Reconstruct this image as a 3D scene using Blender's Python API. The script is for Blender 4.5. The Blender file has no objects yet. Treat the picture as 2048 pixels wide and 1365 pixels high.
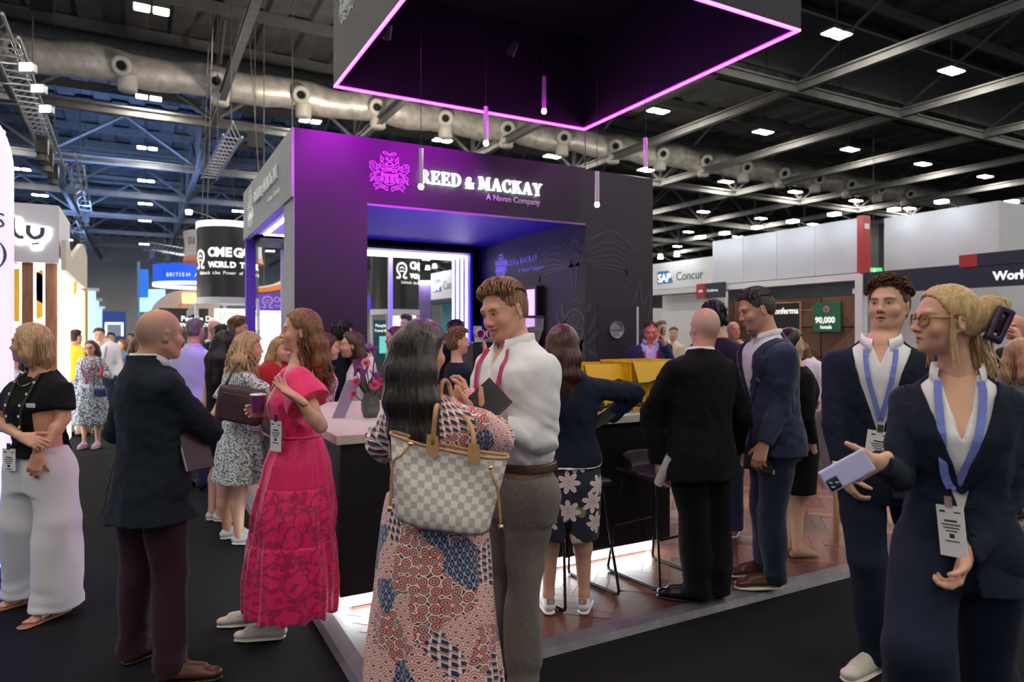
import bpy, math, random
import numpy as np
from math import sin, cos, pi, radians
random.seed(7); RNG = np.random.RandomState(7)
SC = bpy.context.scene
COL = SC.collection
# ---------------------------------------------------------------- camera, world, exposure
TH = radians(28.5); CT, ST = cos(TH), sin(TH)      # world axes follow the stand; the camera looks 28.5 degrees off +y
FPX, CXP, HYP, CH = 1365.0, 1024.0, 668.0, 1.6     # focal length, centre column, horizon row (2048x1365 frame), eye height
cd = bpy.data.cameras.new('camera'); cam = bpy.data.objects.new('camera', cd); COL.objects.link(cam)
cam.location = (0, 0, CH); cam.rotation_euler = (radians(90), 0, -TH)
cd.sensor_width = 36; cd.lens = 24; cd.shift_y = -14.5 / 2048
cd.clip_start = .05; cd.clip_end = 300
cd.dof.use_dof = True; cd.dof.focus_distance = 3.6; cd.dof.aperture_fstop = 2.4
SC.camera = cam
SC.view_settings.view_transform = 'Standard'; SC.view_settings.look = 'None'
SC.view_settings.gamma = 1; SC.view_settings.use_curve_mapping = False
SC.view_settings.exposure = 1.0
W = bpy.data.worlds.new('hall_fill'); SC.world = W; W.use_nodes = True
W.node_tree.nodes['Background'].inputs[0].default_value = (.75, .85, 1, 1)
W.node_tree.nodes['Background'].inputs[1].default_value = .20  # even fill light, added; it comes in where the hall has no walls

def light(name, kind, loc, target, energy, color, **kw):
    ld = bpy.data.lights.new(name, kind); ld.energy = energy; ld.color = color
    for k, v in kw.items(): setattr(ld, k, v)
    o = bpy.data.objects.new(name, ld); COL.objects.link(o); o.location = loc
    d = [target[i] - loc[i] for i in range(3)]
    yaw = math.atan2(d[1], d[0]); pitch = math.atan2(math.hypot(d[0], d[1]), -d[2])
    o.rotation_euler = (pitch, 0, yaw - pi / 2)
    return o

cy = SC.cycles
cy.max_bounces = 6; cy.diffuse_bounces = 3; cy.glossy_bounces = 2; cy.transmission_bounces = 4; cy.transparent_max_bounces = 8
cy.caustics_reflective = False; cy.caustics_refractive = False; cy.sample_clamp_indirect = 6
cy.use_adaptive_sampling = True; cy.adaptive_threshold = .03

# coloured washes that neighbouring stands throw at the roof
light('stage_wash_blue', 'AREA', (-1, 30, 5.4), (0, 36, 10.5), 420, (.25, .45, 1.0), size=1.2)
light('stage_wash_blue', 'AREA', (-4, 42, 5.4), (0, 46, 10.5), 420, (.25, .45, 1.0), size=1.2)
light('stage_wash_warm', 'AREA', (6, 15, 5.2), (6, 21.5, 9.5), 230, (1., .85, .7), size=1.0)
light('stage_wash_warm', 'AREA', (18, 17, 4.5), (18, 23, 10.), 60, (1., .95, .8), size=1.0)
# ---------------------------------------------------------------- helpers
def ray(u, v):
    a = (u - CXP) / FPX
    return np.array((a * CT + ST, -a * ST + CT, (HYP - v) / FPX))
def PX(u, v, x=None, y=None, z=None, d=None):
    r = ray(u, v)
    if d is None:
        d = x / r[0] if x is not None else y / r[1] if y is not None else (z - CH) / r[2]
    p = r * d; p[2] += CH
    return p

def tag(o, label=None, cat=None, group=None, kind=None):
    if label: o['label'] = label
    if cat: o['category'] = cat
    if group: o['group'] = group
    if kind: o['kind'] = kind
    return o
def empty(name, loc=(0, 0, 0), rz=0, label=None, cat=None, group=None, kind=None):
    o = bpy.data.objects.new(name, None); COL.objects.link(o)
    o.location = loc; o.rotation_euler = (0, 0, rz); o.empty_display_size = .1
    return tag(o, label, cat, group, kind)
def link(name, me, parent=None, loc=None, rot=None):
    o = bpy.data.objects.new(name, me); COL.objects.link(o)
    if parent is not None: o.parent = parent
    if loc is not None: o.location = loc
    if rot is not None: o.rotation_euler = rot
    return o
def copy_tree(o, parent=None):
    c = o.copy(); COL.objects.link(c); c.parent = parent
    for ch in list(o.children): copy_tree(ch, c)
    return c

# ---- materials
MATS = {}
def rgb(h):
    if isinstance(h, str):
        h = h.lstrip('#'); c = [int(h[i:i + 2], 16) / 255 for i in (0, 2, 4)]
        return tuple(x / 12.92 if x <= .04045 else ((x + .055) / 1.055) ** 2.4 for x in c)
    return tuple(h)
def mat(name, col=(.5, .5, .5), rough=.6, metal=0., emit=None, es=0., noise=0., nscale=30., bump=0., bscale=200., sheen=0.,
        spec=None, trans=0., alpha=1., stretch=None, coat=0., vcol=False, sss=0.):
    if name in MATS: return MATS[name]
    m = bpy.data.materials.new(name); m.use_nodes = True; nt = m.node_tree; b = nt.nodes['Principled BSDF']
    c = rgb(col)
    b.inputs['Base Color'].default_value = (*c, 1); b.inputs['Roughness'].default_value = rough; b.inputs['Metallic'].default_value = metal
    m.diffuse_color = (*c, 1)
    if spec is not None: b.inputs['Specular IOR Level'].default_value = spec
    if sheen: b.inputs['Sheen Weight'].default_value = sheen
    if coat: b.inputs['Coat Weight'].default_value = coat
    if trans: b.inputs['Transmission Weight'].default_value = trans
    if alpha < 1: b.inputs['Alpha'].default_value = alpha
    if sss:
        b.inputs['Subsurface Weight'].default_value = sss; b.inputs['Subsurface Radius'].default_value = (.012, .005, .003)
    if emit is not None:
        b.inputs['Emission Color'].default_value = (*rgb(emit), 1); b.inputs['Emission Strength'].default_value = es
    L = nt.links.new
    tc = mp = None
    if noise or bump:
        tc = nt.nodes.new('ShaderNodeTexCoord'); mp = nt.nodes.new('ShaderNodeMapping'); L(tc.outputs['Object'], mp.inputs[0])
        if stretch: mp.inputs['Scale'].default_value = stretch
    src = None
    if vcol:
        at = nt.nodes.new('ShaderNodeAttribute'); at.attribute_name = 'Col'; src = at.outputs['Color']
    if noise:
        n = nt.nodes.new('ShaderNodeTexNoise'); n.inputs['Scale'].default_value = nscale; n.inputs['Detail'].default_value = 4
        L(mp.outputs[0], n.inputs['Vector'])
        mr = nt.nodes.new('ShaderNodeMapRange'); mr.inputs[1].default_value = .3; mr.inputs[2].default_value = .7
        mr.inputs[3].default_value = 1 - noise; mr.inputs[4].default_value = 1 + noise * .6; L(n.outputs[0], mr.inputs[0])
        mx = nt.nodes.new('ShaderNodeMix'); mx.data_type = 'RGBA'; mx.blend_type = 'MULTIPLY'; mx.inputs[0].default_value = 1
        if src is not None: L(src, mx.inputs[6])
        else: mx.inputs[6].default_value = (*c, 1)
        L(mr.outputs[0], mx.inputs[7]); src = mx.outputs[2]
    if src is not None: L(src, b.inputs['Base Color'])
    if bump:
        n2 = nt.nodes.new('ShaderNodeTexNoise'); n2.inputs['Scale'].default_value = bscale; n2.inputs['Detail'].default_value = 3
        L(mp.outputs[0], n2.inputs['Vector'])
        bp = nt.nodes.new('ShaderNodeBump'); bp.inputs['Strength'].default_value = bump; bp.inputs['Distance'].default_value = .004
        L(n2.outputs[0], bp.inputs['Height']); L(bp.outputs[0], b.inputs['Normal'])
    MATS[name] = m
    return m
def nodemat(name, rough=.8, sheen=0.):
    m = bpy.data.materials.new(name); m.use_nodes = True; nt = m.node_tree; b = nt.nodes['Principled BSDF']
    b.inputs['Roughness'].default_value = rough
    if sheen: b.inputs['Sheen Weight'].default_value = sheen
    MATS[name] = m
    return m, nt, b
class NT:
    """tiny shader-node expression helper"""
    def __init__(s, nt): s.nt = nt
    def n(s, t, **kw):
        x = s.nt.nodes.new(t)
        for k, v in kw.items(): setattr(x, k, v)
        return x
    def put(s, sock, v):
        if hasattr(v, 'is_output'): s.nt.links.new(v, sock)
        else: sock.default_value = v
    def m(s, op, a, b=0., c=None):
        x = s.n('ShaderNodeMath', operation=op); s.put(x.inputs[0], a); s.put(x.inputs[1], b)
        if c is not None: s.put(x.inputs[2], c)
        return x.outputs[0]
    def mix(s, f, a, b):
        x = s.n('ShaderNodeMix', data_type='RGBA'); s.put(x.inputs[0], f)
        s.put(x.inputs[6], a if hasattr(a, 'is_output') else (*rgb(a), 1)); s.put(x.inputs[7], b if hasattr(b, 'is_output') else (*rgb(b), 1))
        return x.outputs[2]
    def sep(s, v):
        x = s.n('ShaderNodeSeparateXYZ'); s.put(x.inputs[0], v); return x.outputs
    def comb(s, x_, y_, z_=0.):
        x = s.n('ShaderNodeCombineXYZ'); s.put(x.inputs[0], x_); s.put(x.inputs[1], y_); s.put(x.inputs[2], z_); return x.outputs[0]
    def attr(s, name):
        return s.n('ShaderNodeAttribute', attribute_name=name).outputs
    def obj(s): return s.n('ShaderNodeTexCoord').outputs['Object']
    def noise(s, v, scale, detail=2.):
        x = s.n('ShaderNodeTexNoise'); s.put(x.inputs['Vector'], v); x.inputs['Scale'].default_value = scale; x.inputs['Detail'].default_value = detail
        return x.outputs[0]
    def vor(s, v, scale, feature='F1', dims='3D', rnd=1.):
        x = s.n('ShaderNodeTexVoronoi', feature=feature, voronoi_dimensions=dims); s.put(x.inputs['Vector'], v)
        x.inputs['Scale'].default_value = scale; x.inputs['Randomness'].default_value = rnd
        return x.outputs

# ---- plain mesh building
class MB:
    def __init__(s): s.v = []; s.f = []
    def quadbox(s, c8):
        n = len(s.v); s.v += [tuple(p) for p in c8]
        s.f += [tuple(n + i for i in q) for q in ((0, 3, 2, 1), (4, 5, 6, 7), (0, 1, 5, 4), (1, 2, 6, 5), (2, 3, 7, 6), (3, 0, 4, 7))]
        return s
    def box(s, x0, x1, y0, y1, z0, z1):
        x0, x1 = min(x0, x1), max(x0, x1); y0, y1 = min(y0, y1), max(y0, y1); z0, z1 = min(z0, z1), max(z0, z1)
        return s.quadbox([(x0, y0, z0), (x1, y0, z0), (x1, y1, z0), (x0, y1, z0), (x0, y0, z1), (x1, y0, z1), (x1, y1, z1), (x0, y1, z1)])
    def bar(s, a, b, w, h=None):
        """box-section bar from a to b"""
        h = h or w; a = np.array(a, float); b = np.array(b, float); d = b - a; d /= np.linalg.norm(d)
        up = np.array((0, 0, 1.)) if abs(d[2]) < .95 else np.array((1., 0, 0))
        r = np.cross(d, up); r /= np.linalg.norm(r); u = np.cross(r, d); r *= w / 2; u *= h / 2
        return s.quadbox([a - r - u, a + r - u, b + r - u, b - r - u, a - r + u, a + r + u, b + r + u, b - r + u])
    def tube(s, pts, rad, n=8, cap=True):
        pts = [np.array(p, float) for p in pts]; k = len(pts); base = len(s.v)
        rad = rad if hasattr(rad, '__len__') else [rad] * k
        prev = None
        for i in range(k):
            d = pts[min(i + 1, k - 1)] - pts[max(i - 1, 0)]; d /= (np.linalg.norm(d) + 1e-9)
            if prev is None:
                up = np.array((0, 0, 1.)) if abs(d[2]) < .9 else np.array((1., 0, 0))
                r = np.cross(d, up)
            else: r = prev - d * prev.dot(d)
            r /= (np.linalg.norm(r) + 1e-9); prev = r; u = np.cross(d, r)
            for j in range(n):
                a = 2 * pi * j / n; s.v.append(tuple(pts[i] + (r * cos(a) + u * sin(a)) * rad[i]))
        for i in range(k - 1):
            for j in range(n):
                a = base + i * n + j; b = base + i * n + (j + 1) % n
                s.f.append((a, b, b + n, a + n))
        if cap:
            s.f.append(tuple(base + j for j in range(n))[::-1]); s.f.append(tuple(base + (k - 1) * n + j for j in range(n)))
        return s
    def lathe(s, prof, c=(0, 0, 0), n=24, a0=0, a1=2 * pi, cap=False):
        base = len(s.v); k = len(prof); full = abs(a1 - a0 - 2 * pi) < 1e-6; m = n if full else n + 1
        for r, z in prof:
            for j in range(m):
                a = a0 + (a1 - a0) * j / n; s.v.append((c[0] + r * cos(a), c[1] + r * sin(a), c[2] + z))
        for i in range(k - 1):
            for j in range(n):
                a = base + i * m + j; b = base + i * m + (j + 1) % m
                s.f.append((a, b, b + m, a + m))
        if cap:
            s.f.append(tuple(base + j for j in range(m))[::-1]); s.f.append(tuple(base + (k - 1) * m + j for j in range(m)))
        return s
    def prism(s, poly, fn, t0, t1):
        """extrude a 2-D polygon; fn(a, b, t) -> xyz"""
        n = len(poly); base = len(s.v)
        s.v += [tuple(fn(a, b, t0)) for a, b in poly] + [tuple(fn(a, b, t1)) for a, b in poly]
        s.f.append(tuple(base + i for i in range(n))[::-1]); s.f.append(tuple(base + n + i for i in range(n)))
        for i in range(n):
            j = (i + 1) % n; s.f.append((base + i, base + j, base + n + j, base + n + i))
        return s
    def mesh(s, name, m, smooth=False):
        me = bpy.data.meshes.new(name); me.from_pydata([tuple(map(float, p)) for p in s.v], [], s.f)
        import bmesh
        bm = bmesh.new(); bm.from_mesh(me); bmesh.ops.recalc_face_normals(bm, faces=bm.faces); bm.to_mesh(me); bm.free()
        if m is not None: me.materials.append(m)
        if smooth:
            me.polygons.foreach_set('use_smooth', [True] * len(me.polygons))
        return me
    def build(s, name, m, parent=None, smooth=False, bevel=0, loc=None, rot=None):
        o = link(name, s.mesh(name, m, smooth), parent, loc, rot)
        if bevel:
            b = o.modifiers.new('b', 'BEVEL'); b.width = bevel; b.segments = 2; b.limit_method = 'ANGLE'
        return o
def Box(name, x0, x1, y0, y1, z0, z1, m, parent=None, bevel=0):
    return MB().box(x0, x1, y0, y1, z0, z1).build(name, m, parent, bevel=bevel)

def text(name, s, size, loc, rot, m, parent=None, extrude=.004, offset=0., align='LEFT', sx=1., shear=0., space=1.):
    cu = bpy.data.curves.new(name, 'FONT'); cu.body = s; cu.size = size; cu.extrude = extrude; cu.offset = offset
    cu.align_x = align; cu.shear = shear; cu.space_character = space; cu.resolution_u = 3
    t = bpy.data.objects.new(name, cu); me = bpy.data.meshes.new_from_object(t)
    bpy.data.objects.remove(t); bpy.data.curves.remove(cu)
    me.materials.clear(); me.materials.append(m)
    o = link(name, me, parent, loc, rot); o.scale = (sx, 1, 1)
    xs = [v.co[0] for v in me.vertices]; o['w'] = max(xs) - min(xs) if xs else 1.
    return o
FRONT = (pi / 2, 0, 0); LEFTW = (pi / 2, 0, -pi / 2)     # writing on a face that looks to -y, on a face that looks to -x
# ---------------------------------------------------------------- solid modelling on a distance grid
def V(*a): return np.array(a, float)
def unit(v): v = np.array(v, float); return v / (np.linalg.norm(v) + 1e-12)
def smin(a, b, k):
    if k <= 0: return np.minimum(a, b)
    h = np.clip(.5 + .5 * (b - a) / k, 0, 1)
    return b * (1 - h) + a * h - k * h * (1 - h)
class Cap:
    """tapered capsule, optionally flattened along a direction"""
    def __init__(s, a, b, ra, rb=None, flat=None, fk=1.):
        s.a = V(*a); s.b = V(*b); s.ra = ra; s.rb = ra if rb is None else rb; s.flat = None if flat is None else unit(flat); s.fk = fk
        r = max(s.ra, s.rb) * max(1, fk)
        s.lo = np.minimum(s.a, s.b) - r; s.hi = np.maximum(s.a, s.b) + r
    def __call__(s, x, y, z):
        d = s.b - s.a; L2 = d.dot(d) + 1e-12
        px, py, pz = x - s.a[0], y - s.a[1], z - s.a[2]
        t = np.clip((px * d[0] + py * d[1] + pz * d[2]) / L2, 0, 1)
        qx, qy, qz = px - t * d[0], py - t * d[1], pz - t * d[2]
        if s.flat is not None:
            f = s.flat; e = (qx * f[0] + qy * f[1] + qz * f[2]) * (1 / s.fk - 1)
            qx = qx + e * f[0]; qy = qy + e * f[1]; qz = qz + e * f[2]
        return np.sqrt(qx * qx + qy * qy + qz * qz) - (s.ra + t * (s.rb - s.ra))
class Ell:
    def __init__(s, c, r, R=None):
        s.c = V(*c); s.r = V(*r); s.R = np.eye(3) if R is None else R
        m = np.abs(s.R) @ s.r if R is not None else s.r
        s.lo = s.c - m; s.hi = s.c + m
    def __call__(s, x, y, z):
        x, y, z = x - s.c[0], y - s.c[1], z - s.c[2]; R = s.R
        a = x * R[0, 0] + y * R[1, 0] + z * R[2, 0]; b = x * R[0, 1] + y * R[1, 1] + z * R[2, 1]; c = x * R[0, 2] + y * R[1, 2] + z * R[2, 2]
        a, b, c = a / s.r[0], b / s.r[1], c / s.r[2]
        k0 = np.sqrt(a * a + b * b + c * c); k1 = np.sqrt((a / s.r[0]) ** 2 + (b / s.r[1]) ** 2 + (c / s.r[2]) ** 2)
        return k0 * (k0 - 1) / (k1 + 1e-9)
class RBox:
    def __init__(s, c, h, R=None, r=.005):
        s.c = V(*c); s.h = V(*h); s.R = np.eye(3) if R is None else R; s.r = r
        m = np.abs(s.R) @ s.h; s.lo = s.c - m; s.hi = s.c + m
    def __call__(s, x, y, z):
        x, y, z = x - s.c[0], y - s.c[1], z - s.c[2]; R = s.R
        q = [np.abs(x * R[0, i] + y * R[1, i] + z * R[2, i]) - s.h[i] + s.r for i in range(3)]
        o = np.sqrt(sum(np.maximum(a, 0) ** 2 for a in q))
        return o + np.minimum(np.maximum(q[0], np.maximum(q[1], q[2])), 0) - s.r
class Loft:
    """stack of (super)elliptic sections along z.  rows: z, half width, half depth, forward shift, sideways shift, [yaw]"""
    def __init__(s, rows, yaw=0., n=2.3, fold=None, c=(0, 0)):
        rows = sorted([tuple(r) + (0.,) * (6 - len(r)) for r in rows]); A = np.array(rows)
        zz = np.linspace(A[0, 0], A[-1, 0], 60); s.z = zz
        def itp(col):
            y = np.interp(zz, A[:, 0], A[:, col]); k = np.array([.25, .5, .25])
            for _ in range(3): y[1:-1] = np.convolve(y, k, 'valid')
            return y
        s.w, s.d, s.f, s.l = (itp(i) for i in (1, 2, 3, 4)); s.yw = itp(5) + yaw
        s.n = n; s.fold = fold; s.c = c
        m = max(s.w.max(), s.d.max()) * 1.12 + max(np.abs(s.f).max(), np.abs(s.l).max())
        s.lo = V(c[0] - m, c[1] - m, zz[0]); s.hi = V(c[0] + m, c[1] + m, zz[-1])
    def local(s, x, y, z):
        zf = np.ravel(z); I = lambda a: np.interp(zf, s.z, a).reshape(np.shape(z))
        yw = I(s.yw); sy, cy = np.sin(yw), np.cos(yw); x = x - s.c[0]; y = y - s.c[1]
        fwd = x * sy - y * cy - I(s.f); lat = x * cy + y * sy - I(s.l)
        return fwd, lat, I(s.w), I(s.d)
    def __call__(s, x, y, z):
        f, l, w, d = s.local(x, y, z)
        if s.fold is not None:
            k = s.fold(np.arctan2(f / d, l / w), z); w = w * k; d = d * k
        q = (np.abs(l / w) ** s.n + np.abs(f / d) ** s.n) ** (1 / s.n)
        di = (q - 1) * np.minimum(w, d)
        return np.maximum(di, np.maximum(s.z[0] - z, z - s.z[-1]))
def Rz(a): return np.array([[cos(a), -sin(a), 0], [sin(a), cos(a), 0], [0, 0, 1.]])
def Rx(a): return np.array([[1., 0, 0], [0, cos(a), -sin(a)], [0, sin(a), cos(a)]])
def Ry(a): return np.array([[cos(a), 0, sin(a)], [0, 1., 0], [-sin(a), 0, cos(a)]])

_ND = [(unit(np.random.RandomState(i).randn(3)), np.random.RandomState(i + 50).rand() * 6.28, 1 + .35 * np.random.RandomState(i + 90).randn()) for i in range(9)]
def wob(x, y, z, f):
    """cheap smooth noise, about -1..1"""
    t = 0
    for d, ph, m in _ND[:6]:
        t = t + np.sin((x * d[0] + y * d[1] + z * d[2]) * f * m + ph + 1.7 * np.sin((x * d[1] - y * d[2] + z * d[0]) * f * .6 + ph))
    return t / 3.2
QS = [1.]           # coarser solids for people far off
class Solid:
    def __init__(s, h): s.h = h * QS[0]; s.ops = []; s.disp = None; s.lim = None
    def add(s, p, k=0.): s.ops.append(('u', p, k)); return s
    def sub(s, p, k=0.): s.ops.append(('s', p, k)); return s
    def cut(s, fn): s.ops.append(('c', fn, 0)); return s            # keep where fn(x,y,z) < 0
    def off(s, r): s.ops.append(('o', r, 0)); return s
    def chain(s, pts, rad, k=.02, kk=None):
        for i in range(len(pts) - 1): s.add(Cap(pts[i], pts[i + 1], rad[i], rad[i + 1]), k if i == 0 or kk is None else kk)
        return s
    def grid(s, pad=.02):
        ps = [p for o, p, k in s.ops if o == 'u']
        lo = np.min([p.lo for p in ps], 0) - pad; hi = np.max([p.hi for p in ps], 0) + pad
        if s.lim is not None: lo = np.maximum(lo, s.lim[0]); hi = np.minimum(hi, s.lim[1])
        n = np.ceil((hi - lo) / s.h).astype(int) + 2
        ax = [(lo[i] + np.arange(n[i]) * s.h).astype(np.float32) for i in range(3)]
        return lo, n, ax
    def field(s, lo, n, ax):
        F = np.full(n, 1., np.float32)
        for o, p, k in s.ops:
            if o == 'o': F -= np.float32(p); continue
            if o == 'c':
                g = p(ax[0][:, None, None], ax[1][None, :, None], ax[2][None, None, :]); np.maximum(F, g, out=F); continue
            m = max(.03, 2.5 * s.h, k * 1.2)
            i0 = np.clip(((p.lo - m - lo) / s.h).astype(int), 0, n); i1 = np.clip(((p.hi + m - lo) / s.h).astype(int) + 2, 0, n)
            if (i1 <= i0).any(): continue
            sl = tuple(slice(a, b) for a, b in zip(i0, i1))
            x = ax[0][sl[0]][:, None, None]; y = ax[1][sl[1]][None, :, None]; z = ax[2][sl[2]][None, None, :]
            d = p(x, y, z)
            F[sl] = smin(F[sl], d, k) if o == 'u' else -smin(-F[sl], d, k)
        return F
    def mesh(s, pad=.02):
        lo, n, ax = s.grid(pad); F = s.field(lo, n, ax)
        if s.disp is not None:
            idx = np.nonzero(np.abs(F) < 3 * s.h + .012)
            F[idx] += s.disp(ax[0][idx[0]], ax[1][idx[1]], ax[2][idx[2]]).astype(np.float32)
        return nets(F, lo, s.h)
def nets(F, lo, h):
    F = F.copy()
    for a in range(3):
        sl = [slice(None)] * 3
        for e in (0, -1): sl[a] = e; F[tuple(sl)] = np.maximum(F[tuple(sl)], 1e-4)
    I = F < 0; nx, ny, nz = F.shape
    cnt = np.zeros((nx - 1, ny - 1, nz - 1), np.int8)
    for dx in (0, 1):
        for dy in (0, 1):
            for dz in (0, 1): cnt += I[dx:nx - 1 + dx, dy:ny - 1 + dy, dz:nz - 1 + dz]
    act = np.nonzero((cnt > 0) & (cnt < 8)); N = len(act[0])
    C = np.stack([F[act[0] + (c & 1), act[1] + (c >> 1 & 1), act[2] + (c >> 2 & 1)] for c in range(8)], 1)
    pos = np.zeros((N, 3)); num = np.zeros(N)
    for c in range(8):
        for b in range(3):
            if c >> b & 1: continue
            e = c | 1 << b; f0, f1 = C[:, c], C[:, e]; x = (f0 < 0) != (f1 < 0)
            t = f0 / np.where(x, f0 - f1, 1)
            base = np.array([(c >> q & 1) for q in range(3)], float)
            pt = np.repeat(base[None], N, 0); pt[:, b] = t
            pos[x] += pt[x]; num += x
    pos /= np.maximum(num, 1)[:, None]
    ix = np.full(cnt.shape, -1, np.int64); ix[act] = np.arange(N)
    v = (np.stack(act, 1) + pos) * h + lo
    Q = []
    for a in range(3):
        b, c = (a + 1) % 3, (a + 2) % 3
        sl0 = [slice(None)] * 3; sl1 = [slice(None)] * 3; sl0[a] = slice(0, -1); sl1[a] = slice(1, None)
        A, B = I[tuple(sl0)], I[tuple(sl1)]
        for flip, m in ((0, A & ~B), (1, B & ~A)):
            e = list(np.nonzero(m)); ok = (e[b] > 0) & (e[c] > 0) & (e[b] < F.shape[b] - 1) & (e[c] < F.shape[c] - 1)
            e = [q[ok] for q in e]
            def cell(db, dc):
                q = [None] * 3; q[a] = e[a]; q[b] = e[b] - db; q[c] = e[c] - dc; return ix[tuple(q)]
            q = np.stack([cell(1, 1), cell(0, 1), cell(0, 0), cell(1, 0)], 1)
            Q.append(q[:, ::-1] if flip else q)
    q = np.concatenate(Q); q = q[(q >= 0).all(1)]
    return v, q
def join(parts):
    vs = []; qs = []; n = 0
    for v, q in parts: vs.append(v); qs.append(q + n); n += len(v)
    return np.concatenate(vs), np.concatenate(qs)
def np_mesh(name, v, q, m, col=None, uv=None):
    me = bpy.data.meshes.new(name); nf = len(q); k = q.shape[1] if nf else 4
    me.vertices.add(len(v)); me.vertices.foreach_set('co', v.astype(np.float32).ravel())
    me.loops.add(nf * k); me.loops.foreach_set('vertex_index', q.astype(np.int32).ravel())
    me.polygons.add(nf); me.polygons.foreach_set('loop_start', np.arange(0, nf * k, k, dtype=np.int32))
    try: me.polygons.foreach_set('loop_total', np.full(nf, k, np.int32))
    except Exception: pass
    me.polygons.foreach_set('use_smooth', np.ones(nf, bool))
    if col is not None:
        a = me.color_attributes.new('Col', 'FLOAT_COLOR', 'POINT'); a.data.foreach_set('color', np.concatenate([col, np.ones((len(v), 1))], 1).astype(np.float32).ravel())
    if uv is not None:
        a = me.attributes.new('cyl', 'FLOAT_VECTOR', 'POINT'); a.data.foreach_set('vector', uv.astype(np.float32).ravel())
    if m is not None: me.materials.append(m)
    me.update(); return me
def part(name, sol, m, parent, col=None, uv=None):
    v, q = sol.mesh() if isinstance(sol, Solid) else sol
    if len(q) == 0: return None
    return link(name, np_mesh(name, v, q, m, col, uv), parent)

# ---------------------------------------------------------------- hands, heads, hair, shoes
def hand(S_, W, D, N, T, curl=.35, sc=1., thumb=.5, spread=.0, thumb_curl=.35):
    """fingers leave the wrist W along D, the palm faces N, the thumb lies on side T; curl: bend per joint, one value or four (index first)"""
    D = unit(D); N = unit(np.array(N) - D * np.dot(N, D)); T0 = np.cross(D, N); T = T0 * (1 if np.dot(T0, T) >= 0 else -1)
    cl = curl if hasattr(curl, '__len__') else [curl] * 4
    W = V(*W); off = (.029, .010, -.010, -.028); ln = (.072, .080, .074, .058); kb = (.088, .092, .088, .080)
    S_.add(Cap(W - D * .03, W + D * .012, .024 * sc, .022 * sc, N, .78), .01)
    for i in range(4):
        k = W + (D * kb[i] + T * off[i]) * sc
        S_.add(Cap(W + (D * .01 + T * off[i] * .55) * sc, k, .016 * sc, .0115 * sc, N, .85), .014)
    for i in range(4):
        p = W + (D * kb[i] + T * off[i]) * sc; d = unit(D + T * spread * (1.5 - i) * .5); a = 0
        for j, fr in enumerate((.46, .31, .23)):
            a += cl[i] * (1., 1.15, .8)[j]
            dd = d * cos(a) + N * sin(a); q = p + dd * ln[i] * fr * sc
            S_.add(Cap(p, q, (.0098 - .0010 * j) * sc, (.0090 - .0010 * j) * sc), .004 if j else .006); p = q
    b = W + (D * .022 + T * .020) * sc; d1 = unit(T * (.55 + .5 * thumb) + D * (.85 - .3 * thumb) + N * .35); m = b + d1 * .046 * sc
    d2 = unit(d1 + N * thumb_curl + D * .3); e = m + d2 * .034 * sc; f = e + unit(d2 + N * thumb_curl * .6) * .024 * sc
    S_.add(Cap(b, m, .0155 * sc, .0115 * sc), .014); S_.add(Cap(m, e, .0112 * sc, .010 * sc), .005); S_.add(Cap(e, f, .010 * sc, .008 * sc), .004)
    return S_

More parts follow.
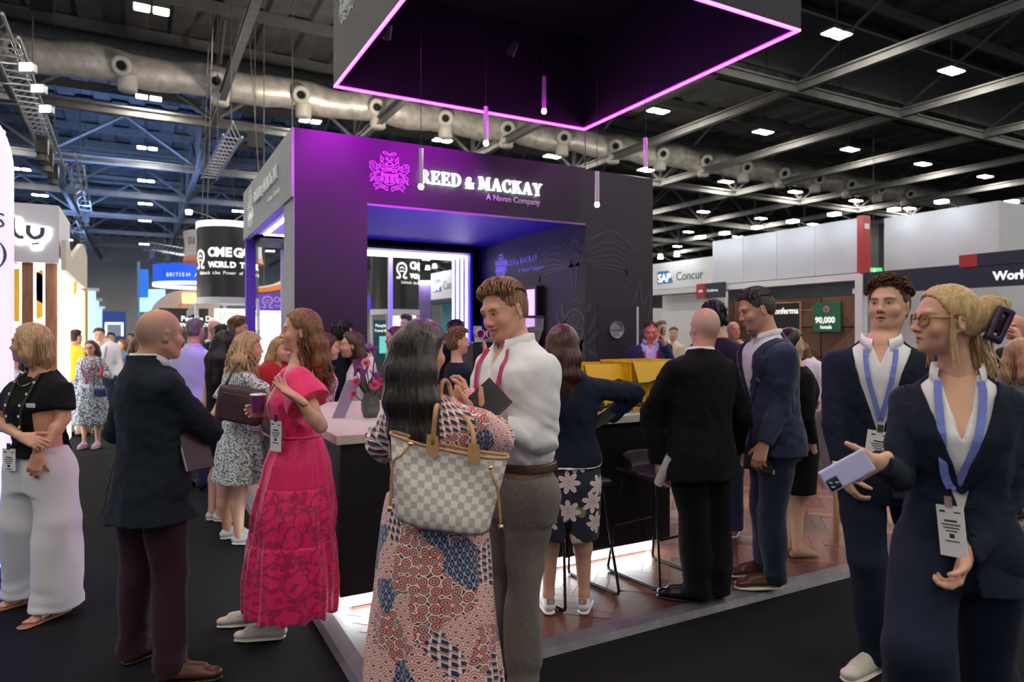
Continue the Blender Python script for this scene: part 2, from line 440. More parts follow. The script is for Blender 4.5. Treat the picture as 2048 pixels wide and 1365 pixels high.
def head_solid(c, R, h, sc=1., fem=False, mouth=0., neck=None, smile=0., ears=True, jaw=1.):
    """c: point between the ears at eye height; R columns = (person's left, forward, up)"""
    H = Solid(h); T = lambda a, b, z: c + R @ (V(a, b, z) * sc)
    E = lambda p, r, k, RR=None: H.add(Ell(T(*p), V(*r) * sc, R if RR is None else R @ RR), k * sc)
    E((0, -.012, .034), (.076, .097, .084), 0); E((0, -.03, .0), (.070, .078, .075), .03)
    E((0, .028, -.03), (.060 if fem else .063, .064, .086), .03)
    E((0, .04, -.075), (.040 if fem else .047 * jaw, .046, .042), .025); E((0, .074, -.101), (.016 if fem else .021, .016, .014), .022)
    if not fem:
        for s in (-1, 1): H.add(Cap(T(s * .05 * jaw, .0, -.06), T(s * .026, .058, -.1), .018 * sc, .014 * sc), .03 * sc)
    for s in (-1, 1):
        E((s * .040, .060, -.034), (.026, .024, .026), .02)
    H.add(Cap(T(-.038, .080, .022), T(.038, .080, .022), (.009 if fem else .013) * sc), .018 * sc)
    for s in (-1, 1): H.sub(Ell(T(s * .031, .103, .001), V(.019, .018, .012) * sc, R), .012 * sc)
    H.add(Cap(T(0, .086, .012), T(0, .104, -.026), .0075 * sc, .0095 * sc), .012 * sc); E((0, .107, -.034), (.0125, .012, .0105), .008)
    for s in (-1, 1): E((s * .0115, .097, -.038), (.0085, .011, .0085), .006)
    for s in (-1, 1):
        E((s * .0315, .0755, .0), (.0135, .0135, .0125), .003)
        H.add(Cap(T(s * .019, .086, .006), T(s * .045, .078, .005), .0036 * sc), .004 * sc)           # upper lid
    w = .024 + .008 * smile; lift = .008 * smile
    for s in (-1, 1):
        H.add(Cap(T(0, .0945, -.0635), T(s * w, .078, -.066 + lift), .0068 * sc, .0035 * sc), .006 * sc)
        H.add(Cap(T(0, .0925, -.0755 - mouth * .5), T(s * w * .9, .078, -.069 + lift - mouth * .3), .0072 * sc, .0035 * sc), .006 * sc)
    if mouth > 0: H.sub(Ell(T(0, .1, -.0695 - mouth * .25 + lift * .4), V(w * .72, .016, .0022 + mouth * .5) * sc, R), .004 * sc)
    if ears:
        for s in (-1, 1):
            RR = R @ Rz(s * -.45) @ Rx(-.15)
            H.add(Ell(T(s * .079, -.012, -.012), V(.009, .019, .032) * sc, RR), .006 * sc); H.add(Cap(T(s * .074, -.004, -.034), T(s * .073, .0, -.042), .007 * sc), .006 * sc)
            H.sub(Ell(T(s * .089, -.010, -.008), V(.008, .010, .019) * sc, RR), .004 * sc)
    nr = .047 if fem else .058
    nb = T(0, -.05, -.235) if neck is None else V(*neck)
    H.add(Cap(T(0, -.022, -.05), nb, nr * sc, nr * 1.12 * sc), .028 * sc); H.add(Cap(nb, nb + V(0, 0, -.05), nr * 1.12 * sc, nr * 1.5 * sc), .03)
    return H
def head_color(v, c, R, sc, skin, lip=(.50, .16, .15), iris=(.05, .07, .09), brow=(.12, .07, .04), stubble=None, scalp=None, mouth=0., smile=0., teeth=True, brow_w=1.):
    p = (v - c) @ R / sc; n = len(v); C = np.repeat(np.array([rgb(skin)]), n, 0)
    x, y, z = np.abs(p[:, 0]), p[:, 1], p[:, 2]
    def blend(m, col, a=1.):
        m = (np.clip(m, 0, 1) * a)[:, None]; C[:] = C * (1 - m) + np.array(rgb(col)) * m
    s1 = lambda d, w: 1 / (1 + np.exp(np.clip(d / w, -30, 30)))
    front = s1(.045 - y, .006)
    blend(front * s1(np.hypot((x - .045) / 1.2, z + .035) - .025, .008), (.72, .28, .22), .28)
    blend(front * s1(np.hypot(x, z + .034) - .014, .006), (.70, .30, .24), .3)
    if scalp is not None:
        blend(s1(np.maximum(y - .055 + np.maximum(0, z - .04) * .5, .0 - z - .05) - .0, .010) * s1(z - .085 + np.maximum(0, .02 - y) * 0, .018), scalp[0], scalp[1])
    if stubble is not None:
        blend(s1(.028 - y, .012) * s1(z + .046, .010) * s1(-.13 - z, .01) * s1(np.abs(p[:, 0]) * 0 - 1, 1), stubble[0], stubble[1])
    mz = -.069
    cur = z - .008 * smile * np.clip(x / .03, 0, 1) ** 2
    blend(front * s1(np.maximum((x - .026 - .006 * smile), np.abs(cur - mz + mouth * .3) - .0105 - mouth * .6 + x * .2), .0016) * s1(.076 - y, .002), lip, .8)
    if mouth > 0:
        blend(front * s1(np.maximum(x - .02 - .004 * smile, np.abs(cur - mz + mouth * .3) - .0012 - mouth * .45), .0013), (.12, .03, .03), .9)
        if teeth: blend(front * s1(np.maximum(x - .019 - .003 * smile, np.abs(cur - mz + mouth * .02) - .0018 - mouth * .22), .0011), (.85, .8, .72), .95)
    ex = x - .0315
    lid = np.hypot(ex / .0130, (z - .0005) / .0046)
    blend(front * s1((lid - 1) * .006, .0010), (.50, .46, .44), .9)
    blend(front * s1(np.hypot(ex, z) - .0062, .0009) * s1((lid - 1) * .006, .0010), iris)
    blend(front * s1(np.maximum(np.abs(ex) - .016, np.abs(z - .0072 + ex * ex * 12) - .0014), .0009), (.06, .035, .03), .8)
    bz = .0225 - np.abs(x - .036) * .22
    blend(front * s1(np.maximum(np.abs(x - .034) - .022, np.abs(z - bz) - .0035 * brow_w), .0013), brow, .8)
    for s in (1,): blend(s1(np.hypot(x - .0085, z + .043) - .0035, .001) * s1(.085 - y, .004), (.15, .05, .04), .8)
    return np.clip(C, 0, 1)

def strand_mesh(lines, r0, r1=.0006, n=4):
    vs = []; qs = []; base = 0
    for L in lines:
        L = np.asarray(L); k = len(L)
        d = np.gradient(L, axis=0); d /= (np.linalg.norm(d, axis=1)[:, None] + 1e-9)
        a = np.cross(d, V(.31, .52, .79)); a /= (np.linalg.norm(a, axis=1)[:, None] + 1e-9); b = np.cross(d, a)
        t = np.linspace(0, 1, k)[:, None]; rad = r0 * np.minimum(1, (1 - t) * 2.2 + .12) + r1 * t
        ring_ = [L + (a * cos(2 * pi * j / n) + b * sin(2 * pi * j / n)) * rad for j in range(n)]
        vs.append(np.stack(ring_, 1).reshape(-1, 3))
        i = np.arange(k - 1)[:, None] * n; j = np.arange(n)[None]; j2 = (j + 1) % n
        qs.append((np.stack([i + j, i + j2, i + n + j2, i + n + j], -1) + base).reshape(-1, 4)); base += k * n
    return np.concatenate(vs), np.concatenate(qs)

def shoe(S_up, S_sole, ank, toe_dir, L=.27, w=.047, h=.075, sole=.02, zf=0.):
    """upper and sole of a shoe whose ankle is above ank (x, y); toe_dir in plan"""
    d = unit((toe_dir[0], toe_dir[1], 0)); a = V(ank[0], ank[1], zf)
    heel = a - d * .055; toe = a + d * (L - .055 - w)
    s_ = np.cross(d, (0, 0, 1.)); R = np.stack([s_, d, V(0, 0, 1)], 1)
    ball = a + d * (L * .48)
    if S_sole is not None:
        for p, q, ra, rb in ((heel + d * w * .85, ball, w * .84, w * 1.0), (ball, toe, w * 1.0, w * .80)):
            S_sole.add(Cap(p + V(0, 0, sole * .5), q + V(0, 0, sole * .5), ra, rb, (0, 0, 1), sole * .5 / w), .004)
    S_up.add(Cap(heel + d * w * .85 + V(0, 0, sole + .022), toe + V(0, 0, sole + .012), w * .80, w * .74, (0, 0, 1), .62), .01)
    S_up.add(Cap(heel + d * w * .8 + V(0, 0, sole + .02), a + d * .0 + V(0, 0, h + sole * .5), w * .76, w * .72), .02)
    S_up.add(Cap(a + d * .02 + V(0, 0, h), ball + V(0, 0, sole + .03), w * .66, w * .62), .02)
    S_up.cut(lambda x, y, z: zf + sole * .7 - z)
# ---------------------------------------------------------------- people
ROWS_M = [(.76, .150, .10, -.01), (.86, .172, .118, -.012), (.94, .168, .115, -.005), (1.04, .152, .110, .0), (1.12, .150, .110, .0), (1.22, .163, .118, 0), (1.31, .176, .122, 0),
          (1.38, .180, .110, -.005), (1.43, .145, .088, -.015), (1.465, .085, .068, -.02), (1.50, .058, .056, -.02)]
ROWS_F = [(.76, .150, .11, -.01), (.86, .175, .122, -.015), (.94, .165, .112, -.005), (1.03, .135, .097, 0), (1.10, .130, .095, 0), (1.2, .140, .115, .010), (1.27, .147, .124, .016),
          (1.34, .152, .106, .0), (1.40, .140, .086, -.01), (1.44, .09, .066, -.015), (1.48, .05, .05, -.015)]
SKIN = '#d9a98f'
def face_mat(skin, lip=(.50, .16, .15), iris=(.05, .07, .09), brow=(.12, .07, .04), stubble=None, scalp=None, mouth=0., smile=0., teeth=True, brow_w=1., **_):
    m, nt, b = nodemat('skin_face', .47); n = NT(nt); b.inputs['Specular IOR Level'].default_value = .35
    b.inputs['Subsurface Weight'].default_value = .06; b.inputs['Subsurface Radius'].default_value = (.012, .005, .003)
    M = n.m; sx, y, z = n.sep(n.attr('hp')['Vector']); x = M('ABSOLUTE', sx)
    def s1(d, w):
        r = n.n('ShaderNodeMapRange', interpolation_type='SMOOTHSTEP'); n.put(r.inputs[0], d); r.inputs[1].default_value = -2 * w; r.inputs[2].default_value = 2 * w; r.inputs[3].default_value = 1; r.inputs[4].default_value = 0; return r.outputs[0]
    def AND(*a):
        o = a[0]
        for q in a[1:]: o = M('MULTIPLY', o, q)
        return o
    hyp = lambda a, c: M('SQRT', M('ADD', M('MULTIPLY', a, a), M('MULTIPLY', c, c)))
    mx = lambda a, c: M('MAXIMUM', a, c)
    nz = n.noise(n.obj(), 70., 3.); sp = n.noise(n.obj(), 900., 2.)
    C = n.mix(M('MULTIPLY', nz, .30), skin, tuple(q * f for q, f in zip(rgb(skin), (.86, .74, .70))))
    def blend(mask, col, a=1.):
        nonlocal C; C = n.mix(M('MULTIPLY', mask, a), C, col)
    front = s1(M('SUBTRACT', .045, y), .006)
    blend(AND(front, s1(M('SUBTRACT', hyp(M('DIVIDE', M('SUBTRACT', x, .045), 1.2), M('ADD', z, .035)), .025), .010)), (.72, .26, .20), .25)
    blend(AND(front, s1(M('SUBTRACT', hyp(x, M('ADD', z, .034)), .014), .006)), (.70, .28, .22), .28)
    if scalp is not None:
        blend(AND(s1(mx(M('SUBTRACT', y, .05), M('SUBTRACT', -.05, z)), .012), s1(M('SUBTRACT', z, .075), .02), M('GREATER_THAN', sp, .4)), scalp[0], scalp[1])
    if stubble is not None:
        jl = s1(mx(M('SUBTRACT', .020, y), M('ADD', z, M('SUBTRACT', .050, M('MULTIPLY', x, .35)))), .012)
        blend(AND(jl, s1(M('SUBTRACT', -.125, z), .01), M('ADD', .55, M('MULTIPLY', sp, .8))), stubble[0], stubble[1])
    w = .025 + .007 * smile; t = M('DIVIDE', x, w); cz = M('SUBTRACT', z, M('MULTIPLY', M('MULTIPLY', t, t), .008 * smile)); k = M('SUBTRACT', 1., M('MULTIPLY', t, t))
    up = M('ADD', -.069 + mouth * .05, M('MULTIPLY', k, .0095)); lo = M('SUBTRACT', -.069 - mouth * .7, M('MULTIPLY', k, .0105))
    lipm = AND(front, s1(mx(mx(M('SUBTRACT', cz, up), M('SUBTRACT', lo, cz)), M('SUBTRACT', x, w)), .0009), s1(M('SUBTRACT', .07, y), .003)); blend(lipm, lip, .8)
    mz = M('SUBTRACT', cz, -.0692 - mouth * .3)
    op = M('MULTIPLY', k, .0006 + mouth * .42); blend(AND(front, s1(M('SUBTRACT', M('ABSOLUTE', mz), M('ADD', op, .0004)), .0006), s1(M('SUBTRACT', x, w * .95), .001)), (.05, .012, .012), .92)
    if mouth > 0 and teeth: blend(AND(front, s1(M('SUBTRACT', M('ABSOLUTE', M('SUBTRACT', mz, mouth * .12)), M('MULTIPLY', k, mouth * .26)), .0005), s1(M('SUBTRACT', x, w * .8), .001)), (.82, .78, .70), .95)
    ex = M('SUBTRACT', x, .0315); q2 = M('SUBTRACT', 1., M('MULTIPLY', M('DIVIDE', ex, .0140), M('DIVIDE', ex, .0140))); sq = 1. - .35 * min(1., smile)
    zu = M('MULTIPLY', q2, .0048 * sq); zl = M('MULTIPLY', q2, -.0034 * sq); eye = AND(front, s1(mx(M('SUBTRACT', z, zu), M('SUBTRACT', zl, z)), .0005))
    blend(AND(front, s1(M('SUBTRACT', hyp(M('MULTIPLY', ex, .6), M('SUBTRACT', z, .004)), .012), .005)), (.30, .14, .11), .28)  # soft lid and socket shade painted into the skin colour
    blend(eye, (.46, .42, .40), .95); r = hyp(ex, M('SUBTRACT', z, .0006)); blend(AND(eye, s1(M('SUBTRACT', r, .0060), .0004)), iris); blend(AND(eye, s1(M('SUBTRACT', r, .0028), .0003)), (.004, .004, .004))
    inx = s1(M('SUBTRACT', M('ABSOLUTE', ex), .0150), .0006)
    blend(AND(front, inx, s1(M('SUBTRACT', M('ABSOLUTE', M('SUBTRACT', z, M('ADD', zu, .0004))), .0011), .0004)), (.025, .014, .012), .9)
    blend(AND(front, inx, s1(M('SUBTRACT', M('ABSOLUTE', M('SUBTRACT', z, zl)), .0004), .0004)), (.12, .05, .04), .6)
    blend(AND(front, inx, s1(M('SUBTRACT', M('ABSOLUTE', M('SUBTRACT', z, M('ADD', zu, .0042))), .0004), .0006)), (.25, .11, .09), .5)  # shade of the lid crease, painted as a thin dark line
    bz = M('ADD', .0235, M('MULTIPLY', M('ABSOLUTE', M('SUBTRACT', x, .036)), -.22)); bw = M('SUBTRACT', .0036 * brow_w, M('MULTIPLY', M('MAXIMUM', M('SUBTRACT', x, .034), 0.), .10))
    blend(AND(front, s1(mx(M('SUBTRACT', M('ABSOLUTE', M('SUBTRACT', x, .034)), .0215), M('SUBTRACT', M('ABSOLUTE', M('SUBTRACT', z, bz)), bw)), .0011), M('ADD', .45, M('MULTIPLY', sp, .9))), brow, .85)
    blend(AND(s1(M('SUBTRACT', hyp(M('SUBTRACT', x, .0085), M('ADD', z, .0435)), .0032), .0008), s1(M('SUBTRACT', .085, y), .004)), (.12, .04, .035), .85)
    nt.links.new(C, b.inputs['Base Color']); return m
class Person:
    def __init__(s, label, u, d, z0=0., H=1.76, yaw=0., fem=False, bulk=1., lean=(0, 0), head=None, hyaw=None, pitch=0., roll=0., group=None, lod=0, skin=SKIN, twist=0., lay=None):
        X = (u - CXP) / FPX * d; QS[0] = 1.05 if lod == 0 else 1.7 if d > 8.2 else 1.2
        s.d = d; s.X0 = X; s.z0 = z0; s.k = H / (1.76 if not fem else 1.76); s.H = H; s.yaw = radians(yaw); s.fem = fem; s.bulk = bulk; s.lod = lod; s.skin = skin
        s.root = empty('person', (X * CT + d * ST, -X * ST + d * CT, z0), -TH, label, 'person', group)
        s.f = V(sin(s.yaw), -cos(s.yaw), 0); s.l = V(cos(s.yaw), sin(s.yaw), 0); s.lean = lean
        s.rows = [(z * s.k, w * s.k * bulk, dd * s.k * bulk, f * s.k + s.ln(z * s.k)[0], s.ln(z * s.k)[1]) for z, w, dd, f in (ROWS_F if fem else ROWS_M)]
        k = s.k; sw = (.160 if fem else .180) * k * (.5 + .5 * bulk); sz = (1.365 if fem else 1.375) * k
        s.sh = {}; s.el = {}; s.wr = {}; s.hip = {}; s.kn = {}; s.an = {}
        lf, ll = s.ln(sz)
        for S_, q in (('L', 1), ('R', -1)):
            s.sh[S_] = s.f * (lf - .01 * k) + s.l * (q * sw + ll) + V(0, 0, sz)
            s.el[S_] = s.sh[S_] + s.l * q * .05 * k + s.f * -.03 * k + V(0, 0, -.285 * k)
            s.wr[S_] = s.el[S_] + s.l * q * .0 + s.f * .06 * k + V(0, 0, -.245 * k)
            s.hip[S_] = s.l * q * .088 * k + V(0, 0, .89 * k)
            s.an[S_] = s.l * q * .10 * k + V(0, 0, .085); s.kn[S_] = (s.hip[S_] + s.an[S_]) / 2 + s.f * .025 + V(0, 0, .01)
        s.neck = s.f * (s.ln(1.45 * k)[0] - .022 * k) + s.l * s.ln(1.45 * k)[1] + V(0, 0, (1.44 if fem else 1.455) * k)
        hy = s.yaw if hyaw is None else radians(hyaw)
        R0 = np.stack([V(-cos(hy), -sin(hy), 0), V(sin(hy), -cos(hy), 0), V(0, 0, 1)], 1)
        s.R = R0 @ Rx(radians(pitch)) @ Ry(radians(roll))
        s.hs = .97 * k if not fem else .94 * k
        s.hc = s.neck + V(0, 0, .175 * k) + R0[:, 1] * .035 * k
        if head is not None: s.hc = s.J(*head)
        s.extra = []; s.g = {}
    def ln(s, z):
        t = max(0, (z - .9 * s.k)) / (.55 * s.k); return s.lean[0] * t, s.lean[1] * t
    def J(s, u, v, dd=0.):
        d = s.d + dd; return V((u - CXP) / FPX * d - s.X0, dd, CH + (HYP - v) / FPX * d - s.z0)
    def prop(s, name, label, cat, anchor):
        a = anchor; r = s.root.location; e = empty(name, (r[0] + a[0] * CT + a[1] * ST, r[1] - a[0] * ST + a[1] * CT, r[2] + a[2]), -TH, label, cat); return e
    def at(s, lat, fwd, z): return s.l * lat + s.f * fwd + V(0, 0, z)
    def arm(s, S_, el, wr):
        s.el[S_] = s.J(*el) if len(el) == 3 else s.el[S_]; s.wr[S_] = s.J(*wr) if len(wr) == 3 else s.wr[S_]
    def leg(s, S_, kn, an):
        if kn is not None: s.kn[S_] = s.J(*kn)
        s.an[S_] = s.J(*an)
        if kn is None: s.kn[S_] = (s.hip[S_] + s.an[S_]) / 2 + s.f * .03 + V(0, 0, .01)
    def loft(s, ease=0., z0=None, z1=None, extra=(), n=2.3, fold=None, rows=None):
        R = rows or s.rows
        rr = [(z, w + ease, d + ease, f, l) for z, w, d, f, l in R if (z0 is None or z >= z0) and (z1 is None or z <= z1)] + list(extra)
        return Loft(rr, s.yaw, n, fold)
    # skin ---------------------------------------------------------
    def body(s, hb=.020, hh=.0050, hands=None, arms=True, legs=True, face=None, thin='al'):
        k = s.k; P_ = []
        B = Solid(hb)
        B.add(s.loft(-.006, z0=.8 * k))
        ar = (.046, .040, .034, .037, .022) if s.fem else (.056, .049, .041, .045, .027)
        if 'a' in thin: ar = tuple(q * .8 for q in ar[:4]) + (ar[4],)
        lr = (.080, .054, .054, .034) if s.fem else (.085, .056, .056, .038)
        if 'l' in thin: lr = tuple(q * .84 for q in lr)
        for S_ in 'LR':
            if arms:
                a, b, c = s.sh[S_], s.el[S_], s.wr[S_]
                B.chain([a, a + (b - a) * .5, b], [ar[0] * k, ar[1] * k, ar[2] * k], .03); m = b + (c - b) * .28
                B.chain([b, m, c], [ar[2] * k, ar[3] * k, ar[4] * k], .02)
            if legs:
                a, b, c = s.hip[S_], s.kn[S_], s.an[S_]; m = b + (c - b) * .3 - s.f * .015
                B.chain([a, b], [lr[0] * k, lr[1] * k], .03); B.chain([b, m, c, c + V(0, 0, -.03)], [lr[1] * .96 * k, lr[2] * 1.04 * k, lr[3] * k, lr[3] * .95 * k], .02)
        P_.append((B.mesh(), None))
        fc = dict(mouth=0., smile=0., jaw=1.); fc.update({a: b for a, b in (face or {}).items() if a in ('mouth', 'smile', 'jaw', 'ears')})
        Hd = head_solid(s.hc, s.R, hh, s.hs, s.fem, neck=s.neck, **fc); s.headS = Hd
        hm = Hd.mesh()
        hcol = head_color(hm[0], s.hc, s.R, s.hs, s.skin, **{a: b for a, b in (face or {}).items() if a in ('lip', 'iris', 'brow', 'stubble', 'scalp', 'mouth', 'smile', 'teeth', 'brow_w')})
        P_.append((hm, hcol))
        for S_, hd in (hands or {}).items():
            hs = Solid(hd.get('h', .0050 if s.lod == 0 else .0095)); W = s.wr[S_]
            fa = unit(s.wr[S_] - s.el[S_]); hs.add(Cap(W - fa * .06, W - fa * .005, ar[4] * 1.05 * k, ar[4] * k), 0)
            hand(hs, W + fa * .005, hd['D'], hd['N'], hd['T'], hd.get('curl', .35), (.93 if s.fem else 1.03) * k * hd.get('s', 1), hd.get('thumb', .5), hd.get('spread', .1), hd.get('tc', .35))
            P_.append((hs.mesh(), None))
        sk = np.array(rgb(s.skin))
        cols = [np.repeat(sk[None], len(m[0]), 0) if c is None else c for m, c in P_]
        v, q = join([m for m, c in P_])
        if s.lod == 0:
            hp = np.concatenate([(m[0] - s.hc) @ s.R / s.hs if c is not None else np.repeat(V(0, -1, 0)[None], len(m[0]), 0) for m, c in P_])
            me = np_mesh('body', v, q, face_mat(s.skin, **(face or {}))); a = me.attributes.new('hp', 'FLOAT_VECTOR', 'POINT'); a.data.foreach_set('vector', hp.astype(np.float32).ravel()); s.bodyo = link('body', me, s.root); return s.bodyo
        s.bodyo = link('body', np_mesh('body', v, q, M_SKIN, np.concatenate(cols)), s.root)
        return s.bodyo
    # garments -----------------------------------------------------
    def top(s, name, m, ease=.018, hem=.8, hemrow=None, sleeve=1., sr=None, vneck=None, neck_r=.066, h=.0105, wr=.004, wf=30., k=.035, n=2.4, uvs=False, cutfn=None, cuff=None, shpad=0., hemfn=None, open_=None, extra=(), fold=None):
        kk = s.k; z0 = hem * kk; S_ = Solid(h if s.lod == 0 else h * 1.8)
        ex = list(extra) + ([(z0 - .002,) + tuple(x * kk for x in hemrow)] if hemrow else [])
        ex = [e + (0.,) * (5 - len(e)) for e in ex]
        lo = s.loft(ease, z0=max(z0, .84 * kk) if hemrow else z0, extra=ex, n=n, fold=fold); S_.add(lo); s.lo_top = lo
        r = sr or ((.054, .050, .040) if s.fem else (.064, .060, .046))
        if sleeve > 0:
            for q in 'LR':
                a, b, c = s.sh[q], s.el[q], s.wr[q]
                a2 = a + V(0, 0, shpad)
                if sleeve >= .999: S_.chain([a2, a2 + (b - a2) * .55, b, c - unit(c - b) * .012], [r[0] * kk, (r[0] + r[1]) / 2 * kk, r[1] * kk, r[2] * kk], k, .010)
                else:
                    e = a2 + (b - a2) * sleeve; S_.chain([a2, e], [r[0] * kk, r[1] * kk], k)
        if sleeve >= .999:      # open sleeve ends square
            for q in 'LR':
                d = unit(s.wr[q] - s.el[q]); e = s.wr[q]
                S_.sub(RBox(e + d * .06, (.075, .075, .06), _frame(d), .002))
        elif sleeve > 0:
            for q in 'LR':
                d = unit(s.el[q] - s.sh[q]); e = s.sh[q] + (s.el[q] - s.sh[q]) * sleeve + V(0, 0, shpad)
                S_.sub(RBox(e + d * (.15), (.13, .13, .15), _frame(d), .002), .004)
        if neck_r: S_.sub(Cap(s.neck + V(0, 0, -.0), s.neck + V(0, 0, .16), neck_r * kk, neck_r * kk * 1.15), .008)
        if vneck:       # (z of the lowest point, half width at the collar bone)
            zb, wv = vneck[0] * kk, vneck[1] * kk; zt = 1.47 * kk
            def vcut(x, y, z):
                fw = x * s.f[0] + y * s.f[1]; la = x * s.l[0] + y * s.l[1] - s.ln(1.3 * kk)[1]
                return np.minimum(fw - .0, wv * (z - zb) / (zt - zb) - np.abs(la))
            S_.cut(vcut)
        if open_:       # open front: gap growing towards the hem
            zb, w0, w1 = open_[0] * kk, open_[1] * kk, open_[2] * kk
            def ocut(x, y, z):
                fw = x * s.f[0] + y * s.f[1]; la = x * s.l[0] + y * s.l[1]
                return np.minimum(fw, np.where(z < zb, w0 + (w1 - w0) * (zb - z) / (zb - z0), -1) - np.abs(la))
            S_.cut(ocut)
        S_.cut(lambda x, y, z: z0 - z + 0 * x + 0 * y)
        if hemfn: S_.cut(hemfn)
        if cutfn: S_.cut(cutfn)
        if wr:
            E_ = [s.el[q] for q in 'LR']
            def dsp(x, y, z):
                d = wr * wob(x, y, z * .7, wf) + wr * .4 * wob(x + 3, y, z, wf * 2.7)
                if sleeve >= .999:
                    for e_ in E_:
                        g_ = np.exp(-((x - e_[0]) ** 2 + (y - e_[1]) ** 2 + (z - e_[2]) ** 2) / .014); d = d + g_ * wr * .75 * np.sin((z * 1.0 + .6 * x) * 95 + 5 * wob(x, y, z, 20))
                return d + wr * .3 * np.sin((z + .7 * x) * 46 + 6 * wob(x, y, z, 13)) * np.exp(-((z - 1.06 * kk) / .1) ** 2)
            S_.disp = dsp
        v, q = S_.mesh(); s.g[name] = S_
        o = link(name, np_mesh(name, v, q, m, uv=s.cyl(v) if uvs else None), s.root); return o
    def cyl(s, v):
        """wrapped cloth coordinates: metres round the body (seam on the side away from the camera), height"""
        a = np.arctan2(v[:, 0], -v[:, 1]); return np.stack([a * .17 * s.k, v[:, 2], 0 * a], 1)
    def trousers(s, m, waist=1.0, hem=.05, r=(.098, .078, .070), h=.012, ease=.012, wr=.004, wf=26., name='trousers', crease=False, hipk=.03, wide=None):
        kk = s.k; S_ = Solid(h if s.lod == 0 else h * 1.7)
        S_.add(s.loft(ease, z0=.76 * kk, z1=waist * kk + .03))
        for q in 'LR':
            a, b, c = s.hip[q], s.kn[q], s.an[q]
            e = c + V(0, 0, -.05)
            if wide: S_.chain([a + V(0, 0, -.02), b, c, e], [wide[0] * kk, wide[1] * kk, wide[2] * kk, wide[2] * kk], hipk, .02)
            else: S_.chain([a, a + (b - a) * .5, b, c, e], [r[0] * kk, (r[0] + r[1]) * .5 * kk, r[1] * kk, r[2] * kk, r[2] * kk], hipk, .02)
        S_.cut(lambda x, y, z: np.maximum(hem - z, z - waist * kk) + 0 * x + 0 * y)
        if wr: S_.disp = lambda x, y, z: wr * wob(x, y, z * .6, wf) * (1 + 1.2 * np.exp(-((z - .14) / .1) ** 2) + .8 * np.exp(-((z - .48 * kk) / .09) ** 2)) + wr * .4 * np.sin(z * 55 + 8 * wob(x, y, z, 9)) * np.exp(-((z - .12) / .12) ** 2)
        s.g[name] = S_; v, q = S_.mesh(); return link(name, np_mesh(name, v, q, m), s.root)
    def skirt(s, name, m, rows, n=2.1, fold=None, h=.010, wr=.003, wf=20., uvs=False, thick=0., hemfn=None):
        S_ = Solid(h if s.lod == 0 else h * 1.6); S_.add(Loft([tuple(r) + (0.,) * (5 - len(r)) for r in rows], s.yaw, n, fold))
        if hemfn: S_.cut(hemfn)
        if wr: S_.disp = lambda x, y, z: wr * wob(x, y, z * .5, wf)
        s.g[name] = S_; v, q = S_.mesh(); return link(name, np_mesh(name, v, q, m, uv=s.cyl(v) if uvs else None), s.root)
    def patch(s, name, src, m, region, off=.005, parent=None, h=.006, lim=None, k=None):
        S0 = s.g[src]; S_ = Solid(h if s.lod == 0 else h * 1.5); S_.ops = [(o, p, q) for o, p, q in S0.ops if o != 'c' or k == 'keep'] + [('o', off, 0), ('c', region, 0)]; S_.lim = lim; S_.disp = S0.disp
        v, q = S_.mesh()
        if not len(q): return None
        return link(name, np_mesh(name, v, q, m), parent or s.root)
    def lf(s, x, y): return x * s.l[0] + y * s.l[1], x * s.f[0] + y * s.f[1]
    def lapels(s, src, m, zb=1.10, zt=1.43, w=.085, inner=.10, parent=None, off=.006):
        kk = s.k; zb *= kk; zt *= kk
        def reg(x, y, z):
            la, fw = s.lf(x, y); t = (z - zb) / (zt - zb); la = np.abs(la - s.ln(1.3 * kk)[1])
            inn = inner * kk * t; out = inn + w * kk * np.clip(np.minimum(t * 1.6 + .05, 1.), 0, 1) * np.where(t > .82, .55, 1.)
            return np.maximum(np.maximum(inn - la - .004, la - out), np.maximum(np.maximum(zb - z, z - zt - .03), -fw))
        return s.patch('lapel', src, m, reg, off, parent)
    def collar(s, m, r=.076, z0=-.012, z1=.066, gap=.034, name='collar', parent=None, drop=.05):
        kk = s.k; mb = MB(); n = 30; g0 = gap / r; rows = []
        for i in range(n + 1):
            a = g0 + (2 * pi - 2 * g0) * i / n; fr = cos(a); ff = max(0., fr); sd = sin(a)
            def pt(rad, z, fw=0.): return s.neck + (s.f * (fr * rad + .010 + fw) + s.l * sd * rad) * kk + V(0, 0, z * kk)
            zt = z1 - .030 * ff - .004
            rows.append([pt(r - .006, z0 - .02), pt(r - .003, zt), pt(r + .004, zt + .001), pt(r + .014 + .012 * ff ** 3, z0 + .028 - drop * ff ** 4, .004), pt(r + .009 + .012 * ff ** 3, z0 + .026 - drop * ff ** 4, .004)])
        for i, rw in enumerate(rows):
            mb.v += [tuple(q) for q in rw]
            if i:
                b_ = 5 * i; c_ = b_ - 5; mb.f += [(c_ + j, b_ + j, b_ + j + 1, c_ + j + 1) for j in range(4)]
        return mb.build(name, m, parent or s.root, smooth=True)
    def ev(s, names, pts):
        F = np.full(len(pts), 9.)
        for nm in names:
            S_ = s.g[nm]; G = np.full(len(pts), 9.)
            for o, p, k in S_.ops:
                if o == 'c': G = np.maximum(G, p(pts[:, 0], pts[:, 1], pts[:, 2]))
                elif o == 'o': G = G - p
                else:
                    d = p(pts[:, 0], pts[:, 1], pts[:, 2]); G = smin(G, d, k) if o == 'u' else -smin(-G, d, k)
            F = np.minimum(F, G)
        return F
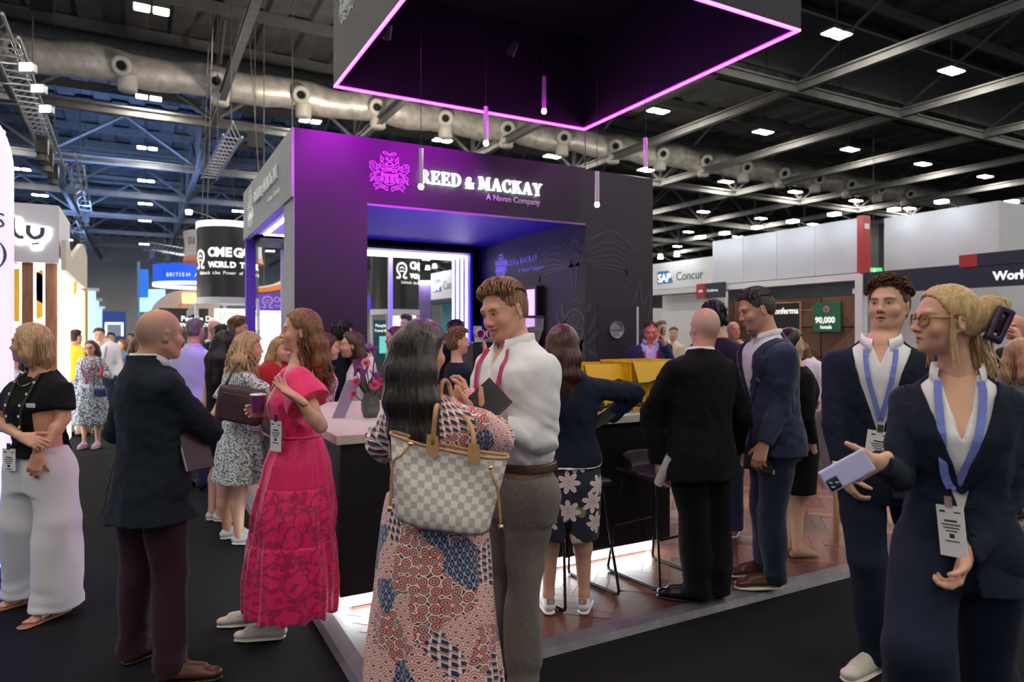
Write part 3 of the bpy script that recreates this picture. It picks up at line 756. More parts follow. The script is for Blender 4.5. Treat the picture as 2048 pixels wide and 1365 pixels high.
    def proj(s, names, lat, z, start=.35, back=False, d=None, o=None):
        """first point of the named garments met from the front at (lat, z)"""
        t = np.linspace(start, -.2, 140); dr = s.f * (-1 if back else 1)
        if d is not None: dr = unit(d)
        base = s.l * lat + V(0, 0, z) if o is None else V(*o)
        pts = base[None] + dr[None] * t[:, None]; F = s.ev(names, pts); i = np.nonzero(F < 0)[0]
        return pts[i[0]] + dr * .012 if len(i) else base
    def ribbon(s, name, m, names, path, w=.02, back=False, th=.002, parent=None, pts=None):
        """path: (lat, z) way-points, laid on the clothes"""
        P2 = smooth_line([V(*p) for p in path], 6) if pts is None else None
        P3 = [s.proj(names, a, b, back=back) for a, b in P2] if pts is None else [V(*p) for p in smooth_line(pts, 5)]
        P3 = np.array(P3); Q = P3.copy()
        for _ in range(3): Q[1:-1] = (Q[:-2] + Q[1:-1] * 2 + Q[2:]) / 4
        out = s.f * (-1 if back else 1)
        if pts is None: Q = np.where(((Q - P3) @ out < 0)[:, None], P3, Q)
        mb = MB(); n = len(Q)
        for i in range(n):
            d = unit(Q[min(i + 1, n - 1)] - Q[max(i - 1, 0)]); c = unit(np.cross(d, out)) * w / 2
            for e in (0, th): mb.v += [tuple(Q[i] - c + out * e), tuple(Q[i] + c + out * e)]
        for i in range(n - 1):
            a = 4 * i; b = a + 4; mb.f += [(a + 2, a + 3, b + 3, b + 2), (a, b, b + 1, a + 1), (a, a + 2, b + 2, b), (a + 1, b + 1, b + 3, a + 3)]
        return mb.build(name, m, parent or s.root, smooth=False)
    def shoes(s, m_up, m_sole, dirs=None, L=.27, w=.047, h=.075, sole=.022, m_lace=None, res=.0072, lace_n=5, zs=None, name='shoe'):
        out = []
        for q in 'LR':
            d = s.f if dirs is None else V(sin(radians(dirs[q])), -cos(radians(dirs[q])), 0)
            zf = (zs or {}).get(q, 0.)
            U = Solid(res if s.lod == 0 else res * 1.8); O = Solid(res if s.lod == 0 else res * 1.8)
            shoe(U, O, s.an[q], d, L * s.k, w * s.k, h, sole, zf)
            o = part(name, U, m_up, s.root); part('sole', O, m_sole, o)
            if m_lace is not None:
                sd = np.cross(d, (0, 0, 1.))
                for i in range(lace_n):
                    c_ = s.an[q] * V(1, 1, 0) + d * (.045 + .017 * i) + V(0, 0, zf + h + sole * .5 + .024 - .0085 * i)
                    MB().tube([c_ - sd * .028 - V(0, 0, .010), c_ - sd * .012 + V(0, 0, .004), c_ + sd * .012 + V(0, 0, .004), c_ + sd * .028 - V(0, 0, .010)], .0032, 5).build('lace', m_lace, o, smooth=True)
            out.append(o)
        return out
    # hair ---------------------------------------------------------
    def ht(s, a, b, z): return s.hc + s.R @ (V(a, b, z) * s.hs)
    def hair(s, m, style='short', thick=.014, line=.078, h=.005, wr=.003, wf=60., back=-.06, strands=0, seed=1, front=.03, length=.3, side=.0, curl=0., sw=.0042, spread=1., fringe=0., width=.085, ear=True, extra=None, vol=1., lift=.0, fall=None, nk=None, part_x=0., side_k=1., comb=0, comb_len=.9, comb_sweep=.25, comb_curl=0., comb_w=.0034, quiff=.012):
        """cap of hair over the skull; long styles add a hanging mass and loose locks"""
        S_ = Solid(h * 1.12 if s.lod == 0 else h * 1.9); T = s.ht; sc = s.hs
        S_.add(Ell(T(0, -.012, .034 + lift * .5), V(.076 + thick * side_k, .097 + thick * (.75 if side_k < 1 else 1), .084 + thick + lift) * sc, s.R)); S_.add(Ell(T(0, -.032, -.0), V(.070 + thick * .8 * side_k, .078 + thick * (.7 if side_k < 1 else 1), .078 + thick) * sc, s.R), .02)
        c, R = s.hc, s.R
        def loc(x, y, z):
            x, y, z = x - c[0], y - c[1], z - c[2]
            return [(x * R[0, i] + y * R[1, i] + z * R[2, i]) / sc for i in range(3)]
        def facecut(x, y, z):
            a, b, e = loc(x, y, z); aa = np.abs(a)
            hl = line - np.maximum(0, aa - .045) * .25 + fringe                     # forehead hair line
            g1 = np.minimum(b - front + .03 - .62 * np.clip(e, 0, .09), hl - e)      # in front of the temples, below the line
            g2 = np.minimum(b + .022, .012 - e) if ear else b * 0 - 1                # clear of the ears
            g3 = back - e - 1.2 * np.maximum(0, b + .02) if style in ('short', 'crop', 'updo', 'bob0') else -e - 9   # nape
            return np.maximum(np.maximum(g1, g2), g3) * sc
        S_.cut(facecut)
        if extra:
            for p, kq in extra: S_.add(p, kq)
        if fall:
            for pts, rad in fall:
                S_.chain([T(*p) for p in pts], [r * sc for r in rad], .03)
        if wr:
            S_.disp = lambda x, y, z: _hairdisp(x, y, z, c, R, sc, wr, wf)
        out = [S_.mesh()]
        rs = np.random.RandomState(seed)
        if strands:
            L = []
            for i in range(strands):
                a = rs.uniform(-pi, pi); 
                b0 = rs.uniform(.15, 1.0)
                x0, y0, z0 = sin(a) * .080 * b0 * vol, -.02 + cos(a) * .098 * b0, .034 + .095 * math.sqrt(max(0, 1 - b0 * b0 * .8))
                if y0 > front and z0 < line + .01: continue
                ln = length * rs.uniform(.75, 1.05); n = 14 if curl else 9; pts = []
                ang = rs.uniform(0, 6.28); cr = curl * rs.uniform(.5, 1.2); fq = rs.uniform(26, 44)
                ex, ey = sin(a) * width * rs.uniform(.75, 1.05) * spread, -.035 + cos(a) * .085 * rs.uniform(.6, 1.0) * spread
                if ey > .02: ey = .02 - rs.uniform(0, .05)
                for j in range(n):
                    t = j / (n - 1); tt = min(1, t * 2.2)
                    px = x0 + (ex - x0) * math.sin(tt * pi / 2) ; py = y0 + (ey - y0) * math.sin(tt * pi / 2) - .02 * t * vol
                    pz = z0 - ln / sc * t ** 1.15
                    p = c + R @ (V(px, py, max(z0 - .1, pz) if False else z0) * sc); p = V(p[0], p[1], (c + R @ (V(x0, y0, z0) * sc))[2] - ln * t ** 1.1)
                    if cr: p = p + V(cos(ang + fq * ln * t), sin(ang + fq * ln * t), .5 * sin(ang * 2 + fq * ln * t)) * cr * min(1, t * 3)
                    pts.append(p)
                L.append(np.array(pts))
            out.append(strand_mesh(L, sw, n=3))
        if comb:
            L = []; cx_, cy_, cz_ = 0., -.012, .034
            for i in range(comb):
                ps = rs.uniform(-1.25, 1.25); ph = rs.uniform(.55, 2.5) if comb_curl else rs.uniform(.50, 2.3); ln = comb_len * rs.uniform(.6, 1.1); up_ = quiff * math.exp(-((ph - .6) / .5) ** 2); pts = []; a0 = rs.uniform(0, 6.28)
                for j in range(9):
                    t = j / 8; f_ = ph + ln * t; w_ = ps + comb_sweep * t * (1 if not comb_curl else rs.uniform(-.2, .2)); tk = thick + .002 + up_ * sin(pi * min(1, t * 1.3 + .1)) + lift * max(0, sin(f_)) + rs.uniform(-.001, .001)
                    p_ = V((.076 + tk * (.5 + .5 * cos(w_))) * sin(w_), (.097 + tk) * cos(f_) * cos(w_) + cy_, (.084 + tk) * sin(f_) * cos(w_) + cz_)
                    if comb_curl: p_ = p_ + V(cos(a0 + 7 * t), sin(a0 + 7 * t) * .7, sin(a0 + 5 * t)) * comb_curl
                    pts.append(c + R @ (p_ * sc))
                L.append(np.array(pts))
            out.append(strand_mesh(L, comb_w, .0008, 3))
        v, q = join(out)
        o = link('hair', np_mesh('hair', v, q, m), s.root); s.g['hair'] = S_
        return o
def _hairdisp(x, y, z, c, R, sc, wr, wf):
    x, y, z = x - c[0], y - c[1], z - c[2]
    a, b, e = [(x * R[0, i] + y * R[1, i] + z * R[2, i]) / sc for i in range(3)]
    an = np.arctan2(a, b + .02)
    return wr * (np.sin(an * wf * .55 + 3 * wob(a, b, e, 18)) * .55 + .6 * wob(a, b * .5, e * .5, wf))
def _frame(d):
    d = unit(d); u = V(0, 0, 1.) if abs(d[2]) < .9 else V(1., 0, 0); r = unit(np.cross(d, u)); return np.stack([r, np.cross(r, d), d], 1)
M_SKIN = mat('skin', (.7, .45, .35), .48, vcol=True, noise=.06, nscale=60, spec=.35, sss=.06)
def cloth(name, col, rough=.85, sheen=.15, noise=.12, nscale=300, bump=.25, bscale=700, **kw):
    return mat(name, col, rough, sheen=sheen, noise=noise, nscale=nscale, bump=bump, bscale=bscale, spec=.2, **kw)
def hairmat(name, col, dark=None, rough=.42):
    """streaked hair colour"""
    if name in MATS: return MATS[name]
    m, nt, b = nodemat(name, rough); n = NT(nt)
    mp = n.n('ShaderNodeMapping'); nt.links.new(n.obj(), mp.inputs[0]); mp.inputs['Scale'].default_value = (1, 1, .16)
    f = n.noise(mp.outputs[0], 130, 3.); r = n.n('ShaderNodeMapRange'); nt.links.new(f, r.inputs[0]); r.inputs[1].default_value = .35; r.inputs[2].default_value = .65
    dk = dark or tuple(x * .4 for x in rgb(col))
    nt.links.new(n.mix(r.outputs[0], dk, col), b.inputs['Base Color'])
    bp = n.n('ShaderNodeBump'); bp.inputs['Strength'].default_value = .5; bp.inputs['Distance'].default_value = .003; nt.links.new(f, bp.inputs['Height']); nt.links.new(bp.outputs[0], b.inputs['Normal'])
    b.inputs['Specular IOR Level'].default_value = .4
    return m
def hand_dir(a): return unit(a)

def ring_on(p, S_, hd, i, m):
    """finger ring on finger i (0 = index) of the hand built with hd"""
    sc = (.93 if p.fem else 1.03) * p.k; fa = unit(p.wr[S_] - p.el[S_]); W = p.wr[S_] + fa * .005; D = unit(hd['D']); N = unit(V(*hd['N']) - D * np.dot(hd['N'], D)); T0 = np.cross(D, N); T = T0 * (1 if np.dot(T0, hd['T']) >= 0 else -1)
    a = hd['curl'][i]; q = W + (D * (.088, .092, .088, .080)[i] + T * (.029, .010, -.010, -.028)[i]) * sc; dd = D * cos(a) + N * sin(a); q = q + dd * .018 * sc; fr = _frame(dd)
    pts = [q + fr @ V(cos(t) * .0105, sin(t) * .0105, 0) for t in np.linspace(0, 2 * pi, 15)]
    return MB().tube(pts, .0016, 6).build('ring', m, p.root, smooth=True)
# ================================================================ materials of the place
M_carpet = mat('carpet_black', (.012, .013, .015), .95, noise=.35, nscale=400, bump=.5, bscale=900, spec=.15)
M_dark = mat('stand_charcoal', (.022, .021, .028), .55, noise=.12, nscale=60)
M_navy = mat('stand_midnight', (.012, .012, .022), .6)
M_greyp = mat('panel_grey', (.34, .36, .37), .6, noise=.08, nscale=12)
M_white = mat('panel_white', (.78, .79, .82), .6)
M_whitel = mat('panel_white_satin', (.62, .62, .68), .5)
M_steel = mat('painted_steel', (.17, .17, .168), .55, noise=.2, nscale=3)
M_steel_d = mat('painted_steel_dark', (.10, .10, .10), .6, noise=.2, nscale=3)
M_alu = mat('aluminium', (.62, .63, .66), .35, metal=.9, noise=.12, nscale=20)
M_foil = mat('duct_foil', (.66, .63, .58), .42, metal=.35, noise=.3, nscale=4, bump=1.0, bscale=14)
M_roof = mat('roof_deck', (.085, .085, .088), .85, noise=.3, nscale=1.5)
M_roofb = mat('roof_deck_blue', (.05, .075, .12), .85, noise=.3, nscale=1.5)
M_lamp = mat('lamp_white', (1, 1, 1), .4, emit=(1, .93, .8), es=95)
M_spot = mat('spot_white', (1, 1, 1), .4, emit=(.85, .95, 1), es=16)
M_neon = mat('neon_magenta', (1, .6, 1), .4, emit=(.90, .012, 1.0), es=19)
M_ledw = mat('led_white', (1, 1, 1), .4, emit=(1, .80, .97), es=3.6)
M_ledv = mat('led_violet', (1, 1, 1), .4, emit=(.86, .74, 1), es=4)
M_kick = mat('kick_light', (1, 1, 1), .4, emit=(.90, .97, 1), es=7)
M_letter = mat('letter_lit', (1, 1, 1), .4, emit=(1, 1, .97), es=2.2)
M_lilac = mat('print_lilac', (.62, .48, .70), .5)
M_print = mat('print_grey', (.62, .66, .70), .5)
M_ghost = mat('print_ghost', (.046, .042, .064), .45)
M_black = mat('black_satin', (.008, .008, .009), .4)
M_blackm = mat('black_matt', (.008, .008, .009), .85)
M_top = mat('worktop_pale', (.66, .60, .55), .45, noise=.12, nscale=25, stretch=(1, 8, 8))
M_glass = mat('clear_glass', (1, 1, 1), .02, trans=1., spec=.5)
M_acryl = mat('clear_acrylic', (.95, .93, 1), .08, alpha=.12)
M_chrome = mat('chrome', (.85, .85, .85), .12, metal=1)
M_gold = mat('gold', (.9, .65, .3), .25, metal=1)
M_red = mat('stand_red', (.45, .035, .04), .5)
M_wood = mat('warm_wood', (.36, .16, .075), .5, noise=.35, nscale=6, stretch=(6, 6, .6))
M_wall = mat('hall_wall', (.5, .49, .44), .8, noise=.1, nscale=.6)

# ================================================================ hall shell
tag(Box('floor', -40, 60, -14, 74, -.1, 0, M_carpet), 'black carpet covering the floor of the exhibition hall', None, kind='structure')
tag(Box('wall_back', -40, 60, 74, 74.3, 0, 11, M_wall), kind='structure')
tag(Box('wall_right', 60, 60.3, -14, 74, 0, 11, M_wall), kind='structure')
# corrugated roof deck
mb = MB()
prof = []
x = -40.
while x < 60:
    prof += [(x, 10.75), (x + .5, 10.75), (x + .6, 10.87), (x + 1.1, 10.87)]; x += 1.2
for i in range(len(prof) - 1):
    n = len(mb.v); (xa, za), (xb, zb) = prof[i], prof[i + 1]
    mb.v += [(xa, -14, za), (xb, -14, zb), (xb, 74, zb), (xa, 74, za)]; mb.f.append((n, n + 1, n + 2, n + 3))
tag(mb.build('ceiling', M_roof), kind='structure')

# roof trusses along x
XB = [-13.6, -8.4, -3.2, 2.05, 6.7, 11.3, 16., 20.7, 25.4, 30.1, 34.8, 39.5]
TR_CH = {}
def truss(y, label, z0=8.3, z1=10.3, fine=True):
    t = empty('roof_truss', (0, y, z0), 0, label, 'truss')
    MB().box(-20, 44, -.09, .09, -.03, .02).box(-20, 44, -.02, .02, .02, .2).box(-20, 44, -.09, .09, .2, .25).build('bottom_chord', M_steel, t)
    h = z1 - z0
    MB().box(-20, 44, -.15, .15, h - .03, h + .03).box(-20, 44, -.03, .03, h + .03, h + .32).box(-20, 44, -.15, .15, h + .32, h + .38).build('top_chord', M_steel, t)
    for i, x in enumerate(XB):
        MB().bar((x, 0, .2), (x, 0, h), .13).build('post', M_steel, t)
        xm = XB[i + 1] if i + 1 < len(XB) else x + 4.7
        mid = (x + xm) / 2
        MB().tube([(x, 0, .2), (mid, 0, h)], .065, 6).build('brace', M_steel, t)
        MB().tube([(mid, 0, h), (xm, 0, .2)], .065, 6).build('brace', M_steel, t)
    return t
for y, l in ((12.9, 'roof truss crossing above the white display walls'), (24., 'roof truss carried beside the silver ventilation duct'),
             (31.2, 'roof truss one bay beyond the silver duct'), (38.4, 'roof truss two bays beyond the silver duct'),
             (45.6, 'roof truss three bays beyond the silver duct'), (53., 'roof truss four bays beyond the silver duct'),
             (61., 'far roof truss before the end wall of the hall')):
    truss(y, l)
# beams along y and purlins under the deck
for x in XB:
    b = empty('roof_beam', (x, 0, 8.42), 0, 'long grey steel beam running between the roof trusses', 'beam', 'long roof beams')
    MB().box(-.09, .09, 2, 72, -.12, -.08).box(-.02, .02, 2, 72, -.08, .1).box(-.09, .09, 2, 72, .1, .14).build('girder', M_steel, b)
    for k, y in enumerate((12.9, 24., 31.2, 38.4, 45.6, 53.)):
        MB().tube([(0, y, .1), (0, y + 3.5, 1.95)], .05, 6).build('brace', M_steel_d, b)
        MB().tube([(0, y, .1), (0, y - 3.5, 1.95)], .05, 6).build('brace', M_steel_d, b)
for k in range(24):
    y = 3 + k * 2.9
    o = MB().box(-20, 44, y - .05, y + .05, 10.42, 10.74).build('purlin', M_steel_d)
    tag(o, 'dark purlin fixed beneath the ribbed roof deck', 'purlin', 'roof purlins')
# dark bulkhead panels between the deck and the first truss
bk = empty('ceiling_bulkhead', (0, 0, 0), 0, 'dark upright bulkhead panels closing the first roof truss', 'bulkhead')
M_bulk = mat('bulkhead', (.028, .029, .032), .8, noise=.1, nscale=2)
for i in range(11):
    Box('panel', 11.5 + i * 3, 14.47 + i * 3, 12.62, 12.7, 8.62, 10.72, M_bulk, bk)
MB().tube([(12, 11.6, 9.75), (46, 11.6, 9.75)], .03, 6).build('conduit', M_steel, bk)
# pale ceiling lining strip beside the duct
o = Box('ceiling_lining', 9.5, 15.6, 13.3, 19.2, 9.5, 9.56, mat('lining', (.30, .29, .26), .8, noise=.25, nscale=1.2)); tag(o, 'pale lining boards hung under the roof beside the truss', 'lining')
# ventilation duct
du = empty('ventilation_duct', (0, 21.7, 8.95), 0, 'silver foil wrapped ventilation duct with round nozzles', 'duct')
pts = []; rr = []
for i in range(120):
    x = -12 + i * .45; pts.append((x, .05 * sin(i * .7), .05 * sin(i * 1.1))); rr.append(.46 + .022 * sin(i * 1.9) + .012 * sin(i * 5.3))
MB().tube(pts, rr, 24).build('casing', M_foil, du, smooth=True)
M_noz = mat('nozzle_white', (.62, .6, .55), .5)
for i in range(18):
    x = -.45 + i * 2.35 - 4.7
    nz = MB().lathe([(.0, -.16), (.12, -.16), (.2, 0), (.27, .02), (.27, .12), (.16, .14), (.12, .05), (.0, .03)], n=18).build('nozzle', M_noz, du, smooth=True)
    nz.location = (x, -.55, -.12); nz.rotation_euler = (radians(115), 0, radians(-20))
    b = MB().lathe([(.0, .1), (.12, .1), (.12, .105), (.0, .105)], n=16).build('opening', M_blackm, nz)
    n2 = MB().lathe([(.24, .2), (.24, -.18), (.2, -.22), (.0, -.22)], n=16).build('spigot', M_noz, du, smooth=True)
    n2.location = (x + .12, -.25, -.5)

# ceiling light pairs on their regular grid
proto = None
for i in range(-3, 9):
    for j in range(-3, 9):
        x, y = .2 + 4.83 * i, 10.7 + 6.45 * j
        if y > 72: continue
        if proto is None:
            proto = empty('ceiling_light', (x, y, 8.8), 0, 'twin panel hall light hanging from the roof', 'light', 'hall ceiling lights')
            for s in (-1, 1):
                h = MB().box(s * .02, s * .36, -.2, .2, .012, .09).build('housing', M_steel_d, proto)
                MB().box(s * .05, s * .33, -.17, .17, 0, .011).build('lamp_panel', M_lamp, proto)
            MB().bar((-.3, 0, .12), (.3, 0, .12), .03).build('bracket', M_steel_d, proto)
            MB().tube([(0, 0, .1), (0, 0, 1.5)], .012, 5).build('rod', M_steel_d, proto)
        else:
            c = copy_tree(proto); c.location = (x, y, 8.8)

# stage lighting trusses (ladder pieces)
def ladder(a, b, w, label, n, lamps=(), rz=.0):
    a = np.array(a, float); b = np.array(b, float); d = b - a; L = np.linalg.norm(d); d /= L
    side = np.cross(d, (0, 0, 1.)); side /= np.linalg.norm(side); up = np.cross(side, d)
    t = empty('lighting_truss', tuple(a), 0, label, 'truss')
    for s, q in ((-1, 0), (1, 0), (0, 1)):
        MB().tube([side * s * w / 2 + up * q * w * .8, d * L + side * s * w / 2 + up * q * w * .8], .028, 6).build('chord', M_alu, t)
    for k in range(n):
        p = d * (L * (k + .5) / n)
        MB().tube([p - side * w / 2, p + side * w / 2], .016, 5).build('rung', M_alu, t)
        MB().tube([p - side * w / 2, p + d * (L / n * .5) + up * w * .8], .012, 4).build('lacing', M_alu, t)
    for f in (.42, .95):
        p = d * L * f + up * w * .8; MB().tube([p, p + np.array((0, 0, 10.8 - (a + p)[2]))], .012, 5).build('hanger', M_steel_d, t)
    for f in lamps:
        p = d * L * f + np.array((0, 0, -.02))
        MB().box(p[0] - .12, p[0] + .12, p[1] - .12, p[1] + .12, p[2] - .45, p[2] - .05).tube([p + (0, 0, -.45), p + (0, 0, -.62)], [.1, .13], 10).build('moving_head', M_black, t)
    return t
ladder(PX(5, 70, z=6.3), PX(112, 335, z=6.3), .42, 'aluminium lighting truss with black lamps above the tall rounded totem', 26, (.62, .75, .92))
ladder(PX(418, 358, z=6.3), PX(466, 272, z=6.3), .42, 'short aluminium lighting truss hanging before the roof beam', 13)
ladder(PX(150, 330, z=6.5), PX(172, 425, z=6.5), .4, 'far aluminium lighting truss with a black hoist', 8, (.95,))
t = ladder(PX(296, 500, z=6.), PX(372, 512, z=6.), .5, 'aluminium lighting truss above the blue ring sign', 9, (.1, .5))
ladder(PX(148, 450, z=5.5), PX(172, 500, z=5.5), .4, 'aluminium truss carrying lamps beside the wave canopy', 6, (.2, .7))
for u, v, l in ((47, 131, 'white flood lamp on a rod, highest above the totem'), (70, 174, 'white flood lamp on a rod, middle one above the totem'), (86, 215, 'white flood lamp on a rod, lowest one above the totem')):
    p = PX(u, v, z=5.2); t = empty('flood_lamp', tuple(p), -TH, l, 'lamp')
    MB().tube([(-1.1, 0, .12), (0, 0, 0)], .012, 6).build('rod', M_alu, t)
    MB().box(-.02, .16, -.05, .05, -.1, .02).build('head', M_alu, t, bevel=.01)
    MB().box(-.01, .15, -.062, -.052, -.09, .01).build('lens', M_spot, t)
for u, v, z, l in ((510, 282, 6.5, 'black loudspeaker box hanging beside the short lighting truss'), (85, 10, 8.5, 'black loudspeaker box hanging beside the ceiling light')):
    p = PX(u, v, z=z); t = empty('loudspeaker', tuple(p), 0, l, 'speaker')
    MB().quadbox([(-.2, -.16, -.2), (.2, -.16, -.2), (.16, .16, -.2), (-.16, .16, -.2), (-.2, -.16, .2), (.2, -.16, .2), (.16, .16, .2), (-.16, .16, .2)]).build('cabinet', M_black, t)
    MB().tube([(0, 0, .2), (0, 0, 10.74 - z)], .012, 5).build('hanger', M_steel_d, t)

# ================================================================ the stand
def smooth_line(pts, n=6):
    pts = [np.array(p, float) for p in pts]
    if len(pts) < 3: return pts
    out = []
    q = [2 * pts[0] - pts[1]] + pts + [2 * pts[-1] - pts[-2]]
    for i in range(1, len(q) - 2):
        for k in range(n):
            t = k / n; a, b, c, d = q[i - 1], q[i], q[i + 1], q[i + 2]
            out.append(.5 * ((2 * b) + (c - a) * t + (2 * a - 5 * b + 4 * c - d) * t * t + (3 * b - a - 3 * c + d) * t ** 3))
    return out + [pts[-1]]
def strokes(lines, fn, t=.002, sm=True):
    """flat raised ribbons: lines = [(points, width), ...]; fn(a, b, h) -> xyz"""
    mb = MB()
    for pts, w in lines:
        p = smooth_line(pts) if sm and len(pts) > 2 else [np.array(q, float) for q in pts]
        L = []; R = []
        for i in range(len(p)):
            d = p[min(i + 1, len(p) - 1)] - p[max(i - 1, 0)]; d = d / (np.linalg.norm(d) + 1e-9); nrm = np.array((-d[1], d[0])) * w / 2
            L.append(p[i] + nrm); R.append(p[i] - nrm)
        base = len(mb.v)
        for h in (0, t):
            for a, b in zip(L, R): mb.v += [tuple(fn(a[0], a[1], h)), tuple(fn(b[0], b[1], h))]
        m = len(p) * 2
        for i in range(len(p) - 1):
            a = base + 2 * i; mb.f += [(a + m, a + m + 1, a + m + 3, a + m + 2), (a, a + m, a + m + 2, a + 2), (a + 1, a + 3, a + m + 3, a + m + 1)]
    return mb
def mirror(lines): return lines + [([(-a, b) for a, b in p], w) for p, w in lines]
def crest_lines(w=.03):
    h = []
    h.append(([(0, -.62), (.2, -.56), (.3, -.4), (.33, -.15), (.34, .12), (.3, .16), (.16, .14), (0, .17)], w))           # shield
    h.append(([(0, -.1), (.33, -.1)], w)); h.append(([(0, -.17), (.32, -.17)], w))
    for a in (.07, .15, .23): h.append(([(a, -.17), (a * .75, -.52)], w))
    h.append(([(0, .05), (.1, .1), (.2, .02), (.28, .08)], w))
    h.append(([(0, .2), (.13, .22), (.17, .34), (.12, .46), (0, .5)], w)); h.append(([(0, .3), (.1, .33), (.12, .4)], w))     # helmet
    h.append(([(.02, .5), (.05, .6), (.14, .58), (.2, .7)], w)); h.append(([(0, .52), (0, .7)], w)); h.append(([(.08, .6), (.1, .74)], w))
    h.append(([(0, .78), (.08, .86), (.2, .84), (.34, .93), (.22, .96), (.1, .92), (0, .84)], w))                        # bird crest
    h.append(([(.18, .34), (.3, .4), (.36, .52), (.3, .6), (.38, .68), (.46, .62), (.42, .5), (.48, .44)], w))            # mantling
    h.append(([(.2, .24), (.34, .28), (.44, .36), (.52, .32)], w)); h.append(([(.4, .7), (.46, .78)], w))
    h.append(([(.36, .1), (.46, .24), (.58, .3), (.66, .22), (.6, .12), (.52, .16), (.54, .24)], w))                      # griffin head
    for k in range(5):                                                                                                     # wing feathers
        h.append(([(.6 + .05 * k, .02 + .02 * k), (.74 + .05 * k, .18 + .03 * k), (.86 + .035 * k, .40 - .07 * k)], w))
    h.append(([(.62, .3), (.78, .44), (.96, .42), (.98, .3), (.92, .1), (.78, -.06), (.64, -.04)], w))
    h.append(([(.44, .0), (.62, -.02), (.76, -.16), (.78, -.34), (.68, -.5), (.52, -.5), (.44, -.38), (.5, -.26), (.6, -.28), (.62, -.36)], w))
    h.append(([(.5, -.06), (.64, -.12), (.7, -.26), (.66, -.4), (.56, -.42), (.52, -.35)], w))
    h.append(([(.84, -.12), (.94, -.24), (.9, -.4), (.96, -.52), (.86, -.46), (.82, -.3)], w))
    h.append(([(.1, -.74), (.3, -.66), (.5, -.6), (.74, -.62), (.78, -.7), (.66, -.78), (.7, -.9), (.58, -.8), (.4, -.78), (.2, -.86), (.12, -.9), (.1, -.74)], w))
    h.append(([(.2, -.76), (.4, -.71), (.6, -.7)], w * .8)); h.append(([(.36, -.2), (.42, -.05), (.38, -.4), (.4, -.55)], w))
    return mirror(h)
def front_fn(x0, y0, z0, s): return lambda a, b, h: (x0 + a * s, y0 - h, z0 + b * s)
def left_fn(x0, y0, z0, s): return lambda a, b, h: (x0 - h, y0 - a * s, z0 + b * s)

# serif capitals, unit height, as outline polygons
def arc(cx, cy, rx, ry, a0, a1, n=14): return [(cx + rx * cos(radians(a0 + (a1 - a0) * i / n)), cy + ry * sin(radians(a0 + (a1 - a0) * i / n))) for i in range(n + 1)]
def R4(x0, x1, y0, y1): return [(x0, y0), (x1, y0), (x1, y1), (x0, y1)]
def ring(cx, cy, ro, ri, a0, a1, n=14):
    o = arc(cx, cy, *ro, a0, a1, n); i = arc(cx, cy, *ri, a0, a1, n)
    return [[o[k], o[k + 1], i[k + 1], i[k]] for k in range(n)]
def serif(x, top, w=.19): return R4(x - w, x + w, .93, 1.) if top else R4(x - w, x + w, 0, .07)
GLYPH = {
 'R': (.86, [R4(.12, .32, 0, 1), serif(.22, 0), R4(.02, .45, .93, 1), R4(.3, .45, .44, .52)] + ring(.42, .72, (.3, .28), (.12, .2), -90, 90) + [[(.38, .47), (.56, .47), (.86, .05), (.64, .05)], R4(.62, .9, 0, .07)]),
 'E': (.80, [R4(.12, .32, 0, 1), R4(.02, .72, .92, 1), R4(.02, .75, 0, .08), R4(.3, .55, .46, .54), R4(.51, .57, .36, .64), R4(.66, .72, .72, 1), R4(.69, .75, 0, .3)]),
 'D': (.92, [R4(.12, .32, 0, 1), R4(.02, .45, .93, 1), R4(.02, .45, 0, .07)] + ring(.42, .5, (.46, .5), (.25, .43), -90, 90)),
 'M': (1.14, [R4(.13, .22, 0, 1), R4(.82, 1.02, 0, 1), serif(.17, 0, .15), serif(.92, 0, .19), R4(.02, .3, .93, 1), R4(.84, 1.12, .93, 1), [(.16, 1), (.36, 1), (.62, .3), (.54, .05)], [(.54, .05), (.62, .3), (.86, 1), (.96, 1)]]),
 'A': (.96, [[(.1, .04), (.2, .04), (.5, .84), (.44, 1)], [(.4, 1), (.56, 1), (.88, .04), (.66, .04)], R4(.26, .68, .28, .36), serif(.14, 0, .14), serif(.78, 0, .18)]),
 'C': (.86, ring(.5, .5, (.48, .52), (.27, .44), 55, 305, 20) + [R4(.72, .79, .66, .98), R4(.74, .81, .04, .3)]),
 'K': (.94, [R4(.12, .32, 0, 1), serif(.22, 0), serif(.22, 1), [(.3, .4), (.42, .4), (.76, .95), (.64, .95)], [(.42, .56), (.56, .66), (.92, .05), (.68, .05)], R4(.56, .88, .93, 1), R4(.62, .95, 0, .07)]),
 'Y': (.92, [R4(.37, .57, 0, .46), serif(.47, 0), [(.1, .96), (.3, .96), (.55, .44), (.39, .44)], [(.72, .96), (.82, .96), (.56, .44), (.44, .42)], serif(.2, 1, .18), serif(.77, 1, .14)]),
}
def serif_word(word, fn, size, m, parent, depth=.02, gap=.1):
    """each capital a mesh of its own on fn(a, b, h)"""
    x = 0.
    for ch in word:
        if ch == ' ': x += .3; continue
        if ch == '&':
            polys = ring(.3, .73, (.21, .2), (.09, .1), 0, 360, 18) + ring(.3, .36, (.29, .27), (.13, .15), 90, 300, 16) + [[(.18, .62), (.34, .62), (.74, .16), (.56, .16)], [(.56, .34), (.68, .34), (.5, .13), (.4, .14)], R4(.54, .78, .38, .45), R4(.02, .76, -.06, .03)]
            polys = [[(a, b * .92) for a, b in p] for p in polys]; w = .8
        else: w, polys = GLYPH[ch]
        mb = MB()
        for p in polys: mb.prism([(x + a, b) for a, b in p], lambda a, b, h: fn(a * size, b * size, h), 0, depth)
        mb.build('letter', m, parent); x += w + gap
    return x * size

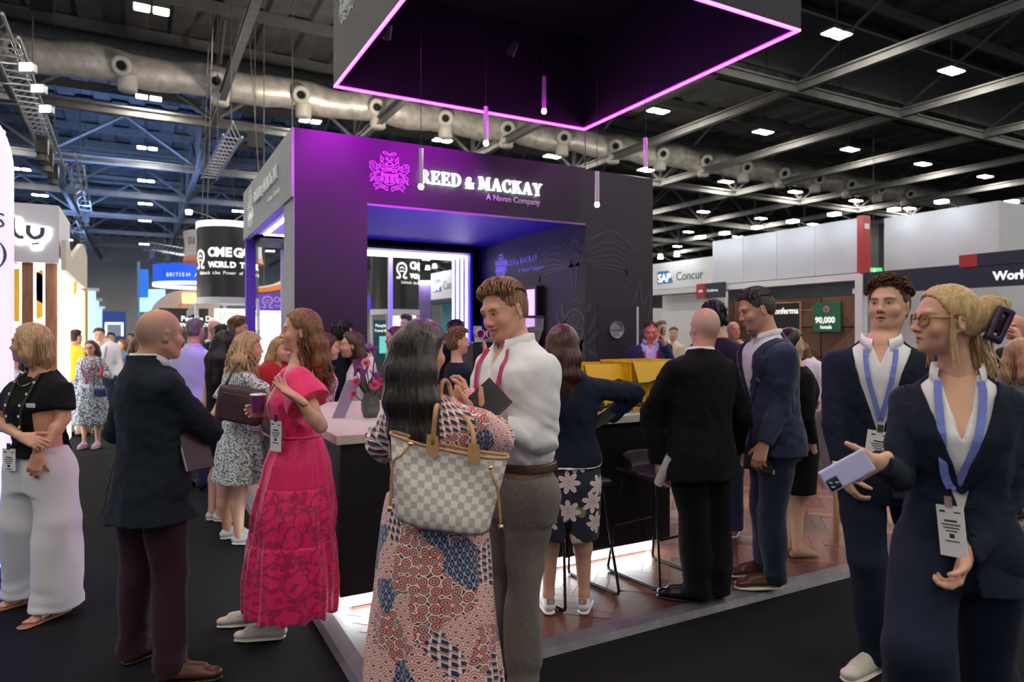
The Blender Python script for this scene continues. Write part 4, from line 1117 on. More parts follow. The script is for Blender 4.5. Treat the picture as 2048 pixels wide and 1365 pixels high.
ZT, ZS = 3.48, 2.85                 # top of the fascia, underside
YF, YB = 6.40, 9.75                 # front and rear planes
XL, XC, XI, XR = 1.22, 1.90, 4.42, 5.40
st = empty('exhibition_stand', (XL, YF, 0), 0, 'tall charcoal exhibition stand with white lit serif lettering', 'stand')
def S(name, x0, x1, y0, y1, z0, z1, m, parent=None):
    o = Box(name, x0 - XL, x1 - XL, y0 - YF, y1 - YF, z0, z1, m, parent or st); return o
S('column', XL + .004, XC, YF, YF + .5, .05, ZT, M_dark)
S('column_edge', XL, XL + .004, YF + .0, YF + .5, .05, ZS, M_greyp)
S('front_fascia', XC, XI, YF, YF + .12, ZS, ZT, M_dark)
S('fascia_edge', XC, XI, YF - .003, YF, ZS - .02, ZS, mat('edge_lilac', (.35, .2, .4), .25))
S('side_fascia', XL - .02, XL + .05, YF + .003, YB, ZS, ZT, M_greyp)
S('rear_fascia', XL + .05, XR, YB - .1, YB, ZS - .02, ZT, M_dark)
S('soffit', XL + .05, XI, YF + .12, YB - .1, ZS + .04, ZS + .1, mat('soffit_dark', (.018, .018, .05), .55))
S('canopy_roof', XL + .05, XR, YF + .12, YB - .1, ZT - .06, ZT, M_navy)
S('tower', XI, XR, YF, YB - .1, .05, ZT - .02, M_dark)
# portal of light at the rear, with its left post and glazing bars
M_blueb = mat('panel_blue', (.05, .06, .35), .5)
S('rear_post', XI - .16, XI, YB - .1, YB - .02, .05, ZS, M_blueb)
for k in range(4):
    y = YB - .1 - .16 * k; xx = XI - .2 - .0 * k; zz = ZS - .12
    S('led_strip', 1.9, xx, y - .012, y + .012, zz, zz + .02, M_ledw)
    S('led_strip', xx - .018, xx, y - .012, y + .012, .06, zz, M_ledw)
S('portal_side', XI - .2, XI - .16, YB - .7, YB - .02, .05, ZS - .08, M_blueb)
S('portal_head', 1.32, XI - .16, YB - .7, YB - .02, ZS - .08, ZS - .04, M_navy)
S('glazing_bar', 3.20, 3.26, YB - .06, YB - .01, .05, ZS - .12, M_whitel)
# left flank: post with purple light put into its colour, white post, soffit lines of light
S('side_post', XL - .0, XL + .12, YB - .12, YB, .05, ZS, mat('post_violet_lit', (.12, .04, .55), .5))
S('side_mullion', XL + .46, XL + .52, YB - .06, YB, .05, ZS - .1, M_whitel)
S('side_soffit', XL + .06, XC, YF + .5, YB - .7, ZS - .0, ZS + .03, mat('soffit_cream', (.62, .58, .52), .6))
for k, (xx, m) in enumerate(((XL + .13, M_ledw), (XL + .4, M_ledw), (XL + .62, M_ledw))):
    S('led_strip', xx, xx + .035, YF + .5, YB - .75, ZS - .015, ZS - .001, m)
S('led_strip', XL + .13, XC, YB - .78, YB - .74, ZS - .015, ZS - .001, M_ledw)
# lettering and emblem on the front
p = PX(838, 366, y=YF); q = PX(1083, 389, y=YF)
hl = PX(838, 341, y=YF)[2] - PX(838, 366, y=YF)[2]
wl = serif_word('REED', lambda a, b, h: (0, 0, 0), .2, None, None) if False else 0
def word_width(wd, gap=.1): return sum((.3 if c == ' ' else .8 + gap if c == '&' else GLYPH[c][0] + gap) for c in wd)
sz = hl * 1.02; wd = word_width('REED & MACKAY'); sq = (q[0] - p[0]) / (wd * sz)
serif_word('REED & MACKAY', lambda a, b, h: (p[0] + a * sq - XL, -.012 - h, p[2] + b), sz, M_letter, st, .025)
tq = PX(972, 399, y=YF); tr = PX(1080, 407, y=YF)
o = text('lettering', 'A Navan Company', .088, (tq[0] - XL, -.004, tq[2] - .004), FRONT, M_lilac, st, .003, .0015)
o.scale[0] = (tr[0] - tq[0]) / o['w']
c = PX(779, 345, y=YF); hh = PX(779, 305, y=YF)[2] - PX(779, 386, y=YF)[2]
strokes(crest_lines(.042), front_fn(c[0] - XL, -.002, c[2], hh / 2 * 1.02), .003).build('emblem', mat('emblem_lilac', (.42, .30, .46), .5), st)
# the same on the grey flank
M_flank = mat('print_silver', (.85, .88, .9), .3)
yy = PX(510, 400, x=XL - .02); cc = (XL - .02, 9.0, 3.17)
strokes(crest_lines(.05), left_fn(-.022, 9.05 - YF, 3.16, .25), .003).build('emblem', M_flank, st)
serif_word('REED & MACKAY', lambda a, b, h: (-.024 - h, 8.62 - YF - a * 1.0, 3.15 + b), .135, M_flank, st, .02)
text('lettering', 'A Navan Company', .1, (-.024, 7.75 - YF, 3.0), LEFTW, M_flank, st, .002)['kind'] = 'stuff'
# inner wall: small lettering, emblem, ghost print that wraps round the corner
M_pl = mat('print_pale', (.55, .55, .75), .5)
pa = PX(1013, 533, x=XI); pb = PX(1076, 525, x=XI); hz = PX(1076, 514, x=XI)[2] - PX(1076, 526, x=XI)[2]
sw = (pa[1] - pb[1]) / (word_width('REED & MACKAY') * hz)
serif_word('REED & MACKAY', lambda a, b, h: (XI - XL - .003 - h, pa[1] - YF - a * sw, pa[2] - .0 + b), hz, M_pl, st, .004)
pc = PX(1045, 541, x=XI); text('lettering', 'A Navan Company', .085, (XI - XL - .004, pc[1] - YF + .1, pc[2] - .03), LEFTW, M_pl, st, .002)['kind'] = 'stuff'
pe = PX(1002, 532, x=XI); strokes(crest_lines(.05), left_fn(XI - XL, pe[1] - YF, pe[2], .17), .003).build('emblem', M_pl, st)
def wrap_fn(h0=.002):
    # a = metres to the right of the tower corner along the front, to the left along the inner wall
    def f(a, b, h):
        return (XI - XL + a, -h - .001, b) if a >= 0 else (XI - XL - h - .001, -a, b)
    return f
g = []
bz = 2.45
for s in (-1, 1):
    k = 1.0 if s > 0 else 1.35
    for j in range(6):
        g.append(([(s * .02 + -.22, bz - .06), (s * (.25 + .07 * j) * k - .22 * (s < 0), bz + .2 - .07 * j), (s * (.62 + .03 * j - .09 * max(0, j - 2)) * k - .22 * (s < 0), bz + .12 - .11 * j)], .012))
    g.append(([(-.22, bz + .05), (s * .3 * k - .2 * (s < 0), bz + .33), (s * .55 * k - .2 * (s < 0), bz + .25), (s * .74 * k - .2 * (s < 0), bz + .1)], .016))
g.append(([(-.22, bz + .14), (-.28, bz + .2), (-.2, bz + .24), (-.14, bz + .16), (-.15, bz - .1), (-.20, bz - .34)], .02)); g.append(([(-.28, bz + .16), (-.3, bz - .1), (-.24, bz - .34)], .02))
g.append(([(-.25, bz - .36), (-.30, bz - .44), (-.36, bz - .5)], .016)); g.append(([(-.19, bz - .36), (-.15, bz - .44), (-.09, bz - .5)], .016)); g.append(([(-.34, bz - .5), (-.22, bz - .46), (-.10, bz - .5)], .014))
def circ(cx, cz, r, w): g.append(([(cx + r * cos(a * pi / 12), cz + r * sin(a * pi / 12)) for a in range(25)], w))
circ(-.22, 1.66, .22, .03); circ(-.22, 1.66, .16, .012)
for k in range(8): g.append(([(-.22, 1.66), (-.22 + .15 * cos(k * pi / 4), 1.66 + .15 * sin(k * pi / 4))], .016))
for s in (-1, 1):
    for j in range(3): g.append(([(-.22 + s * .1, 1.35), (-.22 + s * (.28 + .12 * j), 1.95 - .1 * j)], .04 - .008 * j))
g.append(([(-.65, 1.15), (-.5, 1.38), (-.22, 1.45), (.1, 1.38), (.3, 1.15)], .035)); g.append(([(-.5, 1.1), (-.22, 1.28), (.08, 1.1)], .03))
for s, x0 in ((1, .62), ):
    g.append(([(x0 - .05, .7), (x0 + .12, 1.0), (x0 - .1, 1.35), (x0 - .12, 1.7), (x0 + .05, 1.95), (x0 + .16, 2.2), (x0 + .2, 1.95), (x0 + .32, 2.08), (x0 + .27, 1.75), (x0 + .1, 1.5), (x0 + .22, 1.2), (x0 + .14, .8), (x0 - .15, .6), (x0 - .4, .75)], .022))
    g.append(([(x0 - .3, .9), (x0 - .1, .8), (x0 + .1, .6)], .022)); g.append(([(x0 - .45, 1.15), (x0 - .2, 1.05), (x0, .95)], .02))
g.append(([(-.9, 1.9), (-1.05, 2.05), (-1.0, 2.3), (-1.12, 2.1), (-1.3, 2.15), (-1.2, 1.9), (-1.02, 1.7)], .02))
fn = wrap_fn()
for a in g:      # a stroke that crosses the corner is split there
    pts = smooth_line(a[0]) if len(a[0]) > 2 else [np.array(a[0][0]) + (np.array(a[0][1]) - np.array(a[0][0])) * t / 6 for t in range(7)]
    runs = [[]]
    for q_ in pts:
        if runs[-1] and (runs[-1][-1][0] >= 0) != (q_[0] >= 0): runs.append([])
        runs[-1].append(q_)
    g[g.index(a)] = [(r_, a[1]) for r_ in runs if len(r_) > 1]
strokes([(x[0], x[1] * 1.35) for r_ in g for x in r_], fn, .002, sm=False).build('ghost_print', M_ghost, st)
# screen on the inner wall and the round-handled hatch on the tower
pm = PX(1005, 640, x=XI); S('screen_case', XI - .09, XI - .001, 7.34, 8.6, 1.44, 2.20, M_black)
S('screen', XI - .1, XI - .09, 7.38, 8.56, 1.48, 2.16, mat('screen_violet', (.3, .2, .5), .3, emit=(.55, .36, .95), es=.9))
pd0 = PX(1195, 612, y=YF); pd1 = PX(1272, 612, y=YF)
S('hatch_door', pd0[0], pd1[0], YF - .006, YF, .9, pd0[2], mat('hatch', (.016, .014, .022), .5))
S('hatch_edge', pd1[0], pd1[0] + .03, YF - .012, YF, .9, pd0[2], M_whitel)
pk = PX(1231, 660, y=YF); hd = MB().lathe([(.0, 0), (.085, 0), (.085, .02), (.1, .022), (.1, .0)], n=28).build('door_pull', M_alu, st, smooth=False)
hd.location = (pk[0] - XL, -.008, pk[2]); hd.rotation_euler = (pi / 2, 0, 0)
MB().box(-.085, .085, -.004, .004, .02, .024).build('pull_slot', M_steel_d, hd)

# hanging frame with its magenta line of light
FX0, FX1, FY0, FY1, FZ, FT = 1.585, 4.43, 3.53, 6.43, 3.93, 4.98
hf = empty('hanging_frame', (FX0, FY0, FZ), 0, 'square charcoal hanging frame edged with a magenta neon line', 'frame')
def Hb(name, x0, x1, y0, y1, z0, z1, m): return Box(name, x0 - FX0, x1 - FX0, y0 - FY0, y1 - FY0, z0 - FZ, z1 - FZ, m, hf)
M_frame = mat('frame_cloth', (.075, .075, .085), .7)
M_frin = mat('frame_inside', (.012, .011, .02), .6)
Hb('left_panel', FX0, FX0 + .04, FY0, FY1, FZ, FT, M_frame); Hb('right_panel', FX1 - .04, FX1, FY0, FY1, FZ, FT, M_frin)
Hb('front_panel', FX0 + .04, FX1 - .04, FY0, FY0 + .04, FZ, FT, M_frin); Hb('rear_panel', FX0 + .04, FX1 - .04, FY1 - .04, FY1, FZ, FT, M_frin)
Hb('top_panel', FX0 + .04, FX1 - .04, FY0 + .04, FY1 - .04, FT - .04, FT, M_frin)
for nm, a in (('neon_line', (FX0 + .002, FX0 + .022, FY0, FY1)), ('neon_line', (FX1 - .022, FX1 - .002, FY0, FY1)), ('neon_line', (FX0 + .022, FX1 - .022, FY0 + .002, FY0 + .022)), ('neon_line', (FX0 + .022, FX1 - .022, FY1 - .022, FY1 - .002))):
    Hb(nm, *a, FZ - .018, FZ + .0, M_neon)
strokes(crest_lines(.045), left_fn(0, 5.95 - FY0, 4.62 - FZ, .27), .003).build('emblem', M_print, hf)
for x, y in ((FX0 + .1, FY0 + .1), (FX1 - .1, FY0 + .1), (FX0 + .1, FY1 - .1), (FX1 - .1, FY1 - .1)):
    MB().tube([(x - FX0, y - FY0, FT - FZ), (x - FX0, y - FY0, 10.6 - FZ)], .006, 5).build('hanger_wire', M_steel_d, hf)
MB().tube([(XI + .005 - FX0, FY1 - .02 - FY0, 0), (XI + .005 - FX0, FY1 - .02 - FY0, -.47)], .006, 5).build('cable', M_black, hf)
# five pendant lamps in a row
M_ptube = mat('pendant_tube', (.50, .42, .52), .28, metal=.75)
M_pbulb = mat('pendant_bulb', (1, 1, 1), .3, emit=(.86, .95, 1), es=26)
for (u, v, x, lab) in ((842, 374, 1.88, 'slim pendant lamp hanging before the first serif letter'), (972, 287, 2.46, 'slim pendant lamp hanging just below the neon line'),
                       (1088, 223, 2.96, 'slim pendant lamp hung highest, against the dark inside of the frame'), (1194, 410, 3.55, 'slim pendant lamp hanging before the tower, lower one'),
                       (1291, 340, 4.16, 'slim pendant lamp hanging beside the tower edge, higher one')):
    d = 5.03 / ray(u, v)[1]; b = PX(u, v, d=d)
    t = empty('pendant_lamp', tuple(b), 0, lab, 'lamp')
    MB().tube([(0, 0, .02), (0, 0, .30)], .019, 14).build('tube', M_ptube, t, smooth=False)
    MB().lathe([(.0, -.022), (.014, -.019), (.022, -.006), (.022, .006), (.016, .02), (0, .021)], n=14).build('bulb', M_pbulb, t, smooth=True)
    MB().tube([(0, 0, .30), (0, 0, FT - .04 - b[2])], .0025, 5).build('cord', M_black, t)

# raised floor of the stand: herringbone boards, aluminium edge
PX0, PY0, PZ = .86, 2.90, .045
M_edge = mat('edge_metal', (.20, .19, .22), .5, metal=.35, noise=.2, nscale=14)
pf = empty('platform_floor', (PX0, PY0, 0), 0, 'raised stand floor of herringbone wooden boards with metal edge', 'platform')
Box('deck', .07, 11.0, .07, 7.2, 0, PZ - .006, mat('deck_dark', (.07, .045, .035), .6), pf)
MB().quadbox([(-.02, -.02, 0), (11, -.02, 0), (11, .07, 0), (.07, .07, 0), (0, 0, PZ - .012), (11, 0, PZ - .012), (11, .07, PZ + .004), (.07, .07, PZ + .004)]).build('front_edge', M_edge, pf)
MB().quadbox([(-.02, -.02, 0), (.07, .07, 0), (.07, 7.2, 0), (-.02, 7.2, 0), (0, 0, PZ - .012), (.07, .07, PZ + .004), (.07, 7.2, PZ + .004), (0, 7.2, PZ - .012)]).build('side_edge', M_edge, pf)
M_edge_ = 0
planks = []
bw, bl = .088, .44          # herringbone boards
cols_ = ['#8a5a48', '#7a4a3c', '#6b4036', '#94644e', '#5f3a31', '#835246', '#a0705a']
M_pl_ = [mat('board_%d' % i, c, .38, noise=.3, nscale=9, stretch=(1.5, 9, 1), spec=.4) for i, c in enumerate(cols_)]
pm_ = [MB().box(-bl / 2 + .0012, bl / 2 - .0012, -bw / 2 + .0012, bw / 2 - .0012, -.006, 0).mesh('plank', M_pl_[i]) for i in range(7)]
c45 = math.sqrt(.5)
for i in range(-90, 140):
    for j in range(-22, 22):
        ox, oy = i * bw + j * bl, i * bw - j * bl
        for cx, cy, a in ((ox + bl / 2, oy + bw / 2, 0), (ox + bw / 2, oy + bw + bl / 2, pi / 2)):
            x_, y_ = (cx - cy) * c45 + .2, (cx + cy) * c45 + .3
            r_ = (bl + bw) / 2 * c45
            if x_ - r_ < .07 or x_ + r_ > 10.9 or y_ - r_ < .075 or y_ + r_ > 7.1: continue
            planks.append((math.hypot(x_ + PX0, y_ + PY0), x_, y_, a + pi / 4, random.randrange(7)))
planks.sort()
near = [p_ for p_ in planks if p_[2] < .85 or p_[1] > 2.45][:295]; ns = set(near)
for _, cx, cy, a, mi in near: link('plank', pm_[mi], pf, (cx, cy, PZ), (0, 0, a))
mb = MB()
for p_ in planks:
    if p_ in ns: continue
    _, cx, cy, a, mi = p_; ca, sa = cos(a), sin(a)
    mb.quadbox([(cx + ca * x_ - sa * y_, cy + sa * x_ + ca * y_, z_) for z_ in (PZ - .006, PZ) for x_, y_ in ((-bl / 2, -bw / 2 + .001), (bl / 2, -bw / 2 + .001), (bl / 2, bw / 2 - .001), (-bl / 2, bw / 2 - .001))])
o = mb.build('planking', M_pl_[1], pf); o['kind'] = 'stuff'
# fill strips that close the zigzag along the edges
Box('border_board', .07, 11, .072, .4, PZ - .008, PZ - .001, M_pl_[2], pf)

Box('border_board', .072, .36, .4, 6.9, PZ - .008, PZ - .0012, M_pl_[2], pf)
# bar counter
CZ = 1.05
ct = empty('bar_counter', (.95, 3.70, PZ), 0, 'black bar counter with pale worktop and glowing foot', 'counter')
def Cb(name, x0, x1, y0, y1, z0, z1, m, bevel=0): return Box(name, x0 - .95, x1 - .95, y0 - 3.70, y1 - 3.70, z0 - PZ, z1 - PZ, m, ct, bevel)
M_cbody = mat('counter_black', (.006, .006, .009), .45)
Cb('front_panel', .95, 3.276, 3.70, 3.74, .165, CZ - .05, M_cbody); Cb('end_panel', .95, .99, 3.74, 5.5, .165, CZ - .05, M_cbody)
Cb('return_panel', 3.236, 3.276, 3.74, 4.3, .165, CZ - .05, M_cbody); Cb('inner_panel', 1.66, 3.236, 4.26, 4.3, PZ, CZ - .05, M_cbody)
Cb('inner_end_panel', 1.66, 1.70, 4.3, 5.5, PZ, CZ - .05, M_cbody)
Cb('carcass', 1.05, 3.18, 3.84, 4.2, PZ, .95, M_navy)
Cb('carcass', 1.09, 1.6, 4.2, 5.45, PZ, .95, M_navy)
Cb('worktop', .92, 3.31, 3.67, 4.34, CZ - .05, CZ, M_top, .003); Cb('worktop', .92, 1.74, 4.34, 5.53, CZ - .05, CZ, M_top, .003)
Cb('kick_light', 1.02, 3.2, 3.805, 3.835, PZ + .02, .16, M_kick); Cb('kick_light', 1.02, 1.045, 3.84, 5.45, PZ + .02, .16, M_kick)
Cb('kick_light', 3.19, 3.21, 3.84, 4.2, PZ + .02, .16, M_kick)

# the stand's own coloured lamps
def spot_lamp(name, loc, target, energy, color, angle, label, size=.04, blend=.6):
    t = empty('spot_lamp', loc, 0, label, 'lamp'); d = unit(V(*target) - V(*loc))
    MB().tube([-d * .12, V(0, 0, 0)], [.03, .045], 12).build('housing', M_black, t)
    l = light(name, 'SPOT', loc, target, energy, color, spot_size=radians(angle), spot_blend=blend, shadow_soft_size=size); return t
spot_lamp('purple_wash', (1.74, 5.35, 4.0), (1.78, 6.4, 3.12), 300, (.62, .0, .85), 66, 'small purple wash lamp inside the hanging frame, first one')
MB_ = spot_lamp('purple_wash_low', (2.8, 5.2, 4.02), (2.6, 6.4, 2.95), 200, (.62, .0, .85), 60, 'small purple wash lamp inside the hanging frame, second one')
spot_lamp('blue_uplight', (3.55, 8.85, .12), (3.3, 8.3, 2.9), 900, (.08, .03, 1.0), 95, 'blue uplighter on the floor beneath the canopy')
# ================================================================ cloth prints
def lk(nt, a, b): nt.links.new(a, b)
def flower_mask(n, uv, scale, R, petals, keep, rnd=.8, soft=.12):
    """petal-shaped marks on scattered cells; returns mask, radius 0..1, cell random"""
    vo = n.vor(uv, scale, 'F1', '2D', rnd); pos = vo['Position']
    dv = n.n('ShaderNodeVectorMath', operation='SUBTRACT'); n.put(dv.inputs[0], uv); n.put(dv.inputs[1], pos)
    x, y, _ = n.sep(dv.outputs[0]); r = n.m('SQRT', n.m('ADD', n.m('MULTIPLY', x, x), n.m('MULTIPLY', y, y)))
    rnd_ = n.sep(vo['Color']) ; an = n.m('ADD', n.m('ARCTAN2', y, x), n.m('MULTIPLY', rnd_[0], 6.28))
    pr = n.m('MULTIPLY', n.m('ADD', .45, n.m('MULTIPLY', .55, n.m('ABSOLUTE', n.m('COSINE', n.m('MULTIPLY', an, petals / 2))))), R)
    q = n.m('DIVIDE', r, pr); m = n.m('MULTIPLY', n.m('LESS_THAN', q, 1.), n.m('GREATER_THAN', rnd_[1], keep))
    return m, q, rnd_
def set_bump(nt, n, b, h, st=.3, dist=.003):
    bp = n.n('ShaderNodeBump'); bp.inputs['Strength'].default_value = st; bp.inputs['Distance'].default_value = dist; lk(nt, h, bp.inputs['Height']); lk(nt, bp.outputs[0], b.inputs['Normal'])
# navy skirt with blush magnolias
M_flor, nt, b = nodemat('print_magnolia', .75, .1); n = NT(nt); uv = n.attr('cyl')['Vector']
m1, q1, r1 = flower_mask(n, uv, 8.6, .062, 7, .22, .75); base = n.mix(0., (.012, .015, .035), (.012, .015, .035))
pet = n.mix(q1, (.55, .25, .24), (.80, .60, .57)); pet = n.mix(n.m('MULTIPLY', r1[2], .55), pet, (.8, .74, .8))
m2, q2, r2 = flower_mask(n, n.comb(n.m('ADD', n.sep(uv)[0], .37), n.m('MULTIPLY', n.sep(uv)[1], .8)), 9.5, .035, 2, .62, .9)
c = n.mix(m2, base, (.20, .19, .07)); c = n.mix(m1, c, pet); lk(nt, c, b.inputs['Base Color'])
# sage dress with tiny white leaves
def leaf_print(name, ground, leaf, scale=60, R=.010, keep=.25, pet=2):
    M, nt, b = nodemat(name, .85, .1); n = NT(nt); uv = n.attr('cyl')['Vector']
    m1, q1, r1 = flower_mask(n, uv, scale, R, pet, keep, 1.); m2, q2, r2 = flower_mask(n, n.comb(n.m('ADD', n.sep(uv)[0], .513), n.sep(uv)[1]), scale * 1.15, R * .8, pet, keep, 1.)
    lk(nt, n.mix(n.m('MAXIMUM', m1, m2), ground, leaf), b.inputs['Base Color']); return M
M_sage = leaf_print('print_sage', '#6f8279', '#dfe6e0', 62, .0075, .25)
M_meadow = leaf_print('print_meadow', '#5d6f78', '#e6e8ec', 40, .0095, .3, 5)
M_lacep = leaf_print('print_pinklace', '#d9b9d0', '#a0476a', 45, .012, .45, 5)
M_greenp = leaf_print('print_green', '#6c9a86', '#cfe0d2', 60, .012, .3, 4)
# patchwork maxi dress: tiles of rings, lattices and scallops in navy, white and coral
M_maxi, nt, b = nodemat('print_patchwork', .7, .15); n = NT(nt); uv = n.attr('cyl')['Vector']
wv = n.n('ShaderNodeVectorMath', operation='ADD'); n.put(wv.inputs[0], uv)
nz = n.n('ShaderNodeTexNoise'); n.put(nz.inputs['Vector'], uv); nz.inputs['Scale'].default_value = 7
sc = n.n('ShaderNodeVectorMath', operation='SCALE'); lk(nt, nz.outputs['Color'], sc.inputs[0]); sc.inputs['Scale'].default_value = .035; lk(nt, sc.outputs[0], wv.inputs[1]); uw = wv.outputs[0]
x, y, _ = n.sep(uw)
cell = n.vor(n.comb(x, n.m('MULTIPLY', y, .62)), 12.5, 'F1', '2D', .85); pick = n.sep(cell['Color'])[0]; pick2 = n.sep(cell['Color'])[1]
# A rings
va = n.vor(uw, 32, 'F1', '2D', .35)['Distance']; ra = n.m('SINE', n.m('MULTIPLY', va, 26.)); A = n.mix(n.m('GREATER_THAN', ra, .1), '#1d2236', '#f0e4df'); A = n.mix(n.m('MULTIPLY', n.m('GREATER_THAN', va, .30), n.m('LESS_THAN', va, .46)), A, '#c8432f'); A = n.mix(n.m('LESS_THAN', va, .07), A, '#c8432f')
# B scallops
sy = n.m('MULTIPLY', y, 44.); row = n.m('FLOOR', sy); sx = n.m('ADD', n.m('MULTIPLY', x, 34.), n.m('MULTIPLY', n.m('MODULO', row, 2.), .5))
fx = n.m('SUBTRACT', n.m('FRACT', sx), .5); fy = n.m('FRACT', sy); rb = n.m('SQRT', n.m('ADD', n.m('MULTIPLY', fx, fx), n.m('MULTIPLY', fy, n.m('MULTIPLY', fy, .45))))
B = n.mix(n.m('GREATER_THAN', n.m('SINE', n.m('MULTIPLY', rb, 30.)), -.1), '#c24a3c', '#f1ded8'); B = n.mix(n.m('LESS_THAN', rb, .13), B, '#4a5a80')
# C leaf lattice
gx = n.m('SINE', n.m('MULTIPLY', n.m('ADD', x, n.m('MULTIPLY', y, .55)), 140.)); gy = n.m('SINE', n.m('MULTIPLY', n.m('SUBTRACT', x, n.m('MULTIPLY', y, .55)), 140.)); gl = n.m('MULTIPLY', gx, gy)
Cc = n.mix(n.m('GREATER_THAN', n.m('ABSOLUTE', gl), .16), '#a9b3cc', '#1f2438'); Cc = n.mix(n.m('GREATER_THAN', n.m('ABSOLUTE', gl), .82), Cc, '#7f88a8')
# D small dashes
dx = n.m('FRACT', n.m('MULTIPLY', x, 44.)); dy = n.m('FRACT', n.m('ADD', n.m('MULTIPLY', y, 40.), n.m('MULTIPLY', dx, .5)))
D_ = n.mix(n.m('MULTIPLY', n.m('GREATER_THAN', dx, .3), n.m('GREATER_THAN', dy, .4)), '#eadfe0', '#262b45'); D_ = n.mix(n.m('LESS_THAN', n.m('ABSOLUTE', n.m('SUBTRACT', dy, .25)), .09), D_, '#c8503e')
col = n.mix(n.m('GREATER_THAN', pick, .26), A, B); col = n.mix(n.m('GREATER_THAN', pick, .54), col, Cc); col = n.mix(n.m('GREATER_THAN', pick, .76), col, D_)
lk(nt, col, b.inputs['Base Color'])
# fuchsia dress: plain cloth, and the embroidered tiers
def fuchsia(name, lace):
    M, nt, b = nodemat(name, .6, .35); n = NT(nt); uv = n.attr('cyl')['Vector']; x, y, _ = n.sep(uv)
    base = '#f0156b'
    if lace:
        nzf = n.m('MULTIPLY', n.m('SUBTRACT', n.noise(uv, 9., 2.), .5), .12); vo = n.vor(n.comb(n.m('ADD', x, nzf), n.m('ADD', n.m('MULTIPLY', y, .7), nzf)), 9., 'F1', '2D', .7); d = vo['Distance']; rr = n.m('SINE', n.m('ADD', n.m('MULTIPLY', d, 21.), n.m('MULTIPLY', n.sep(vo['Color'])[0], 1.5)))
        lf, ql, rl = flower_mask(n, n.comb(n.m('ADD', x, .31), y), 19., .026, 4, .3, .7)
        msk = n.m('MAXIMUM', n.m('GREATER_THAN', rr, .62), n.m('MULTIPLY', lf, n.m('GREATER_THAN', d, .3)))
        c = n.mix(n.m('MULTIPLY', msk, .85), base, '#b30c4a')
        set_bump(nt, n, b, n.m('SUBTRACT', 1., msk), .6, .004)
    else:
        c = n.mix(n.m('MULTIPLY', n.noise(uv, 30.), .25), base, '#cf1058')
        g = n.m('SINE', n.m('MULTIPLY', x, 260.)); set_bump(nt, n, b, n.noise(n.comb(n.m('MULTIPLY', x, 6.), y), 22., 3.), .5, .006)
    lk(nt, c, b.inputs['Base Color']); return M
M_fuch = fuchsia('fuchsia_plain', 0); M_fuchl = fuchsia('fuchsia_lace', 1)
# checked coated canvas of the tote, on its own wrapped coordinates
M_check, nt, b = nodemat('tote_check', .45); n = NT(nt); uv = n.attr('cyl')['Vector']; x, y, _ = n.sep(uv); k = 42.
fx = n.m('FLOOR', n.m('MULTIPLY', x, k)); fy = n.m('FLOOR', n.m('MULTIPLY', y, k)); ch = n.m('ABSOLUTE', n.m('MODULO', n.m('ADD', fx, fy), 2.))
lk(nt, n.mix(ch, '#ece5dc', '#c4bab0'), b.inputs['Base Color']); set_bump(nt, n, b, n.noise(uv, 900.), .15, .001)
# ================================================================ people of the foreground
C_navy = cloth('suit_navy', (.010, .015, .034), sheen=.03); C_navy2 = cloth('suit_navy_fine', (.008, .012, .026), sheen=.03); C_white = cloth('shirt_white', (.78, .77, .79), .7, noise=.03)
C_black = cloth('suit_black', (.004, .004, .006), sheen=.02); C_blackt = cloth('tee_black', (.006, .006, .007), sheen=.02)
M_sneak = mat('sneaker_cream', (.62, .58, .48), .6, noise=.08, nscale=40, bump=.2, bscale=120); M_sole = mat('sole_cream', (.72, .68, .55), .55)
M_snw = mat('sneaker_white', (.78, .76, .76), .5, noise=.04, nscale=40); M_solew = mat('sole_white', (.82, .82, .82), .5)
M_lany_b = cloth('lanyard_blue', (.17, .21, .58), .6, noise=.05); M_lany_p = cloth('lanyard_pink', (.55, .02, .11), .6, noise=.05); M_lany_w = cloth('lanyard_white', (.7, .74, .76), .6, noise=.2, nscale=90); M_lany_k = cloth('lanyard_black', (.02, .02, .02), .6)
M_badge = mat('badge_white', (.82, .82, .82), .35); M_ink = mat('ink_black', (.02, .02, .025), .6)
M_leath = mat('leather_tan', (.50, .27, .12), .45, noise=.1, nscale=30); M_brown = mat('leather_brown', (.11, .035, .018), .35, noise=.25, nscale=18); M_bshoe = mat('leather_black', (.008, .008, .009), .25); M_bag = mat('leather_plum', (.055, .025, .028), .38, noise=.15, nscale=20, bump=.2, bscale=160)
M_paper = mat('paper_edges', (.66, .58, .46), .7); M_cover = mat('notebook_cover', (.012, .013, .016), .5)
def badge(p, c, w=.082, h=.125, tilt=0., parent=None, lines=True, out=None):
    """name badge card hanging with its top middle at c"""
    out = p.f if out is None else unit(out); sd = unit(np.cross((0, 0, 1.), out)); up = np.cross(out, sd); sd2 = sd * cos(tilt) + up * sin(tilt); dn = -(up * cos(tilt) - sd * sin(tilt))
    fn = lambda a, b_, t: c + sd2 * a + dn * b_ + out * t
    o = MB().prism([(-w / 2, 0), (w / 2, 0), (w / 2, h), (-w / 2, h)], fn, 0, .003).build('badge', M_badge, parent or p.root)
    MB().prism([(-.012, -.03), (.012, -.03), (.012, .004), (-.012, .004)], fn, .003, .006).build('clip', M_chrome, o)
    if lines:
        for i, (a, b_, l, t) in enumerate(((-.033, .016, .018, .006), (.012, .018, .022, .004), (-.02, .045, .04, .006), (-.03, .058, .06, .004), (-.025, .068, .05, .004), (-.018, .078, .036, .004), (-.008, .088, .016, .014), (-.022, .110, .044, .004))):
            MB().prism([(a, b_), (a + l, b_), (a + l, b_ + t), (a, b_ + t)], fn, .0031, .0036).build('print', M_ink, o)
    return o
